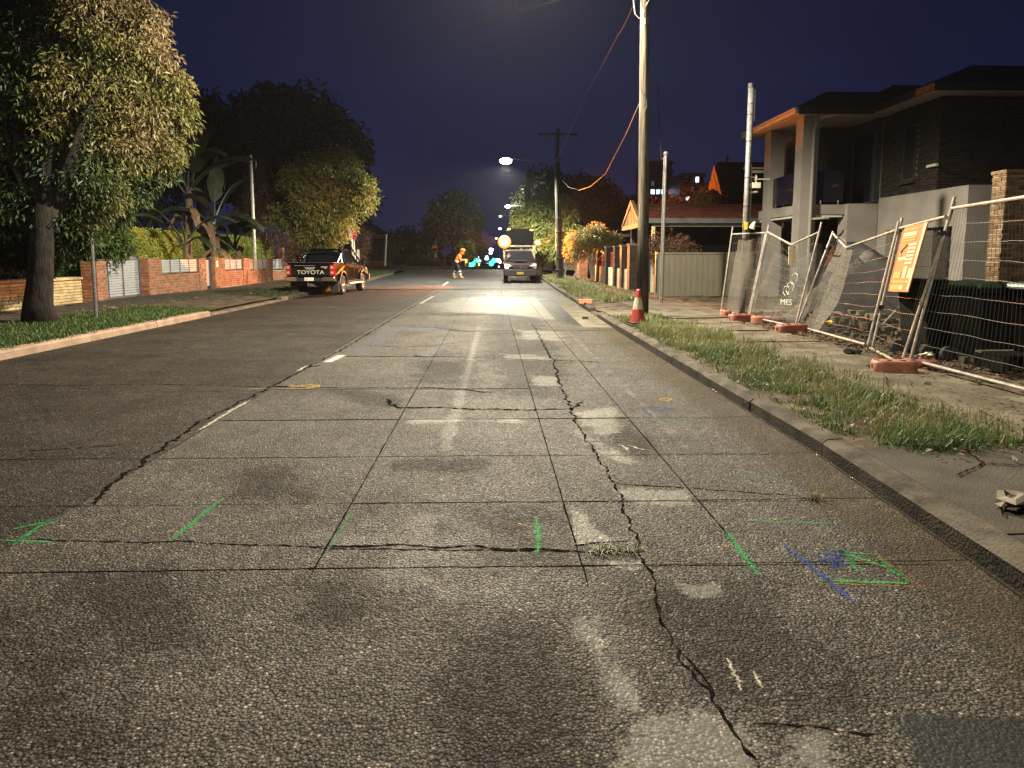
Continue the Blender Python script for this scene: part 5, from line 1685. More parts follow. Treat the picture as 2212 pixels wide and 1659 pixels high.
ns = thing('street_name_sign', 'white street name blade on a tall white post at the side road corner', 'sign', (0, 0, 0))
Yn = 72.0
n0, n1 = atY(831, 578, Yn), atY(834, 506, Yn)
MB().tube([(n0.x, Yn, .3), (n1.x, Yn, n1.z)], .1, 10).build('post', M['pole_white'], ns)
a, b = atY(811.5, 507.5, Yn), atY(833, 514, Yn)
bl = MB().box(((a.x + b.x) / 2, Yn - .06, (a.z + b.z) / 2), (b.x - a.x, .04, .34)).build('name_blade', M['sign_white'], ns)
MB().box(((a.x + b.x) / 2 - .1, Yn - .083, (a.z + b.z) / 2), (.68, .004, .06)).build('lettering', M['ink'], bl)
MB().cyl((b.x - .17, Yn - .083, (a.z + b.z) / 2), (b.x - .17, Yn - .088, (a.z + b.z) / 2), .07).build('emblem', M['ink'], bl)

sp2 = thing('speed_sign', 'orange framed radar speed sign with dark display on a thin pole', 'sign', (0, 0, 0))
Ys = 80.0
a, b = atY(934, 530, Ys), atY(944.5, 544, Ys)
MB().tube([((a.x + b.x) / 2, Ys + .1, .3), ((a.x + b.x) / 2 + .1, Ys + .1, a.z + .5)], .05, 8).build('post', M['galv'], sp2)
MB().box(((a.x + b.x) / 2, Ys, (a.z + b.z) / 2), (b.x - a.x, .06, a.z - b.z)).build('sign_plate', M['sign_orange'], sp2)
MB().box(((a.x + b.x) / 2, Ys - .04, b.z + .24), ((b.x - a.x) * .8, .02, .32)).build('display', M['sign_blank'], sp2)
for i, (x, ya_, yb_, Y) in enumerate(((901, 482, 566, 84), (925, 545, 580, 78))):
    a, b = atY(x, ya_, Y), atY(x + 1, yb_, Y)
    t = thing('thin_post', ['tall thin pole among the dark shrubs left of the speed sign', 'short thin post just left of the speed sign'][i], 'pole', (0, 0, 0))
    MB().tube([a, (b.x, Y, .2)], .07, 8).build('post', M['galv'], t)

# median island with hoop rails, and distant signals
isl = thing('median_island', None, None, kind='structure')
Yi = 66.0
a, b = atY(960, 584, Yi), atY(1031, 584, Yi)
mb = MB().prism([(a.x - 4, Yi + .1), (b.x - .4, Yi), (b.x, Yi + .5), (b.x + .05, Yi + 1.2), (b.x - .3, Yi + 1.7), (a.x - 4, Yi + 1.6)], .3, .56)
mb.build('island_kerb', M['concrete'], isl, bevel=.05)
hl = thing('hoop_rail', 'yellow and red hoop rail on the traffic island right of the worker', 'railing', (0, 0, 0))
Yh = 66.6
def hoop(par, x0, x1, yt, Y):
    p, q = atY(x0, yt, Y), atY(x1, yt, Y)
    r_ = .22
    pts = [(p.x, Y, .5), (p.x, Y, p.z - r_)]
    pts += [(p.x + r_ - r_ * math.cos(t), Y, p.z - r_ + r_ * math.sin(t)) for t in (.5, 1.05, 1.57)]
    pts += [(q.x - r_ + r_ * math.sin(t), Y, q.z - r_ + r_ * math.cos(t)) for t in (0, .5, 1.05, 1.57)]
    pts += [(q.x, Y, .5)]
    MB().tube(pts, .06, 8).build('hoop', M['plate_yellow'], par)
    MB().cyl(((p.x + q.x) / 2 - .15, Y, p.z), ((p.x + q.x) / 2 + .25, Y, p.z), .07).cyl((p.x, Y, p.z - .9), (p.x, Y, p.z - .55), .07).build('band', M['sign_red'], par)
hoop(hl, 1011.5, 1027.5, 555, Yh)
h2 = thing('barrier_rail', 'low pale barrier rail between the worker and the hoop rail', 'railing', (0, 0, 0))
for xx in (1006, 1009.3):
    p = atY(xx, 558, 67.2)
    MB().cyl((p.x, 67.2, .4), (p.x, 67.2, p.z), .05).build('post', M['wood_post'], h2)
p, q = atY(1002, 564, 67.2), atY(1009.3, 564, 67.2)
MB().cyl(tuple(p), tuple(q), .05).build('rail', M['wood_post'], h2)
sig = [(1029.5, 562, 'sig_green', .30, 'topmost left'), (1016.7, 573, 'sig_green', .3, 'lower left inside the hoop'), (1021.4, 570.5, 'sig_green', .28, 'upper right inside the hoop'),
       (1067, 563, 'sig_green', .3, 'nearer the amber beacon'), (1061.5, 569, 'sig_green', .32, 'lowest near the amber beacon')]
for i, (x, y, m_, r_, w_) in enumerate(sig):
    Y = 125 + 3 * i
    q = atY(x, y, Y)
    t = thing('traffic_signal', ['green traffic light just right of the hoop rail top', 'green traffic light low inside the hoop rail, the left one', 'green traffic light inside the hoop rail, the right one',
                                 'green traffic light below the amber beacon, the higher one', 'green traffic light below the amber beacon, the lower one'][i], 'traffic light', (0, 0, 0), group='distant green traffic lights')
    MB().box((q.x, Y + .35, q.z + .5), (.7, .3, 1.9)).build('housing', M['black_metal'], t)
    MB().cyl((q.x, Y + .5, -2.2), (q.x, Y + .5, q.z + 1.2), .09).build('pole', M['frame_grey'], t)
    MB().sphere((q.x, Y, q.z), r_ * 1.5, 12, 10, (1, .5, 1)).build('lamp_lens', M[m_], t)
fl = [(1060, 539.5, 'far_white', .34), (1063.5, 539.5, 'far_white', .25), (1059.7, 546.5, 'far_white', .32), (1066, 552.7, 'far_white', .24), (1051.4, 554.6, 'far_white', .26), (1050, 558.6, 'far_white', .26), (1053, 559, 'far_white', .26), (1032.5, 555.5, 'far_white', .2), (1036.6, 563.6, 'far_warm', .22),
      (1035, 571.8, 'far_amber', .3), (1051.3, 571, 'far_amber', .32), (1074.5, 562, 'far_white', .4), (1077, 562, 'far_white', .36), (1080.3, 565.5, 'far_warm', .36), (1077.5, 576, 'far_white', .18), (1079, 528, 'far_warm', .16), (1095, 537, 'far_amber', .1)]
names = ['uppermost white lamp of the far cluster', 'second lamp beside the uppermost of the far cluster', 'white lamp right under the uppermost pair of the far cluster', 'small white lamp right of the far cluster', 'upper lamp of the triple cluster beyond the signals', 'left lamp of the triple cluster beyond the signals', 'right lamp of the triple cluster beyond the signals',
         'small white lamp above the left green signal', 'yellowish lamp right of the left green signal', 'left amber lamp low over the far road', 'right amber lamp low over the far road', 'wide white lamp left of the parked utility', 'second half of the wide white lamp by the parked utility', 'square warm lamp touching the parked utility mirror', 'tiny white lamp low beside the parked utility', 'small warm lamp left of the big amber beacon', 'amber glint right under the far lamp']
for i, (x, y, m_, r_) in enumerate(fl[:-1]):
    Y = 150 + 2.5 * i
    q = atY(x, y, Y)
    t = thing('distant_lamp', names[i], 'lamp', (0, 0, 0), group='distant lamps down the road')
    MB().cyl((q.x, Y + .3, -2.4), (q.x, Y + .3, q.z), .07).build('post', M['frame_grey'], t)
    MB().sphere(tuple(q), r_ * 1.05, 10, 8).build('lamp_lens', M[m_], t)
fr = thing('far_car', 'pale car far down the road under the amber lamps', 'car', (0, 0, 0))
q = atY(1046, 577, 130)
MB().box((q.x, 130, q.z), (1.9, 4, .6)).build('body', M['tray_white'], fr)
MB().box((q.x, 130.3, q.z + .5), (1.5, 2.2, .45)).build('cabin', M['glass'], fr)

# ================================================================== TREES AND PLANTS
def leaves(rs, centers, crad, n_per, ln, wd, droop=0.4, cup=0.25, tone=None, spread=(1, 1, 0.8)):
    """leaf blades (two folded triangles as one quad each half) gathered in sprays round the given centres"""
    C_ = np.repeat(centers, n_per, 0)
    n = len(C_)
    d = rs.normal(size=(n, 3))
    d /= np.linalg.norm(d, axis=1)[:, None] + 1e-9
    r = crad * np.cbrt(rs.uniform(0.05, 1, n))
    if np.ndim(crad): r = np.repeat(crad, n_per) * np.cbrt(rs.uniform(0.05, 1, n))
    P = C_ + d * r[:, None] * np.array(spread)
    ax = d * 0.9 + rs.normal(size=(n, 3)) * 0.55
    ax[:, 2] -= droop * rs.uniform(0.3, 1.7, n)
    ax /= np.linalg.norm(ax, axis=1)[:, None] + 1e-9
    sd = np.cross(ax, rs.normal(size=(n, 3)))
    sd /= np.linalg.norm(sd, axis=1)[:, None] + 1e-9
    nm = np.cross(ax, sd)
    L_ = ln * rs.uniform(0.4, 1.5, n)[:, None]
    W_ = wd * rs.uniform(0.6, 1.3, n)[:, None]
    v0 = P
    v1 = P + ax * L_ * 0.45 + sd * W_ * 0.5 + nm * W_ * cup
    v2 = P + ax * L_ - np.array([0, 0, 1.0]) * L_ * 0.12
    v3 = P + ax * L_ * 0.45 - sd * W_ * 0.5 + nm * W_ * cup
    V = np.stack([v0, v1, v2, v3], 1).reshape(-1, 3)
    Q = np.arange(n * 4).reshape(n, 4)
    if tone is None:
        t = rs.uniform(0, 1, n)
    else:
        t = np.clip(np.repeat(tone, n_per) + rs.normal(0, 0.13, n), 0, 1)
    return V, Q, np.repeat(t, 4)

def blob_points(rs, blobs, clear=0.5):
    pts, bl = [], []
    for (c, r, n) in blobs:
        u = rs.normal(size=(n, 3))
        u /= np.linalg.norm(u, axis=1)[:, None]
        k = clear + (1 - clear) * np.sqrt(rs.uniform(0, 1, n))
        p = np.array(c) + u * np.array(r) * k[:, None]
        wob = np.array([noise.noise(Vector(q) * 0.55) for q in p])
        wob2 = np.array([noise.noise(Vector(q) * 1.7) for q in p])
        p += u * (wob * 0.45 + wob2 * 0.3)[:, None] * np.array(r)
        pts.append(p)
    return np.vstack(pts)

def tree(name, label, base, r0, fork, blobs, mat, bark, ln, wd, n_per, crad, seed, droop=0.4, clear=0.5, group=None, limbs=True, dead=None, lean=(0, 0), toneamp=0.35, tone0=0.45, kind_cat='tree', trunk_top=None, spread=(1, 1, .8)):
    rs = np.random.RandomState(seed)
    t = thing(name, label, kind_cat, (0, 0, 0), 0, group)
    base = Vector(base)
    top = base + Vector((lean[0], lean[1], fork))
    mb = MB()
    n = 7
    pts = [base.lerp(top, i / (n - 1)) + Vector((rs.normal() * r0 * .18, rs.normal() * r0 * .18, 0)) * (0 if i in (0,) else 1) for i in range(n)]
    pts[0] = base - Vector((0, 0, .12))
    mb.tube(pts, [r0 * (1.5, 1.12, 1.0, .95, .92, .9, .85)[i] for i in range(n)], 12)
    if limbs:
        for (c, r, k) in blobs:
            cv = Vector(c)
            st = top.lerp(base, rs.uniform(0, .18))
            mid = st.lerp(cv, .5) + Vector((rs.normal() * .15, rs.normal() * .15, .25))
            mb.tube([st - Vector((0, 0, .1)), mid, cv], [r0 * .5, r0 * .3, r0 * .1], 7)
            for j in range(5):
                u = rs.normal(size=3)
                u /= np.linalg.norm(u)
                e_ = cv + Vector(u * np.array(r) * .85)
                mb.tube([mid.lerp(cv, rs.uniform(.3, 1)), (cv + e_) / 2 + Vector((0, 0, .1)), e_], [r0 * .16, r0 * .1, r0 * .03], 5)
    mb.build('trunk', bark, t, smooth=True)
    P = blob_points(rs, blobs, clear)
    tn = np.array([noise.noise(Vector(q) * 0.7 + Vector((seed, 0, 0))) for q in P])
    tone = np.clip(tone0 + toneamp * 1.6 * tn, 0, 1)
    if dead is not None:
        tone = np.clip(tone + np.array([dead(*q) for q in P]), 0, 1)
    V, Q, A = leaves(rs, P, crad, n_per, ln, wd, droop, tone=tone, spread=spread)
    me = np_mesh('crown', V, Q, mat, {'rnd': A})
    np_obj('crown', me, t)
    return t

def B(x, y, Y, rx, rz=None, ry=None, n=100):   # crown lobe by where it is seen
    c = atY(x, y, Y)
    return ((c.x, c.y, c.z), (rx, ry or rx, rz or rx), n)

tb = gnd(86, 697, .19)
big = [B(70, 90, 16.3, 1.5, 1.2, n=170), B(200, 60, 16.0, 1.25, 1.0, n=150), B(275, 110, 16.0, .95, .9, n=120), B(330, 190, 16.2, .75, .75, n=110), B(250, 230, 15.8, 1.1, .9, n=150),
       B(130, 220, 15.6, 1.4, 1.0, n=180), B(10, 250, 15.4, 1.2, 1.0, n=140), B(310, 300, 16.3, .75, .6, n=100), B(215, 330, 15.6, 1.1, .8, n=150), B(90, 370, 15.4, 1.25, .85, n=160),
       B(330, 360, 16.6, .5, .4, n=60), B(265, 395, 16.2, .75, .5, n=90), B(165, 450, 15.8, .75, .5, n=80), B(20, 420, 15.2, .9, .7, n=100), B(70, 500, 15.4, .8, .4, n=80), B(120, 10, 16.5, 1.6, .8, n=140), B(385, 245, 16.6, .28, .3, n=26), B(300, 60, 16.2, .5, .4, n=50),
       B(-60, 150, 16, 1.4, 1.6, n=130), B(-40, 350, 15.6, 1.0, 1.0, n=80), B(120, -60, 17, 2.2, 1.0, n=130), B(100, 520, 15.2, .6, .4, n=50), B(150, 500, 15.6, .6, .4, n=56), B(40, 540, 16.0, .7, .4, n=50), B(196, 440, 15.9, .35, .45, n=50), B(130, 470, 14.8, .7, .5, n=80), B(60, 450, 14.6, .8, .6, n=80), B(200, 400, 14.9, .7, .5, n=70), B(95, 500, 14.7, .5, .35, n=44), B(165, 515, 15.3, .4, .3, n=34), B(228, 460, 16.4, .4, .3, n=36), B(85, 560, 15.7, .3, .22, n=22), B(10, 480, 16.3, .8, .5, n=60)]
tree('street_tree', 'large leafy street tree with dark trunk on the left verge, its leaves half dried', tb, .235, 2.3, big, M['leaf_mix'], M['bark'], 0.125, .05, 42, .27, 3, droop=.8, clear=.4,
     dead=lambda x, y, z: (.33 if (x > -9.0 and z > 3.6) else 0) + (.1 if x > -8.2 else 0) - (.2 if z < 3.3 else 0), tone0=.38, lean=(.25, 0), spread=(1, 1, .75))

yt = [B(650, 400, 35.5, 1.35, 1.2, n=120), B(725, 390, 35.5, 1.2, 1.2, n=120), B(770, 420, 35.3, .75, .9, n=80), B(690, 450, 34.8, 1.4, .9, n=140), B(625, 470, 35.5, .8, .7, n=70), B(722, 478, 35, .85, .8, n=90), B(700, 510, 35, 1.1, .5, n=80),
      B(730, 345, 35.8, .55, .5, n=40), B(660, 360, 35.8, .6, .5, n=40), B(785, 400, 35.3, .4, .5, n=30)]
ytb = atY(690, 590, 35.5)
tree('verge_tree', 'rounded yellow green tree overhanging the parked ute', (ytb.x, 35.5, .2), .16, 1.6, yt, M['leaf_yellow'], M['bark'], .19, .085, 24, .42, 5, droop=.6, tone0=.5)

# shrubs behind the stone wall and gate
tree('garden_shrub', 'dense dark green garden shrub behind the sandstone wall', (-13.2, 20.6, .5), .05, .5, [B(150, 585, 20.6, .9, .5, n=90), B(185, 565, 21.6, .8, .6, n=80), B(120, 570, 20.5, .8, .5, n=60)], M['leaf_green'], M['bark'], .11, .06, 30, .28, 7, tone0=.3, limbs=False, kind_cat='shrub')
tree('garden_shrub', 'bright green shrub rising behind the sign post beside the gate', (-12.6, 20.3, .4), .05, .8, [B(228, 470, 20.6, .7, .9, n=70), B(240, 520, 20.8, .6, .6, n=50), B(205, 500, 20.2, .5, .6, n=40)], M['leaf_green'], M['bark'], .14, .07, 26, .3, 8, tone0=.65, limbs=False, kind_cat='shrub')
tree('garden_tree', 'dark garden tree filling the gap behind the street tree, left of the broad leaved plants', (-17.5, 27, .4), .12, 2, [B(90, 420, 24.5, 2.6, 2.0, n=130), B(260, 420, 33, 2.4, 1.6, n=110), B(310, 455, 33, 1.6, .8, n=70), B(0, 500, 23, 2, 1.6, n=80), B(190, 330, 30, 2.6, 1.8, n=100), B(330, 330, 34, 1.6, 1.4, n=60), B(160, 480, 27, 1.6, 1.2, n=60)], M['leaf_dark'], M['bark'], .16, .08, 24, .5, 9, tone0=.4)

# clipped hedges
def hedge(label, x0, x1, y0, y1, z0, z1, seed, n):
    rs = np.random.RandomState(seed)
    t = thing('hedge', label, 'hedge', (0, 0, 0), 0, 'clipped hedges behind the brick fence')
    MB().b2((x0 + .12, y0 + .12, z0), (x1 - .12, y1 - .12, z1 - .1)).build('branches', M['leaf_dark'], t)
    V_, Q_, A_ = [], [], []
    f = rs.uniform(0, 1, n)
    areas = np.array([(y1 - y0) * (z1 - z0), (x1 - x0) * (z1 - z0), (x1 - x0) * (y1 - y0)])
    p = np.cumsum(areas / areas.sum())
    u, v = rs.uniform(0, 1, n), rs.uniform(0, 1, n)
    E_ = np.where(f < p[0], x1, x0 + (x1 - x0) * u)
    Yy = np.where(f < p[0], y0 + (y1 - y0) * u, np.where(f < p[1], y0, y0 + (y1 - y0) * v))
    Z = np.where(f < p[1], z0 + (z1 - z0) * v, z1)
    C_ = np.stack([E_, Yy, Z], -1) + rs.normal(0, .03, (n, 3))
    tone = np.clip(.5 + .5 * np.array([noise.noise(Vector(c) * 1.1) for c in C_]), 0, 1)
    V, Q, A = leaves(rs, C_, .07, 6, .10, .055, .2, tone=tone)
    np_obj('foliage', np_mesh('foliage', V, Q, M['leaf_hedge'], {'rnd': A}), t)
HX = -13.4
hedge('long clipped hedge behind the first slatted infill panel, left of the broad leaved plants', HX - 1.2, HX, yat(262, HX), yat(398, HX), .5, 2.5, 1, 7000)
hedge('clipped hedge to the right of the broad leaved plants, ending at the thin pale pole', HX - 1.2, HX, yat(418, HX), yat(588, HX), .5, 2.5, 2, 8500)

# giant broad leaved plants: each big leaf is its own part
def frond(parent, base, tip_dir, ln, w, stalk, mat, seed, sag=0.9, name='leaf'):
    rs = random.Random(seed)
    d = Vector(tip_dir).normalized()
    side = d.cross(Vector((0, 0, 1))).normalized()
    pts = []
    p = Vector(base)
    v = d.copy()
    n = 12
    for i in range(n + 1):
        pts.append(p.copy())
        v = (v + Vector((0, 0, -sag * (0.05 + .32 * (i / n) ** 1.6)))).normalized()
        p = p + v * ((stalk + ln) / n)
    mb = MB()
    rows = []
    k0 = int(n * stalk / (stalk + ln))
    for i in range(k0, n + 1):
        t = (i - k0) / max(1, n - k0)
        ww = w * (math.sin(math.pi * min(1, .08 + t * .92)) ** .6) * .5 if 0 < t < 1 else w * .06
        tear = rs.uniform(.72, 1.05)
        fold = .35 + .25 * t
        c = pts[i]
        rows.append((c + side * ww * tear - Vector((0, 0, ww * fold)), c, c - side * ww * rs.uniform(.72, 1.05) - Vector((0, 0, ww * fold))))
    vs = [q for r in rows for q in r]
    fs = []
    for i in range(len(rows) - 1):
        for j in (0, 1):
            fs.append((i * 3 + j, i * 3 + j + 1, (i + 1) * 3 + j + 1, (i + 1) * 3 + j))
    mb.add(vs, fs)
    o = mb.build(name, mat, parent, smooth=False)
    MB().tube(pts, [.05 * (1 - .8 * i / n) for i in range(n + 1)], 5).build('stalk', M['stalk'] if mat is M['frond_dead'] else M['frond'], o)
    return o
def strelitzia(label, x, Y, ztop, nl, seed, dead=3, trunk=True, ln=1.9, w=.62):
    rs = random.Random(seed)
    c = atY(x, 555, Y)
    t = thing('broad_leaved_plant', label, 'plant', (0, 0, 0), 0, 'giant broad leaved plants behind the hedge')
    MB().tube([(c.x, Y, .1), (c.x + rs.uniform(-.2, .2), Y, ztop * .5), (c.x + rs.uniform(-.3, .3), Y, ztop)], [.2, .17, .14], 10).build('trunk', M['stalk'], t)
    for i in range(nl):
        a = (i / nl) * math.pi + rs.uniform(-.25, .25)
        el = rs.uniform(.55, 1.35)
        dr = Vector((math.cos(a) * math.cos(el) * 1.2, rs.uniform(-.6, .35), math.sin(el)))
        frond(t, (c.x + rs.uniform(-.12, .12), Y + rs.uniform(-.1, .1), ztop - rs.uniform(0, .4)), dr, ln * rs.uniform(.8, 1.15), w * rs.uniform(.8, 1.2), 1.2 * rs.uniform(.7, 1.2), M['frond'], seed * 31 + i, sag=rs.uniform(.7, 1.1))
    for i in range(dead):
        a = rs.uniform(0, 6.28)
        frond(t, (c.x, Y, ztop - rs.uniform(.4, 1.6)), (math.cos(a) * .7, math.sin(a) * .7 - .2, .1), 1.3, .4, .25, M['frond_dead'], seed * 57 + i, sag=2.2)
    return t
strelitzia('tallest broad leaved plant behind the hedges, with fanned leaves against the sky', 415, 31.5, 4.6, 9, 3, dead=4, ln=2.5, w=.8)
strelitzia('shaggy broad leaved plant with dead brown leaves, between the two hedges', 468, 32.0, 3.2, 8, 4, dead=7, ln=1.8, w=.7)
strelitzia('slender broad leaved plant in front of the hedge gap', 398, 27.5, 2.2, 5, 6, dead=1, ln=1.3, w=.42)
strelitzia('short broad leaved plant behind the hedge, left of the others', 325, 28.5, 2.5, 6, 7, dead=2, ln=1.2, w=.4)
strelitzia('low broad leaved plant at the right edge of the group', 510, 34, 2.0, 6, 8, dead=2, ln=1.7, w=.6)

tree('conifer', 'narrow brown conifer column behind the thin pale pole', (atY(548, 555, 41).x, 41, .3), .12, 4.5, [B(545, 480, 41, 1.0, 1.4, n=130), B(548, 410, 41, .8, 1.2, n=90), B(550, 365, 41, .5, .8, n=50), B(530, 500, 40, 1.0, .7, n=60), B(575, 500, 41, .8, .9, n=60)], M['leaf_brown'], M['bark'], .2, .035, 26, .35, 12, droop=1.2, limbs=False)
tree('background_tree', 'huge dark tree mass rising behind the plants and the yellow green tree', (atY(640, 555, 62).x, 62, .3), .6, 7, [B(560, 300, 62, 3.6, 3.2, n=170), B(650, 270, 62, 4.2, 2.6, n=200), B(720, 330, 62, 2.8, 3, n=140), B(745, 420, 60, 2.2, 2.8, n=110), B(600, 400, 62, 4, 3, n=150), B(690, 400, 62, 3.5, 3, n=130), B(520, 380, 60, 2.4, 3, n=90), B(600, 225, 63, 2.6, 1.2, n=80)], M['leaf_dark'], M['bark'], .5, .3, 26, .9, 13, tone0=.3)
tree('background_tree', 'dark palm like tree top beside the large street tree, against the sky', (atY(440, 555, 45).x, 45, .3), .3, 6, [B(445, 260, 45, 1.8, 1.8, n=80), B(470, 320, 45, 2, 1.8, n=80), B(400, 330, 44, 1.8, 2, n=70)], M['leaf_dark'], M['bark'], .7, .18, 22, .8, 14, droop=.9, tone0=.25)
tree('dry_shrub', 'brown twiggy shrub by the end of the brick fence', (atY(620, 575, 36).x, 37, .25), .05, .6, [B(615, 545, 37, .8, .9, n=60), B(640, 530, 38, .6, .8, n=40)], M['leaf_brown'], M['bark'], .16, .03, 26, .3, 15, limbs=False, kind_cat='shrub')
tree('narrow_shrub', 'narrow brown shrub behind the bonnet of the parked ute', (atY(782, 570, 46).x, 46, .25), .06, .8, [B(783, 540, 46, .45, .9, n=40), B(785, 510, 46, .3, .7, n=25)], M['leaf_brown'], M['bark'], .22, .04, 24, .3, 16, limbs=False, kind_cat='shrub')
# far side of the side road
tree('far_tree', 'broad dark tree straight ahead behind the crossing worker', (atY(985, 580, 84).x, 84, .3), .4, 2.5, [B(975, 470, 84, 2.8, 2.4, n=150), B(950, 500, 84, 2, 2, n=90), B(1010, 490, 84, 2.0, 2.6, n=100), B(985, 440, 84, 1.8, 1.2, n=70), B(1020, 530, 84, 1.3, 1.6, n=50)], M['leaf_dark'], M['bark_pale'], .4, .25, 26, .8, 17, tone0=.7)
tree('far_tree', 'grey green tree with pale stems at the foot of the broad dark tree', (atY(1005, 580, 80).x, 80, .3), .12, 2, [B(1008, 535, 80, .9, 1, n=50), B(1000, 545, 80, .6, .8, n=30)], M['leaf_green'], M['bark_pale'], .3, .14, 24, .4, 18, droop=1.2, tone0=.5)
for i, (x, y, r, lab) in enumerate(((870, 525, 2.0, 'dark shrub mass behind the street name sign'), (905, 530, 1.8, 'dark shrub mass left of the radar speed sign'), (850, 535, 1.6, 'low dark shrub above the green board fence'), (935, 565, 1.1, 'low shrub at the foot of the radar speed sign'), (918, 555, 1.0, 'dark shrub by the pale pillared fence'), (986, 562, .6, 'dark bush right behind the crossing worker'))):
    Y = 86 - i
    c = atY(x, y, Y)
    tree('far_shrub', lab, (c.x, Y, .3), .1, 1, [((c.x, Y, c.z), (r, r, r * .9), 70), ((c.x + r * .7, Y, c.z - r * .5), (r * .7, r * .7, r * .7), 40)], M['leaf_dark'], M['bark'], .4, .22, 22, .6, 20 + i, limbs=False, tone0=.6, kind_cat='shrub')
mnd = thing('low_shrub', 'low dark clipped mound beside the kerb beyond the side road', 'shrub', (0, 0, 0))
rs9 = np.random.RandomState(3)
c = atY(905, 577, 74)
P9 = blob_points(rs9, [((c.x - 1.2, 74, .7), (1.6, 1, .75), 120), ((c.x + 1.2, 74, .7), (1.6, 1, .7), 120)], .6)
V, Q, A = leaves(rs9, P9, .3, 20, .2, .12)
np_obj('foliage', np_mesh('foliage', V, Q, M['leaf_dark'], {'rnd': A}), mnd)

# right side
g = [B(1175, 455, 47, 1.3, 1.0, n=110), B(1210, 465, 46.5, 1.1, 1.0, n=90), B(1140, 475, 47, .8, .7, n=60), B(1185, 500, 46, 1.3, .8, n=90), B(1225, 515, 45, .9, .9, n=70), B(1150, 500, 46.5, .7, .6, n=40), B(1170, 535, 45, .9, .6, n=60), B(1225, 545, 44, .7, .5, n=40)]
gb_ = atY(1166, 605, 45)
tree('verge_tree', 'leafy green tree behind the dark lamp pole, its underside lit orange', (gb_.x, 45.5, .3), .22, 1.5, g, M['leaf_yellow'], M['bark_pale'], .3, .12, 26, .45, 31, droop=1.0, tone0=.3, toneamp=.3)
bu = [B(1275, 515, 36, .75, .5, n=80), B(1305, 520, 36, .6, .4, n=60), B(1255, 520, 36, .55, .45, n=50), B(1325, 520, 36, .35, .25, n=26), B(1285, 500, 36, .5, .3, n=36), B(1245, 545, 36.5, .45, .35, n=30)]
bc = atY(1278, 565, 36)
t = tree('garden_bush', 'spreading orange lit bush behind the brick fences', (bc.x, 36, .2), .06, 1.0, bu, M['leaf_tan'], M['bark_pale'], .2, .055, 24, .3, 32, droop=.5, tone0=.6, kind_cat='bush')
mb = MB()
for k in range(7):
    a = atY(1262 + 5 * k, 500 + (k % 3) * 10, 36 + .1 * k)
    mb.tube([(bc.x + .03 * k, 36, .3), (bc.x + (a.x - bc.x) * .4, 36, 1.2), tuple(a)], [.035, .03, .012], 5)
mb.build('stem', M['bark_pale'], t)
tree('background_tree', 'dark broad tree behind the orange bush and the sagging cable', (atY(1265, 555, 56).x, 56, .3), .3, 3, [B(1250, 440, 56, 2.6, 2, n=120), B(1300, 470, 56, 2.2, 1.6, n=90), B(1215, 430, 57, 1.8, 2, n=80), B(1290, 430, 57, 1.6, 1.4, n=60), B(1330, 510, 55, 1.6, 1, n=50)], M['leaf_dark'], M['bark'], .4, .2, 26, .7, 33, tone0=.8)
tree('background_tree', 'tall dark tree behind the lit street lamp pole top', (atY(1155, 555, 75).x, 75, .2), .3, 4, [B(1170, 410, 75, 2.2, 2.4, n=90), B(1195, 430, 75, 2, 2, n=70), B(1140, 440, 76, 1.4, 2, n=50)], M['leaf_dark'], M['bark'], .5, .25, 22, .8, 34, tone0=.5)
dp = thing('dead_trunk', 'bare brown trunk standing above the green verge tree', 'tree', (0, 0, 0))
a, b = atY(1140, 480, 62), atY(1141, 365, 62)
MB().tube([(a.x, 62, .3), a, b], [.35, .3, .22], 10).tube([a.lerp(b, .6), atY(1152, 355, 62)], [.15, .05], 6).build('trunk', M['bark_pale'], dp)
tree('yard_tree', 'bare twiggy brown tree over the red tiled carport', (atY(1500, 555, 33).x, 32.5, .2), .12, 2.4, [B(1470, 435, 33, 1.0, .5, n=14), B(1510, 425, 33, 1.0, .6, n=30), B(1540, 440, 33, .8, .5, n=22), B(1450, 445, 33, .6, .3, n=14)], M['leaf_brown'], M['bark'], .2, .04, 18, .5, 35, tone0=.5)
tree('yard_shrub', 'small orange lit conifer above the red tiled carport', (atY(1517, 555, 31).x, 30.6, .2), .05, 1.5, [B(1518, 432, 30.6, .22, .36, n=30), B(1510, 447, 30.6, .25, .2, n=16)], M['leaf_tan'], M['bark'], .13, .05, 22, .14, 36, limbs=False, kind_cat='shrub')
tree('yard_shrub', 'dark shrub under the carport behind the olive steel fence', (atY(1450, 560, 25.5).x, 25.2, .2), .05, .6, [B(1440, 535, 25.4, .75, .5, n=60), B(1475, 540, 25.4, .5, .4, n=40), B(1412, 530, 25.4, .25, .35, n=20)], M['leaf_brown'], M['bark'], .1, .045, 26, .25, 37, limbs=False, kind_cat='shrub')

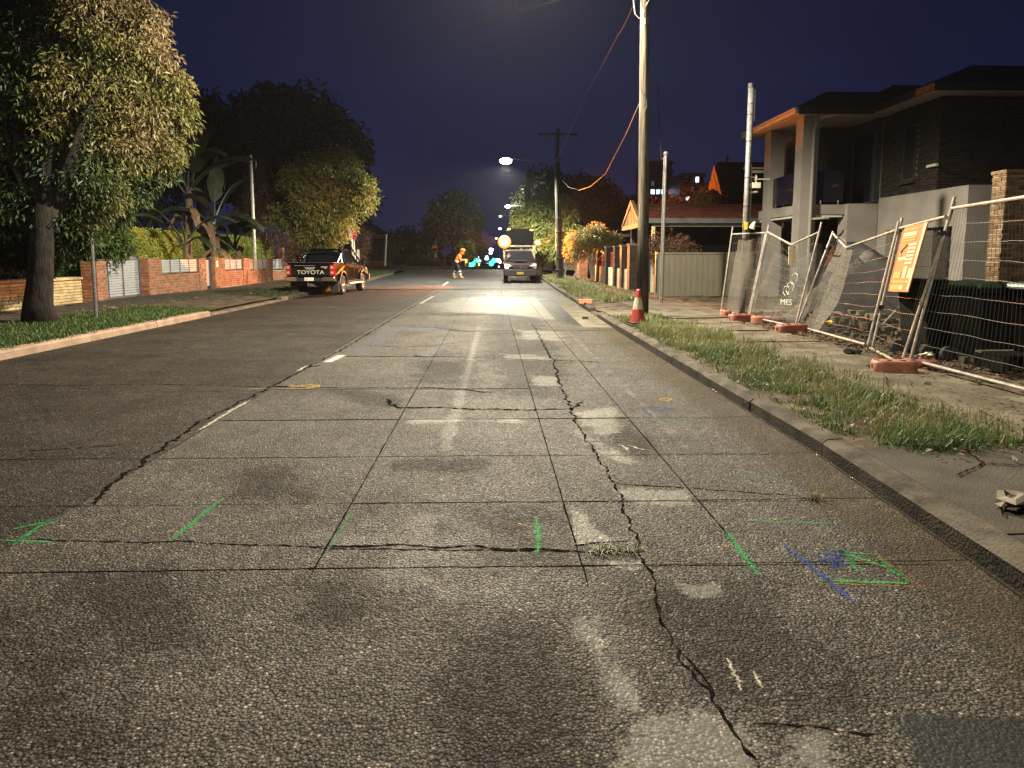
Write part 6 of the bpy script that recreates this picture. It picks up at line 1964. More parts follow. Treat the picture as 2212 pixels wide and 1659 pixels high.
# ================================================================== VEHICLES
def wheel(parent, x, y, z, rt=.39, w=.26, side=1, rim_mat='alloy'):
    wq = bpy.data.objects.new('wheel', None)
    wq.location = (x, y, z)
    put(wq, parent)
    MB().lathe([(rt * .62, -w / 2), (rt * .93, -w / 2), (rt, -w * .36), (rt, w * .36), (rt * .93, w / 2), (rt * .62, w / 2), (rt * .58, w * .4), (rt * .58, -w * .4), (rt * .62, -w / 2)], (0, 0, 0), 28, 'x').build('tyre', M['rubber'], wq, smooth=True)
    rm = MB()
    rm.lathe([(rt * .64, side * w * .42), (rt * .6, side * w * .46), (rt * .53, side * w * .40), (rt * .52, side * w * .1)], (0, 0, 0), 28, 'x')
    for k in range(6):
        a = k * math.pi / 3
        for da in (-.13, .13):
            p = (side * w * .38, math.cos(a + da * .4) * rt * .12, math.sin(a + da * .4) * rt * .12)
            q = (side * w * .42, math.cos(a + da) * rt * .56, math.sin(a + da) * rt * .56)
            rm.cyl(p, q, .022, .018, 6)
    rm.lathe([(.001, side * w * .42), (rt * .16, side * w * .42), (rt * .18, side * w * .3)], (0, 0, 0), 14, 'x')
    rm.build('rim', M[rim_mat], wq)
    MB().lathe([(.001, side * w * .02), (rt * .56, side * w * .02)], (0, 0, 0), 20, 'x').build('brake_disc', M['black_metal'], wq)
    return wq

def arch(cy, cz, r, y_from, y_to, n=10):
    s = 1 if y_to > y_from else -1
    out = []
    for i in range(n + 1):
        t = math.pi * i / n
        out.append((cy - s * r * math.cos(t), cz + r * math.sin(t)))
    return out

def ute_body(parent, mat, bedless=False, zs=1.0):
    """side profile with wheel arches pushed through the width, then pulled in above the waist"""
    ra, fa, rz_, rr = -1.54, 1.54, .40, .50
    prof = [(-2.70, .56), (-2.74, .75), (-2.76, 1.2), (-2.70, 1.27), (-1.02, 1.27), (-1.0, 1.22), (1.12, 1.2), (1.35, 1.17), (2.1, 1.1), (2.36, 1.02), (2.46, .9), (2.5, .72), (2.48, .52), (2.38, .45)]
    prof += [(fa + rr + .04, .43)] + [(p[0], p[1]) for p in reversed(arch(fa, rz_, rr, -1, 1))] + [(fa - rr - .03, .44), (ra + rr + .03, .44)] + [(p[0], p[1]) for p in reversed(arch(ra, rz_, rr, -1, 1))] + [(ra - rr - .04, .5)]
    cx = .925
    layers = [(-cx + .05, .03), (-cx, 0), (-.6, 0), (.6, 0), (cx, 0), (cx - .05, .03)]
    mb = MB()
    n = len(prof)
    for x, ins in layers:
        for (y, z) in prof:
            xx = x
            if z > 1.0: xx *= .972
            yy = y * (1 - ins * .25)
            if y > 2.0: yy -= (abs(x) / cx) ** 3 * .16
            mb.v.append((xx, yy, z + (-.02 if ins and z > 1.0 else 0)))
    for k in range(len(layers) - 1):
        for i in range(n):
            j = (i + 1) % n
            mb.f.append((k * n + i, k * n + j, (k + 1) * n + j, (k + 1) * n + i))
    mb.f.append(tuple(range(n - 1, -1, -1)))
    mb.f.append(tuple(range((len(layers) - 1) * n, len(layers) * n)))
    b = mb.build('body', mat, parent, smooth=False, bevel=.02, seg=2)
    und = MB()
    und.b2((-.55, -2.4, .38), (.55, 2.2, .56))
    und.cyl((-.72, -1.54, .4), (.72, -1.54, .4), .06).sphere((0.05, -1.54, .4), .17, 12, 8).b2((-.45, -2.6, .42), (-.35, -1.6, .5)).b2((.35, -2.6, .42), (.45, -1.6, .5)).sphere((.3, -2.05, .38), .16, 10, 8, (1, 2, .7))
    und.build('underbody', M['black_metal'], parent)
    return b

def cabin(parent, mat, y0=-1.0, y1=1.18, yt0=-.80, yt1=.30, z0=1.21, z1=1.79, w0=.86, w1=.68):
    c = MB()
    mid = lambda a, b, t: a + (b - a) * t
    low = [(-w0, y0), (w0, y0), (w0, y1), (-w0, y1)]
    top = [(-w1, yt0), (w1, yt0), (w1, yt1), (-w1, yt1)]
    vs = [(x, y, z0) for x, y in low] + [(x, y, z1) for x, y in top] + [(x * .8, mid(yt0, yt1, .5) + (y - mid(yt0, yt1, .5)) * .75, z1 + .045) for x, y in top]
    fs = [(0, 1, 5, 4), (1, 2, 6, 5), (2, 3, 7, 6), (3, 0, 4, 7), (4, 5, 9, 8), (5, 6, 10, 9), (6, 7, 11, 10), (7, 4, 8, 11), (8, 9, 10, 11)]
    c.add(vs, fs)
    o = c.build('cab', mat, parent, bevel=.05, seg=3)
    V = [Vector(v) for v in vs]
    def pane(a, b, c_, d, u0, u1, v0, v1, name, off=.012, par=o, mat_='glass', p2=None):
        def P(u, v):
            return a.lerp(b, u).lerp(d.lerp(c_, u), v)
        nn = (b - a).cross(d - a).normalized()
        cs = [P(u0, v0), P(u1, v0), P(u1 if p2 is None else p2, v1), P(u0, v1)]
        m = MB()
        m.add([q + nn * off for q in cs] + [q - nn * .02 for q in cs], [(0, 1, 2, 3), (4, 5, 1, 0), (5, 6, 2, 1), (6, 7, 3, 2), (7, 4, 0, 3)])
        return m.build(name, M[mat_], par, bevel=.004, seg=1)
    pane(V[0], V[1], V[5], V[4], .06, .94, .14, .90, 'rear_window')
    pane(V[2], V[3], V[7], V[6], .05, .95, .05, .93, 'windscreen')
    # side glass, front and rear doors
    for (a, b, c_, d, flip) in ((V[1], V[2], V[6], V[5], False), (V[3], V[0], V[4], V[7], True)):
        if not flip:
            pane(a, b, c_, d, .08, .43, .1, .88, 'side_window')
            pane(a, b, c_, d, .47, .90, .1, .88, 'side_window', p2=.86)
        else:
            pane(a, b, c_, d, .10, .53, .1, .88, 'side_window')
            pane(a, b, c_, d, .57, .92, .1, .88, 'side_window')
    for s in (-1, 1):
        MB().tube([(s * (w1 - .02), yt0 + .1, z1 + .02), (s * (w1 - .02), yt1 - .2, z1 + .03)], .014, 6).build('roof_rail', mat, o)
    return o

def mirror(parent, s, mat):
    m = MB().box((s * 1.02, .88, 1.28), (.2, .12, .2)).cyl((s * .86, .92, 1.24), (s * .98, .9, 1.26), .03)
    mm = m.build('mirror', mat, parent, bevel=.03)
    MB().box((s * 1.02, .815, 1.285), (.165, .012, .15)).build('mirror_glass', M['chrome'], mm)

# ---- parked dark ute on the left
ut = thing('parked_ute', 'black dual cab ute with large lettered tailgate, parked half on the left kerb', 'ute', (-6.72, 29.2, 0.0), R(-4.0))
ute_body(ut, M['carpaint_black'])
cabin(ut, M['carpaint_black'])
for s in (-1, 1):
    for y in (-1.54, 1.54):
        wheel(ut, s * .80, y, .39, side=s)
    mirror(ut, s, M['carpaint_black'])
    # arch flare and side details
    for cy in (-1.54, 1.54):
        fl_ = MB().tube([(s * .93, cy + .52 * math.cos(t), .40 + .52 * math.sin(t)) for t in np.linspace(0.05, math.pi - .05, 14)], .028, 6)
        fl_.build('arch_flare', M['plastic_black'], ut)
    MB().tube([(s * .95, -.85, .43), (s * .98, -.75, .42), (s * .98, .85, .42), (s * .95, .95, .43)], .045, 8).build('side_step', M['alloy'], ut)
    for y in (-.45, .55):
        MB().box((s * .925, y, 1.08), (.03, .2, .035)).build('door_handle', M['chrome'], ut, bevel=.008)
    dg_ = MB()
    for y in (-1.0, .05, 1.02):
        dg_.b2((s * .9245, y - .006, .55), (s * .9275, y + .006, 1.16))
    dg_.b2((s * .9245, -1.0, .52), (s * .9275, 1.02, .532))
    dg_.build('door_gap', M['ink'], ut)
    MB().prism([(-2.79, .79), (-2.79, 1.2), (-2.5, 1.2), (-2.56, 1.0), (-2.5, .79)], s * .76, s * .935, 'x').build('tail_light', M['lens_red'], ut, bevel=.012)
    tl = [c for c in ut.children if c.name.startswith('tail_light')][-1]
    MB().box((s * .85, -2.795, 1.1), (.11, .02, .1)).box((s * .85, -2.795, .9), (.11, .02, .09)).build('reverse_lamp', M['lens_clear'], tl, bevel=.01)
    MB().b2((s * .62, -2.3, .12), (s * .95, -2.27, .56)).build('mud_flap', M['plastic_black'], ut)
    MB().b2((s * .5, -2.86, .56), (s * .97, -2.72, .76)).build('bumper', M['chrome'], ut, bevel=.03)
    MB().tube([(s * .78, -1.15, 1.27), (s * .72, -1.12, 1.62), (s * .58, -1.1, 1.7), (0, -1.1, 1.72)], .035, 8).tube([(s * .76, -1.8, 1.28), (s * .73, -1.14, 1.6)], .03, 8).build('sports_bar', M['chrome'], ut)
    MB().prism([(2.2, .78), (2.46, .82), (2.4, 1.0), (2.12, 1.06)], s * .6, s * .9, 'x').build('headlight', M['lens_clear'], ut, bevel=.02)
MB().b2((-.5, -2.84, .56), (.5, -2.72, .70)).build('bumper_step', M['plastic_black'], ut, bevel=.02)
tg = MB().b2((-.755, -2.785, .78), (.755, -2.72, 1.262)).build('tailgate', M['carpaint_black'], ut, bevel=.02)
MB().prism([(-.22, 1.11), (.22, 1.11), (.14, 1.02), (-.14, 1.02)], -2.798, -2.78, 'y').build('tailgate_handle', M['alloy'], tg, bevel=.006)
text_obj('lettering', 'TOYOTA', .21, M['letter_grey'], tg, (.02, -2.79, .91), (R(90), 0, 0), .005, 1.22)
MB().box((.55, -2.788, 1.12), (.24, .006, .022)).box((.6, -2.788, 1.08), (.13, .006, .016)).build('model_badge', M['letter_grey'], tg)
MB().b2((-.6, -2.79, 1.165), (.2, -2.785, 1.172)).build('tailgate_line', M['letter_grey'], tg)
np_ = MB().box((-.02, -2.865, .655), (.36, .012, .125)).build('number_plate', M['plate_white'], ut, bevel=.012)
text_obj('lettering', 'EJP 131', .095, M['ink'], np_, (-.02, -2.874, .655), (R(90), 0, 0), .001, .95)
MB().cyl((0, -2.86, .44), (0, -2.6, .44), .05).cyl((-.09, -2.8, .38), (-.09, -2.8, .54), .025).b2((.05, -2.82, .38), (.14, -2.7, .46)).build('tow_hitch', M['galv'], ut)
MB().b2((-.86, -2.68, 1.272), (.86, -1.2, 1.285)).build('tonneau_cover', M['plastic_black'], ut)
MB().box((.43, -.895, 1.72), (.2, .02, .045)).build('window_sticker', M['sign_cream'], ut)
MB().tube([(.84, 1.2, 1.2), (.93, 1.25, 1.25), (.8, .85, 1.6), (.72, .45, 1.9)], .04, 8).build('snorkel', M['plastic_black'], ut)
MB().tube([(-.85, 2.56, .5), (-.8, 2.62, .95), (.8, 2.62, .95), (.85, 2.56, .5)], .05, 8).b2((-.97, 2.42, .48), (.97, 2.6, .74)).build('bull_bar', M['black_metal'], ut, bevel=.02)

# ---- parked utility facing the camera with arrow board and amber beacons
vt = thing('parked_utility', 'dark plum utility facing up the street with yellow plate, arrow board and amber beacons', 'ute', (1.66, 40.0, road_z(38.4) - .01), R(180 - 1.0))
ute_body(vt, M['carpaint_plum'])
cabin(vt, M['carpaint_plum'], y0=-.75, yt0=-.55, y1=1.32, yt1=.38, z1=1.76)
for s in (-1, 1):
    for y in (-1.54, 1.54):
        wheel(vt, s * .79, y, .37, .37, .25, s)
    mirror(vt, s, M['carpaint_plum'])
    hlq = MB().prism([(2.16, .80), (2.42, .78), (2.40, .96), (2.2, 1.05), (2.08, 1.03)], s * .52, s * .885, 'x').build('headlight', M['lens_clear'], vt, bevel=.03)
    MB().sphere((s * .68, 2.41, .89), .06, 10, 8).build('reflector', M['chrome'], hlq)
    MB().prism([(2.2, .8), (2.4, .8), (2.36, .95)], s * .888, s * .9, 'x').build('indicator', M['lens_red'], hlq)
gr = MB().prism([(-.42, 1.0), (.42, 1.0), (.38, .82), (-.38, .82)], -2.0, 2.47, 'y')
gr = MB()
gr.v, gr.f = [], []
gr.prism([(-.45, 1.0), (.45, 1.0), (.40, .80), (-.40, .80)], 2.40, 2.475, 'y')
grl = gr.build('grille', M['plastic_black'], vt, bevel=.015)
MB().b2((-.43, 2.475, .975), (.43, 2.49, 1.0)).b2((-.38, 2.475, .80), (.38, 2.49, .822)).b2((-.36, 2.476, .885), (.1, 2.484, .905)).build('grille_bar', M['chrome'], grl)
MB().lathe([(.001, 2.49), (.055, 2.49), (.055, 2.47)], (0, 0, .905), 16, 'y').build('badge', M['chrome'], grl)
fb = MB().prism([(-.93, .74), (.93, .74), (.95, .5), (.8, .4), (-.8, .4), (-.95, .5)], 2.38, 2.58, 'y').build('bumper', M['bumper_grey'], vt, bevel=.04)
MB().b2((-.6, 2.575, .56), (.6, 2.59, .68)).build('air_intake', M['plastic_black'], fb)
np2 = MB().box((.02, 2.598, .545), (.37, .012, .13)).build('number_plate', M['plate_yellow'], vt, bevel=.01)
text_obj('lettering', 'BM 62 QZ', .085, M['ink'], np2, (.02, 2.606, .545), (R(90), 0, R(180)), .001, .95)
MB().b2((-.3, 1.55, 1.155), (.3, 2.0, 1.19)).build('bonnet_scoop', M['carpaint_plum'], vt, bevel=.03)
MB().tube([(-.55, 1.36, 1.23), (.2, 1.3, 1.26)], .012, 5).tube([(.0, 1.36, 1.23), (.6, 1.3, 1.26)], .012, 5).build('wiper', M['plastic_black'], vt)
# tray, rack, board
MB().b2((-.95, -2.75, 1.0), (.95, -.85, 1.08)).b2((-.95, -2.75, 1.08), (-.91, -.85, 1.34)).b2((.91, -2.75, 1.08), (.95, -.85, 1.34)).b2((-.95, -.9, 1.08), (-.8, -.85, 1.86)).b2((.8, -.9, 1.08), (.95, -.85, 1.86)).b2((-.8, -.9, 1.78), (.8, -.85, 1.86)).build('tray', M['tray_white'], vt)
rk = MB()
for y in (-.9, .15):
    rk.tube([(-.86, y, 1.79), (-.82, y, 2.02), (.82, y, 2.02), (.86, y, 1.79)], .022, 6)
rk.tube([(-.82, -.9, 2.02), (-.82, .15, 2.02)], .02, 6).tube([(.82, -.9, 2.02), (.82, .15, 2.02)], .02, 6).tube([(-.95, .15, 2.08), (.98, .15, 2.08)], .02, 6)
rk.build('roof_rack', M['tray_white'], vt)
ab = MB().b2((-.9, -2.1, 1.95), (.72, -2.0, 3.15)).build('arrow_board', M['sign_blank'], vt, bevel=.01)
MB().b2((.5, -1.995, 3.07), (.71, -1.985, 3.145)).b2((-.89, -1.995, 3.02), (-.68, -1.985, 3.095)).build('corner_reflector', M['marker_yellow'], ab)
MB().tube([(-.6, -2.05, 1.0), (-.6, -2.05, 1.95)], .04, 8).tube([(.5, -2.05, 1.0), (.5, -2.05, 1.95)], .04, 8).build('board_mast', M['black_metal'], ab)
bq = [(.88, .3, 2.27), (-1.06, .0, 2.23)]
for i, p in enumerate(bq):
    f = MB().lathe([(.07, -.14), (.09, -.1), (.09, -.06)], p, 14).build('beacon_base', M['black_metal'], vt)
    MB().sphere((p[0], p[1], p[2] + .02), .25 if i == 0 else .13, 18, 12).build('beacon_dome', M['beacon'] if i == 0 else M['beacon_soft'], f)
lq = MB().lathe([(.001, .0), (.33, .0), (.38, -.04)], (bq[0][0], bq[0][1] + .1, bq[0][2] + .02), 24, 'y').build('beacon_halo', M['beacon_halo'], vt)  # halo disc added around the dome, not a part of the beacon
MB().lathe([(.001, .0), (.17, .0), (.19, -.03)], (bq[1][0], bq[1][1] + .06, bq[1][2] + .02), 20, 'y').build('beacon_halo', M['beacon_halo'], vt)
MB().tube([(-1.0, .0, 2.1), (-.85, .1, 2.06)], .02, 6).build('beacon_arm', M['black_metal'], vt)
for i, z in enumerate((1.88, 1.98)):
    MB().sphere((-.82, .3, z), .045, 10, 8).build('work_lamp', M['beacon_soft'], vt)
AMB = (1.0, .26, .03)
bw = vt.location + Vector((-bq[0][0], -bq[0][1], bq[0][2]))
bw2 = vt.location + Vector((-bq[1][0], -bq[1][1], bq[1][2]))
def beam(loc, aim, power, size, blend):
    d = Vector(aim) - Vector(loc)
    lo = light('beacon_light', 'SPOT', loc, power, AMB, None, .1, None, size, blend)
    lo.rotation_euler = d.to_track_quat('-Z', 'Y').to_euler()
beam((bw.x - .46, bw.y - .16, bw.z + .02), (-8.8, 27, 2.3), 20000, 56, .6)
beam((bw2.x + .2, bw2.y - .1, bw2.z + .02), (9.6, 23.5, 4.2), 42000, 46, .5)
beam((bw2.x + .2, bw2.y, bw2.z + .02), (9.0, 38.0, 2.8), 14000, 100, .7)

# ================================================================== TEMPORARY FENCE
def fpanel(label, b0, b1, t0, t1, post0, post1, dip=None, seed=0, bulge=.05):
    """b: bottom rail ends, t: top rail ends (points); post: (foot, head) points; dip: kink of the bent top rail"""
    t = thing('temporary_fence_panel', label, 'fence panel', (0, 0, 0), 0, 'leaning temporary fence panels round the building site')
    for a, b in (post0, post1):
        MB().tube([a, b], .02, 8).build('post', M['fence_steel'], t)
    MB().tube([b0, b1], .02, 8).build('bottom_rail', M['fence_steel'], t)
    tp_ = [t0, dip, t1] if dip is not None else [t0, t1]
    MB().tube(tp_, .02, 8).build('top_rail', M['fence_steel'], t)
    rs = random.Random(seed)
    def T(u):
        if dip is None: return t0.lerp(t1, u)
        k = (dip - t0).length / ((dip - t0).length + (t1 - dip).length)
        return t0.lerp(dip, u / k) if u < k else dip.lerp(t1, (u - k) / (1 - k))
    def S(u, v):
        p = b0.lerp(b1, u).lerp(T(u), v)
        bb = math.sin(math.pi * u) * math.sin(math.pi * v) * bulge
        return p + Vector((bb + .02 * noise.noise(Vector((u * 3, v * 3, seed))), 0, .02 * noise.noise(Vector((u * 4, v * 5, seed + 9))))) if 0 < v < 1 else p
    L_ = (b1 - b0).length
    n = max(8, int(L_ / .075))
    mb = MB()
    for i in range(1, n):
        mb.tube([S(i / n, v) for v in np.linspace(0, 1, 9)], .0020, 3)
    for j in range(1, 9):
        mb.tube([S(u, j / 9) for u in np.linspace(0, 1, 13)], .0026, 3)
    mb.build('wire_mesh', M['wire'], t, kind='stuff')
    return t, S
def GP(x, y, z=.2): return gnd(x, y, z)
pA = [GP(1560, 672), GP(1616, 683), GP(1620, 684), GP(1718, 706), GP(1723, 704, .2), GP(1869, 744, .22), GP(1880, 752, .16), GP(1947, 787, .14), GP(1968, 777, .2), GP(2245, 849, .2)]
def pt(x, y, ref, dY=0.0): return atY(x, y, ref.y + dY)
pa, SA = fpanel('far end temporary fence panel with straight top, in front of the galvanised pole', pA[0], pA[1], pt(1582, 506, pA[0]), pt(1655, 503, pA[1]), (pt(1557, 677, pA[0]), pt(1583, 490, pA[0])), (pt(1615, 688, pA[1]), pt(1654, 505, pA[1])), None, 1)
pb, SB = fpanel('bent temporary fence panel with kinked top rail and dark torn cloth behind it', pA[2], pA[3], pt(1658, 501, pA[2]), pt(1770, 501, pA[3]), (pt(1618, 688, pA[2]), pt(1661, 485, pA[2])), (pt(1717, 710, pA[3]), pt(1775, 480, pA[3])), pt(1710, 529, pA[2], -1.2), 2, .12)
pc_, SC = fpanel('bent temporary fence panel in front of the black covered heap', pA[4], pA[5], pt(1798, 503, pA[4]), pt(1936, 497, pA[5]), (pt(1719, 711, pA[4]), pt(1800, 500, pA[4])), (pt(1870, 765, pA[5]), pt(1942, 478, pA[5])), pt(1828, 535, pA[4], -.6), 3, .1)
pd, SD = fpanel('short temporary fence panel carrying the orange sign', pA[6], pA[7], pt(1940, 494, pA[6]), pt(2043, 468, pA[7]), (pt(1881, 768, pA[6]), pt(1949, 470, pA[6])), (pt(1944, 795, pA[7]), pt(2062, 436, pA[7])), None, 4, .02)
pe, SE_ = fpanel('nearest temporary fence panel in front of the wheelie bins', pA[8], pA[9], pt(2056, 450, pA[8]), pt(2245, 421, pA[9]), (pt(1962, 795, pA[8]), pt(2062, 425, pA[8])), (pt(2250, 880, pA[9]), pt(2330, 400, pA[9])), None, 5, .04)
cl_ = MB().box(tuple(SD(1, .9)), (.07, .06, .05)).box(tuple(SD(0, .35)), (.08, .07, .06))
cl_.build('clamp', M['black_metal'], pd)

def cloth(name, label, S, us, vs_, mat, off=.05, seed=0, wob=.06, cat='shade cloth'):
    nu, nv = 14, 12
    V = []
    for j in range(nv + 1):
        for i in range(nu + 1):
            u = us[0] + (us[1] - us[0]) * i / nu
            v = vs_[0] + (vs_[1] - vs_[0]) * j / nv
            p = S(min(max(u, 0), 1), min(max(v, 0.001), .999))
            w = noise.noise(Vector((u * 6, v * 2, seed))) * wob + noise.noise(Vector((u * 16, v * 3, seed + 4))) * wob * .4
            V.append((p.x + off + w, p.y + w * .3, p.z))
    F_ = [(j * (nu + 1) + i, j * (nu + 1) + i + 1, (j + 1) * (nu + 1) + i + 1, (j + 1) * (nu + 1) + i) for j in range(nv) for i in range(nu)]
    o = MB().add(V, F_).build(name, M[mat], None, smooth=True)
    return tag(o, label, cat)
cloth('shade_cloth', 'faded grey shade cloth hanging behind the far end fence panel', SA, (.05, 1), (.03, .95), 'shade_cloth', .1, 1, .12)
cloth('shade_cloth', 'thin dark shade cloth sagging behind the kinked fence panel', SB, (0, 1), (.02, .8), 'shade_sheer', .12, 2, .2)
o = cloth('shade_cloth', 'loose grey shade cloth draped between the two bent fence panels', SC, (0.02, .3), (.0, .98), 'shade_cloth', .1, 3, .15)
# fallen white sheet trailing diagonally
V = []
a0, a1 = SB(.45, .02), SC(.28, .93)
for i in range(13):
    t = i / 12
    c = a0.lerp(a1, t) + Vector((.35, 0, 0))
    c.x += .05 * math.sin(t * 9)
    w = .32 * (1 - t * .7) + .05
    V += [(c.x, c.y + w, c.z), (c.x - .05, c.y, c.z + .04), (c.x + .03, c.y - w, c.z - .02)]
F_ = [(i * 3 + k, i * 3 + k + 1, i * 3 + k + 4, i * 3 + k + 3) for i in range(12) for k in (0, 1)]
tag(MB().add(V, F_).build('torn_sheet', M['shade_cloth'], None, smooth=True), 'long torn cloth strip trailing diagonally inside the kinked fence panel', 'cloth')
# printed logo fragment on the cloth: interlocking hexagon outlines
lg = MB()
def hexa(u, v, s):
    ps = [SB(u + s * math.cos(k * math.pi / 3 + .5), v + 1.0 * s * math.sin(k * math.pi / 3 + .5)) + Vector((.03, -.05, 0)) for k in range(6)]
    lg.tube(ps + [ps[0]], .008, 4)
hexa(.60, .56, .075); hexa(.56, .44, .08); hexa(.50, .40, .06)
tag(lg.build('printed_logo', M['letter_grey']), 'pale hexagon outline logo printed on the sagging dark cloth', 'logo')
q = SB(.62, .26)
text_obj('printed_word', 'MES', .16, M['letter_grey'], None, (q.x - .02, q.y - .06, q.z), (R(90), 0, R(-62)), .001)
tag([o for o in COL.objects if o.name.startswith('printed_word')][-1], 'part of a pale printed word at the foot of the sagging dark cloth', 'lettering')
q = pt(1710, 532, pA[2], -1.2)
tg_ = thing('paper_tag', 'cream paper tag hanging from the kink of the bent fence rail', 'tag', (0, 0, 0))
MB().prism([(q.x - .07, q.z), (q.x + .07, q.z), (q.x + .1, q.z - .4), (q.x + .01, q.z - .43), (q.x - .06, q.z - .36)], q.y - .03, q.y - .02, 'y').build('card', M['sign_cream'], tg_)

# orange sign turned on its side
osn = thing('site_sign', 'orange printed site sign hung sideways on the short fence panel', 'sign', (0, 0, 0))
c00, c10, c11, c01 = pt(1917, 629, pA[6], -.12), pt(1961, 631, pA[7], -.02), pt(2004, 480, pA[7], -.02), pt(1951, 491, pA[6], -.12)
def Q_(u, v, d=0.0):
    p = c00.lerp(c10, u).lerp(c01.lerp(c11, u), v)
    nn = (c10 - c00).cross(c01 - c00).normalized()
    if nn.dot(Vector((0, 0, CH)) - p) < 0: nn = -nn
    return p + nn * d
def plate(u0, u1, v0, v1, d, mat, name, par, th=.004):
    a = [Q_(u0, v0, d), Q_(u1, v0, d), Q_(u1, v1, d), Q_(u0, v1, d)]
    b = [Q_(u0, v0, d - th), Q_(u1, v0, d - th), Q_(u1, v1, d - th), Q_(u0, v1, d - th)]
    return MB().add(a + b, [(0, 1, 2, 3), (4, 5, 1, 0), (5, 6, 2, 1), (6, 7, 3, 2), (7, 4, 0, 3), (7, 6, 5, 4)]).build(name, M[mat], par)
bdq = plate(0, 1, 0, 1, .0, 'sign_orange', 'board', osn, .012)
plate(.9, 1, .02, 1, .003, 'print_cream', 'edge_strip', bdq)
pr = [(.12, .72, .93, .955, 'print_amber'), (.12, .7, .84, .9, 'print_cream'), (.1, .72, .805, .828, 'print_amber'), (.1, .72, .765, .785, 'print_amber'),
      (.16, .5, .455, .475, 'print_amber'), (.16, .5, .48, .53, 'print_cream'), (.1, .46, .2, .3, 'print_amber'), (.08, .92, .135, .165, 'print_amber'), (.12, .5, .03, .1, 'print_amber'), (.52, .72, .03, .1, 'print_cream'), (.54, .7, .2, .38, 'print_cream'), (.76, .9, .2, .35, 'print_cream')]
for i in range(6):
    pr.append((.5, .82, .41 + .055 * i, .41 + .055 * i + .04, 'print_cream'))
for (u0, u1, v0, v1, m_) in pr:
    plate(u0, u1, v0, v1, .003, m_, 'print_block', bdq)
MB().tube([Q_(.26, .54, .006), Q_(.22, .6, .006), Q_(.3, .66, .006), Q_(.42, .71, .006)], .012, 5).build('print_figure', M['print_cream'], bdq)

# plastic feet of the fence
def foot(label, p, rz, mat, L_=.6, w=.24, h=.15):
    t = thing('fence_foot', label, 'fence foot', tuple(p), rz, 'moulded feet of the temporary fence')
    b = MB()
    out = []
    for k in range(24):
        a = 2 * math.pi * k / 24
        r = 1 - .10 * math.cos(4 * a)
        x = math.copysign(abs(math.cos(a)) ** .55, math.cos(a)) * L_ / 2
        y = math.copysign(abs(math.sin(a)) ** .55, math.sin(a)) * w / 2 * (1 - .22 * math.exp(-((x) / .09) ** 2))
        out.append((x, y))
    n = len(out)
    lay = [(1.0, 0), (1.0, h * .75), (.94, h), (.5, h * .97)]
    for s_, z in lay:
        b.v += [(x * s_, y * s_, z) for x, y in out]
    for k in range(len(lay) - 1):
        for i in range(n):
            j = (i + 1) % n
            b.f.append((k * n + i, k * n + j, (k + 1) * n + j, (k + 1) * n + i))
    b.f.append(tuple(range(3 * n, 4 * n)))
    b.build('block', M[mat], t, smooth=True)
    hb = MB()
    for x in (-.2, -.06, .1, .22):
        hb.cyl((x, 0, h * .9), (x, 0, h + .004), .032, None, 12)
    hb.cyl((-L_ / 2 - .002, 0, h * .5), (-L_ / 2 + .03, 0, h * .5), .03, None, 10)
    hb.build('socket', M['plastic_black'], t)
    return t
foot('small reddish fence foot at the far end of the leaning fence', gnd(1567, 682, .12), R(75), 'foot_red', .5)
foot('pinkish red fence foot under the post between the far and the kinked panel', gnd(1603, 693, .12), R(10), 'foot_red', .62)
foot('rust coloured fence foot tipped against its neighbour below the kinked panel', gnd(1655, 698, .12), R(-15), 'foot_orange', .62)
foot('red fence foot on the footpath edge under the twin posts', gnd(1709, 719, .12), R(12), 'foot_red', .6, .26, .16)
foot('large orange fence foot nearest the camera below the sign', gnd(1930, 803, .12), R(-10), 'foot_orange', .5, .26, .14)
foot('darker red fence foot partly hidden behind the nearest orange one', gnd(1985, 795, .12), R(-30), 'foot_red', .4, .22, .11)

# ================================================================== SITE CLUTTER
def bin_(label, loc, rz, lid='bin_lid'):
    t = thing('wheelie_bin', label, 'bin', loc, rz, 'wheelie bins behind the fence')
    b = MB()
    lay = [(.21, .22, .06), (.235, .25, .2), (.27, .32, .92), (.29, .345, .93), (.29, .345, .98)]
    for hx, hy, z in lay:
        b.v += [(-hx, -hy, z), (hx, -hy, z), (hx, hy, z), (-hx, hy, z)]
    for k in range(len(lay) - 1):
        for i in range(4):
            j = (i + 1) % 4
            b.f.append((k * 4 + i, k * 4 + j, (k + 1) * 4 + j, (k + 1) * 4 + i))
    b.f += [(3, 2, 1, 0), (16, 17, 18, 19)]
    b.build('body', M['bin_green'], t, bevel=.03)
    MB().prism([(-.36, .985), (-.3, 1.03), (.1, 1.08), (.36, 1.06), (.4, .985)], -.3, .3, 'x').build('lid', M[lid], t, bevel=.02)
    MB().cyl((-.28, .40, 1.0), (.28, .40, 1.0), .022).build('handle', M['bin_green'], t)
    for s in (-1, 1):
        MB().cyl((s * .24, .28, .1), (s * .3, .28, .1), .1, None, 18).build('wheel', M['rubber'], t)
    return t
bin_('leftmost dark wheelie bin with a brownish stained side, behind the nearest fence panel', (6.15, 9.35, .12), R(100), 'bin_green')
bin_('green lidded wheelie bin in the middle of the row', (6.35, 8.55, .12), R(95))
bin_('dark wheelie bin at the right edge of the view', (6.75, 8.0, .12), R(98))
sk = thing('covered_heap', 'black tarpaulin covered heap rising behind the bent fence panel', 'heap', (0, 0, 0))
V = []
cA, cB = atY(1790, 640, 15.5), atY(1945, 640, 14.0)
nx_, ny_ = 16, 8
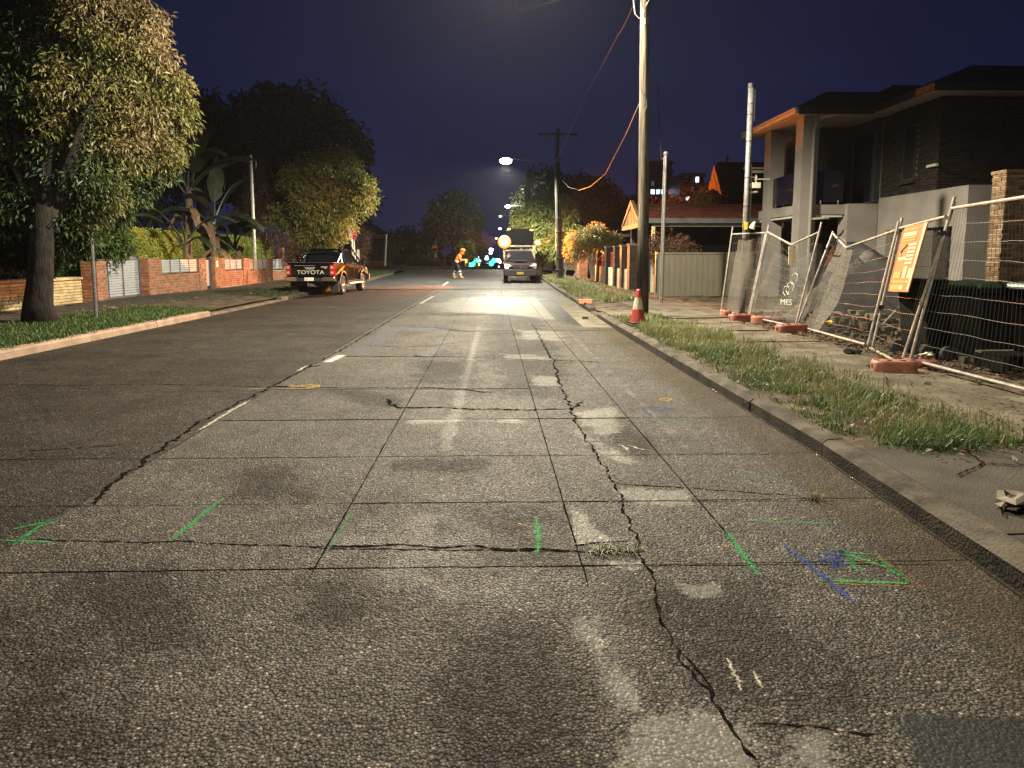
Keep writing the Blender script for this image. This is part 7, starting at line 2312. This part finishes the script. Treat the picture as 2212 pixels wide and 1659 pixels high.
for j in range(ny_ + 1):
    for i in range(nx_ + 1):
        u, v = i / nx_, j / ny_
        p = cA.lerp(cB, u) + Vector((0, (v - .5) * 2.0, 0))
        hgt = (1.75 - .9 * max(0, u - .35)) * (math.sin(math.pi * v) ** .5) * (1 - max(0, (.08 - u) / .08)) * (1 if u < .97 else .2)
        V.append((p.x, p.y, .12 + max(0, hgt) + .06 * noise.noise(Vector((u * 7, v * 5, 1)))))
F_ = [(j * (nx_ + 1) + i, j * (nx_ + 1) + i + 1, (j + 1) * (nx_ + 1) + i + 1, (j + 1) * (nx_ + 1) + i) for j in range(ny_) for i in range(nx_)]
MB().add(V, F_).build('tarpaulin', M['tarp'], sk, smooth=True)
tr_ = thing('steel_trestle', 'folding steel trestle standing on the dirt behind the orange sign', 'trestle', (0, 0, 0))
q0, q1 = gnd(1905, 690, .15), gnd(1990, 690, .15)
for dx in (0, 1):
    f_ = MB()
    for (a, b) in (((1908, 700), (1965, 640)), ((1905, 645), (1985, 700)), ((1900, 702), (1993, 702)), ((1903, 690), (1903, 640)), ((1978, 690), (1978, 640)), ((1900, 642), (1990, 642))):
        f_.tube([atY(*a, 11.6 + dx * .6), atY(*b, 11.6 + dx * .6)], .018, 6)
    f_.build('frame', M['fence_steel'], tr_)
for lab, p, s_, m_, nm, cat in (('flattened red plastic sheet on the dirt behind the bent panels', gnd(1800, 683, .2), (.9, .35, .06), 'plastic_red', 'plastic_sheet', 'plastic'),
                            ('small yellow plastic piece on the rubble', gnd(1812, 697, .2), (.42, .2, .06), 'plastic_yellow', 'plastic_piece', 'plastic'),
                            ('rusty flat board lying on the rubble behind the orange sign', gnd(1950, 700, .2), (1.0, .14, .05), 'brick_block', 'board', 'board')):
    b = MB()
    for j in range(4):
        for i in range(8):
            b.v.append(((i / 7 - .5) * s_[0], (j / 3 - .5) * s_[1] * (1 - .3 * abs(i / 7 - .5)), s_[2] * (.5 + noise.noise(Vector((i * .6, j * .9, p.x))))))
    b.f += [(j * 8 + i, j * 8 + i + 1, (j + 1) * 8 + i + 1, (j + 1) * 8 + i) for j in range(3) for i in range(7)]
    o = b.build(nm, M[m_])
    o.location = p
    o.rotation_euler = (0, 0, rnd.uniform(-.3, .3))
    md = o.modifiers.new('thick', 'SOLIDIFY')
    md.thickness = .02
    tag(o, lab, cat)
ts = thing('timber_pallet', 'grey timber pallet lying in front of the right hand wheelie bin', 'pallet', (0, 0, 0))
q = gnd(2185, 800, .13)
for k in range(4):
    MB().box((q.x + .25, q.y + .12 * k - .1, q.z + .20), (1.0, .09, .025)).build('plank', M['wood_post'] if k == 3 else M['timber_dark'], ts)
for dx in (-.2, .25, .7):
    MB().box((q.x + dx, q.y + .08, q.z + .09), (.08, .5, .19)).build('bearer', M['timber_dark'], ts)
cbk = thing('concrete_block', 'rough concrete block stack at the right edge beside the bins', 'block', (0, 0, 0))
q = gnd(2205, 770, .13)
for k in range(2):
    MB().box((q.x + .12, q.y + .5, .26 + .23 * k), (.4, .25, .22)).build('block', M['concrete_dark'], cbk, bevel=.012)
def crumple(label, p, s_, mat, name, cat, seed, flat=.6):
    b = MB().sphere((0, 0, 0), 1, 9, 6)
    b.v = [tuple(np.array(v) * np.array(s_) * (.7 + .6 * noise.noise(Vector(v) * 1.9 + Vector((seed, 0, 0))))) for v in b.v]
    o = b.build(name, M[mat])
    o.location = (p[0], p[1], p[2] + s_[2] * .45)
    return tag(o, label, cat)
crumple('crumpled pale paper bag on the driveway concrete at the right edge', gnd(2195, 1090, .16), (.13, .09, .06), 'paper', 'paper_bag', 'bag', 2)
crumple('white scrap of litter on the lawn near the big tree trunk', gnd(243, 668, .25), (.18, .07, .05), 'paper', 'litter_scrap', 'litter', 4)
crumple('dark green rag on the footpath below the bent panel', gnd(1842, 765, .13), (.17, .12, .06), 'bin_green', 'rag', 'rag', 5)
crumple('pale crumpled cloth by the foot of the nearest fence panel', gnd(2000, 778, .13), (.16, .1, .09), 'sign_cream', 'cloth_heap', 'cloth', 6)
crumple('small dark debris lump in front of the nearest fence foot', gnd(1895, 795, .13), (.16, .1, .05), 'bark', 'debris_lump', 'debris', 7)
crumple('small white paper ball on the dirt below the nearest panel', gnd(2005, 830, .13), (.05, .035, .03), 'paper', 'paper_ball', 'litter', 8)
crumple('little pale scrap lying on the far road before the parked utility', gnd(1138 - 1138 + 1137.5 - 75, 600, .12), (.25, .12, .05), 'paper', 'paper_scrap', 'litter', 9)
crumple('small white litter on the grass near the parked ute', gnd(967, 2000, .3) if False else Vector((-8.6, 24.7, .2)), (.07, .05, .03), 'paper', 'litter_bit', 'litter', 10)
bk = thing('clay_brick', 'single orange house brick lying on the dirt by the kerb', 'brick', tuple(gnd(1264, 656, .13)), R(8))
MB().b2((-.19, -.08, 0), (.19, .08, .13)).build('block', M['brick_block'], bk, bevel=.015)
MB().cyl((-.02, -.082, .0), (-.02, -.05, .0), .04, None, 12).build('frog', M['bitumen'], bk)
st = thing('steel_offcut', 'dark steel offcut lying in the concrete gutter', 'offcut', tuple(gnd(1266 - 2, 689, .01)))
MB().box((0, 0, .03), (.14, .06, .05)).build('block', M['black_metal'], st)

# ---- traffic cone
cn = thing('traffic_cone', 'red traffic cone with dirty white collar standing beside the timber pole', 'traffic cone', (2.98, 13.75, .115), R(8))
MB().b2((-.2, -.2, 0), (.2, .2, .035)).b2((-.17, -.17, .035), (.17, .17, .075)).build('base', M['plastic_black'], cn, bevel=.012)
def ring(name, z0, z1, mat):
    r = lambda z: .155 - (z - .075) / .68 * .12
    MB().lathe([(r(z0), z0), (r(z1), z1)], (0, 0, 0), 26).build(name, M[mat], cn, smooth=True)
ring('cone_foot', .075, .33, 'cone_red')
ring('reflective_collar', .331, .57, 'cone_white')
MB().lathe([(.0676, .5705), (.043, .70), (.036, .735), (.022, .735), (.022, .68)], (0, 0, 0), 26).build('cone_tip', M['cone_red'], cn, smooth=True)

# ---- shopping trolley
tq = atY(1229, 604, 38.6)
tl = thing('shopping_trolley', 'abandoned wire shopping trolley on the footpath behind the lamp pole', 'trolley', (4.45, 38.0, .15 + road_z(38)), R(0))
bk_ = MB()
x0, x1, zb0, zb1, zt_ = -.36, .40, .52, .60, .98
for i in range(9):
    t = i / 8
    for yy in (-.26, .26):
        bk_.cyl((x0 + (x1 - x0) * t, yy, zb0 + (zb1 - zb0) * (1 - t)), (x0 - .04 + (x1 - x0 + .06) * t, yy * 1.08, zt_), .011, None, 4)
for j in range(6):
    t = j / 5
    for yy in (-.26, .26):
        bk_.cyl((x0 - .04 * t, yy * (1 + .08 * t), zb1 + (zt_ - zb1) * t), (x1 + .02 * t, yy * (1 + .08 * t), zb0 + (zt_ - zb0) * t), .011, None, 4)
    for xx in (x0, x1):
        bk_.cyl((xx, -.27, zb1 + (zt_ - zb1) * t), (xx, .27, zb1 + (zt_ - zb1) * t), .011, None, 4)
for i in range(8):
    bk_.cyl((x0 + .1 * i, -.26, .57), (x0 + .1 * i, .26, .57), .011, None, 4)
bk_.build('basket', M['trolley_wire'], tl)
MB().tube([(x0 - .1, -.28, 1.0), (x1 + .04, -.28, 1.0)], .016, 6).tube([(x0 - .1, .28, 1.0), (x1 + .04, .28, 1.0)], .016, 6).cyl((x1 + .1, -.28, 1.02), (x1 + .1, .28, 1.02), .018).build('handle', M['plastic_red'], tl)
ch = MB()
for yy in (-.24, .24):
    ch.tube([(x1 - .02, yy, .56), (x1 - .05, yy, .1)], .013, 6).tube([(x0 + .02, yy, .56), (x0 + .02, yy, .12)], .013, 6).tube([(x0 + .02, yy, .16), (x1 - .3, yy, .16), (x1 - .08, yy, .5)], .013, 6)
ch.tube([(x0 + .02, -.24, .16), (x0 + .02, .24, .16)], .013, 6)
ch.build('chassis', M['trolley_wire'], tl)
for xx in (x0 + .02, x1 - .05):
    for yy in (-.24, .24):
        MB().cyl((xx, yy - .015, .06), (xx, yy + .015, .06), .06, None, 12).build('castor', M['rubber'], tl)
MB().b2((x1 - .03, -.2, .66), (x1 + .0, .2, .9)).build('child_seat', M['sign_white'], tl)

# small dark things by the far verge: propped boards and a covered car shape
pb_ = thing('surfboard_shape', 'upright pale rounded board leaning by the orange lit trunk', 'board', (0, 0, 0))
q = atY(1151, 588, 46)
MB().prism([(-.2, .2), (.15, .2), (.22, .7), (.2, 1.4), (.05, 1.75), (-.12, 1.75), (-.22, 1.4), (-.25, .7)], q.y, q.y + .1, 'y').build('board', M['cone_white'], pb_, bevel=.03)
pb_.location = (q.x, 0, .05)
dr = thing('arched_door', 'pale arched gateway door beyond the lamp pole', 'door', (0, 0, 0))
q = atY(1222, 575, 47.6)
MB().prism([(-.55, 0), (.55, 0), (.55, 1.3), (.4, 1.75), (.1, 1.95), (-.2, 1.95), (-.55, 1.9)], q.y, q.y + .08, 'y').build('leaf', M['gable'], dr)
MB().b2((-.65, q.y - .02, 0), (-.56, q.y + .12, 2.0)).b2((.56, q.y - .02, 0), (.64, q.y + .12, 2.0)).build('frame', M['frame_grey'], dr)
dr.location = (q.x, 0, .25)

# ================================================================== THE WORKER
pw = thing('person', 'worker in orange hi-vis jacket and banded navy trousers, leaning forward, crossing the road', 'person', (0, 0, 0))
pc0 = gnd(988, 601, road_z(44.5))
def skin(name, joints, edges, mat, parent, root=0, sub=2):
    me = bpy.data.meshes.new(name)
    me.from_pydata([j[0] for j in joints], edges, [])
    o = bpy.data.objects.new(name, me)
    put(o, parent)
    me.materials.append(mat)
    sk_ = o.modifiers.new('skin', 'SKIN')
    sk_.use_smooth_shade = True
    for i, j in enumerate(joints):
        v = me.skin_vertices[0].data[i]
        r = j[1]
        v.radius = (r, r) if not isinstance(r, tuple) else r
        v.use_root = (i == root)
    ss = o.modifiers.new('sub', 'SUBSURF')
    ss.levels = ss.render_levels = sub
    return o
# walking towards +x; z up; y away
BODY = [((0, 0, .93), .13), ((.05, 0, 1.12), .13), ((.14, 0, 1.32), .15), ((.21, 0, 1.43), .09), ((.27, 0, 1.51), .055), ((.33, 0, 1.58), .09), ((.36, 0, 1.68), .085),
        ((.02, -.1, .86), .10), ((.16, -.11, .50), .065), ((.24, -.11, .12), .045), ((.34, -.11, .06), .04),
        ((-.02, .1, .86), .10), ((-.10, .11, .48), .065), ((-.28, .11, .17), .045), ((-.20, .11, .06), .04),
        ((.18, -.19, 1.36), .065), ((.26, -.24, 1.10), .05), ((.46, -.2, 1.10), .038), ((.53, -.19, 1.11), .03),
        ((.10, .19, 1.36), .065), ((-.06, .24, 1.12), .05), ((-.02, .24, .90), .038), ((.0, .24, .82), .03)]
ED = [(0, 1), (1, 2), (2, 3), (3, 4), (4, 5), (5, 6), (0, 7), (7, 8), (8, 9), (9, 10), (0, 11), (11, 12), (12, 13), (13, 14), (2, 15), (15, 16), (16, 17), (17, 18), (2, 19), (19, 20), (20, 21), (21, 22)]
bd_ = skin('body', BODY, ED, M['skin'], pw)
JK = [((.0, 0, .90), (.17, .2)), ((.04, 0, 1.10), (.17, .2)), ((.13, 0, 1.32), (.18, .21)), ((.22, 0, 1.45), .10), ((.18, -.2, 1.36), .09), ((.27, -.25, 1.10), .075), ((.44, -.2, 1.10), .058), ((.10, .2, 1.36), .09), ((-.07, .25, 1.12), .075), ((-.03, .25, .92), .058)]
skin('jacket', JK, [(0, 1), (1, 2), (2, 3), (2, 4), (4, 5), (5, 6), (2, 7), (7, 8), (8, 9)], M['hivis'], pw)
TR = [((0, 0, .90), .16), ((.03, -.1, .82), .125), ((.16, -.11, .50), .092), ((.235, -.11, .17), .078), ((-.02, .1, .82), .125), ((-.10, .11, .48), .092), ((-.26, .11, .22), .078)]
skin('trousers', TR, [(0, 1), (1, 2), (2, 3), (0, 4), (4, 5), (5, 6)], M['navy'], pw)
for (a, b, s_) in (((.16, -.11, .5), (.235, -.11, .17), 1), ((-.10, .11, .48), (-.26, .11, .22), 1)):
    A_, B_ = Vector(a), Vector(b)
    bn = MB()
    for t in (.12, .62):
        bn.cyl(tuple(A_.lerp(B_, t)), tuple(A_.lerp(B_, t + .24)), .103 - .012 * t, .1 - .014 * t, 14)
    bn.build('reflective_band', M['reflective'], pw)
rb_ = MB()
rb_.lathe([(.215, -.03), (.218, .03)], (.03, 0, 1.04), 18)
rb_.build('reflective_band', M['reflective'], pw)
MB().sphere((.355, 0, 1.70), .135, 16, 10, (1.15, 1, .8)).lathe([(.15, 0), (.205, -.01), (.205, .005)], (.385, 0, 1.66), 18).build('hard_hat', M['hivis'], pw, smooth=True)
MB().sphere((.31, 0, 1.55), .14, 12, 8, (1, 1, 1.0)).build('neck_flap', M['hivis'], pw, smooth=True)
for (x, y, z, t_) in ((.29, -.11, .05, 0), (-.22, .11, .07, .35)):
    q = MB().sphere((0, 0, 0), .1, 12, 8, (1.5, .55, .6))
    q.cyl((-.05, 0, 0), (-.05, 0, .16), .06, .065, 10)
    o = q.build('boot', M['boot'], pw, smooth=True)
    o.location = (x, y, z)
    o.rotation_euler = (0, t_, 0)
for (x, y, z, side) in ((.53, -.19, 1.11, -1), (.0, .24, .81, 1)):
    hd = MB().box((0, 0, 0), (.09, .03, .08))
    for k in range(4):
        hd.tube([(.04, 0, -.03 + k * .02), (.085 - .008 * abs(k - 1.5), -.008, -.034 + k * .021), (.105 - .01 * abs(k - 1.5), -.03, -.036 + k * .022)], [.01, .009, .007], 6)
    hd.tube([(-.01, 0, .035), (.03, -.02, .065), (.06, -.025, .07)], [.013, .011, .009], 6)
    o = hd.build('glove', M['boot'] if side == 1 else M['reflective'], pw, bevel=.006)
    o.location = (x + .02, y, z)
    o.rotation_euler = (0, .2 if side < 0 else 1.4, 0)
MB().box((.6, -.17, 1.02), (.12, .02, .2)).build('clipboard', M['plastic_yellow'], pw)
pw.location = (pc0.x, pc0.y, road_z(pc0.y))
pw.rotation_euler = (0, 0, R(-12))
pw.scale = (1.06, 1.06, 1.06)

# ================================================================== NIGHT AIR
hz = MB().b2((-310, -55, -3.6), (310, 510, 48)).build('haze', None, None, kind='stuff')
hm = bpy.data.materials.new('night haze')
hm.use_nodes = True
hn = hm.node_tree.nodes
hn.clear()
ho = hn.new('ShaderNodeOutputMaterial')
hv = hn.new('ShaderNodeVolumePrincipled')
hv.inputs['Color'].default_value = (0.9, 0.9, 1.0, 1)
hv.inputs['Density'].default_value = 0.00013
hv.inputs['Anisotropy'].default_value = 0.5
hm.node_tree.links.new(hv.outputs[0], ho.inputs['Volume'])
hz.data.materials.append(hm)
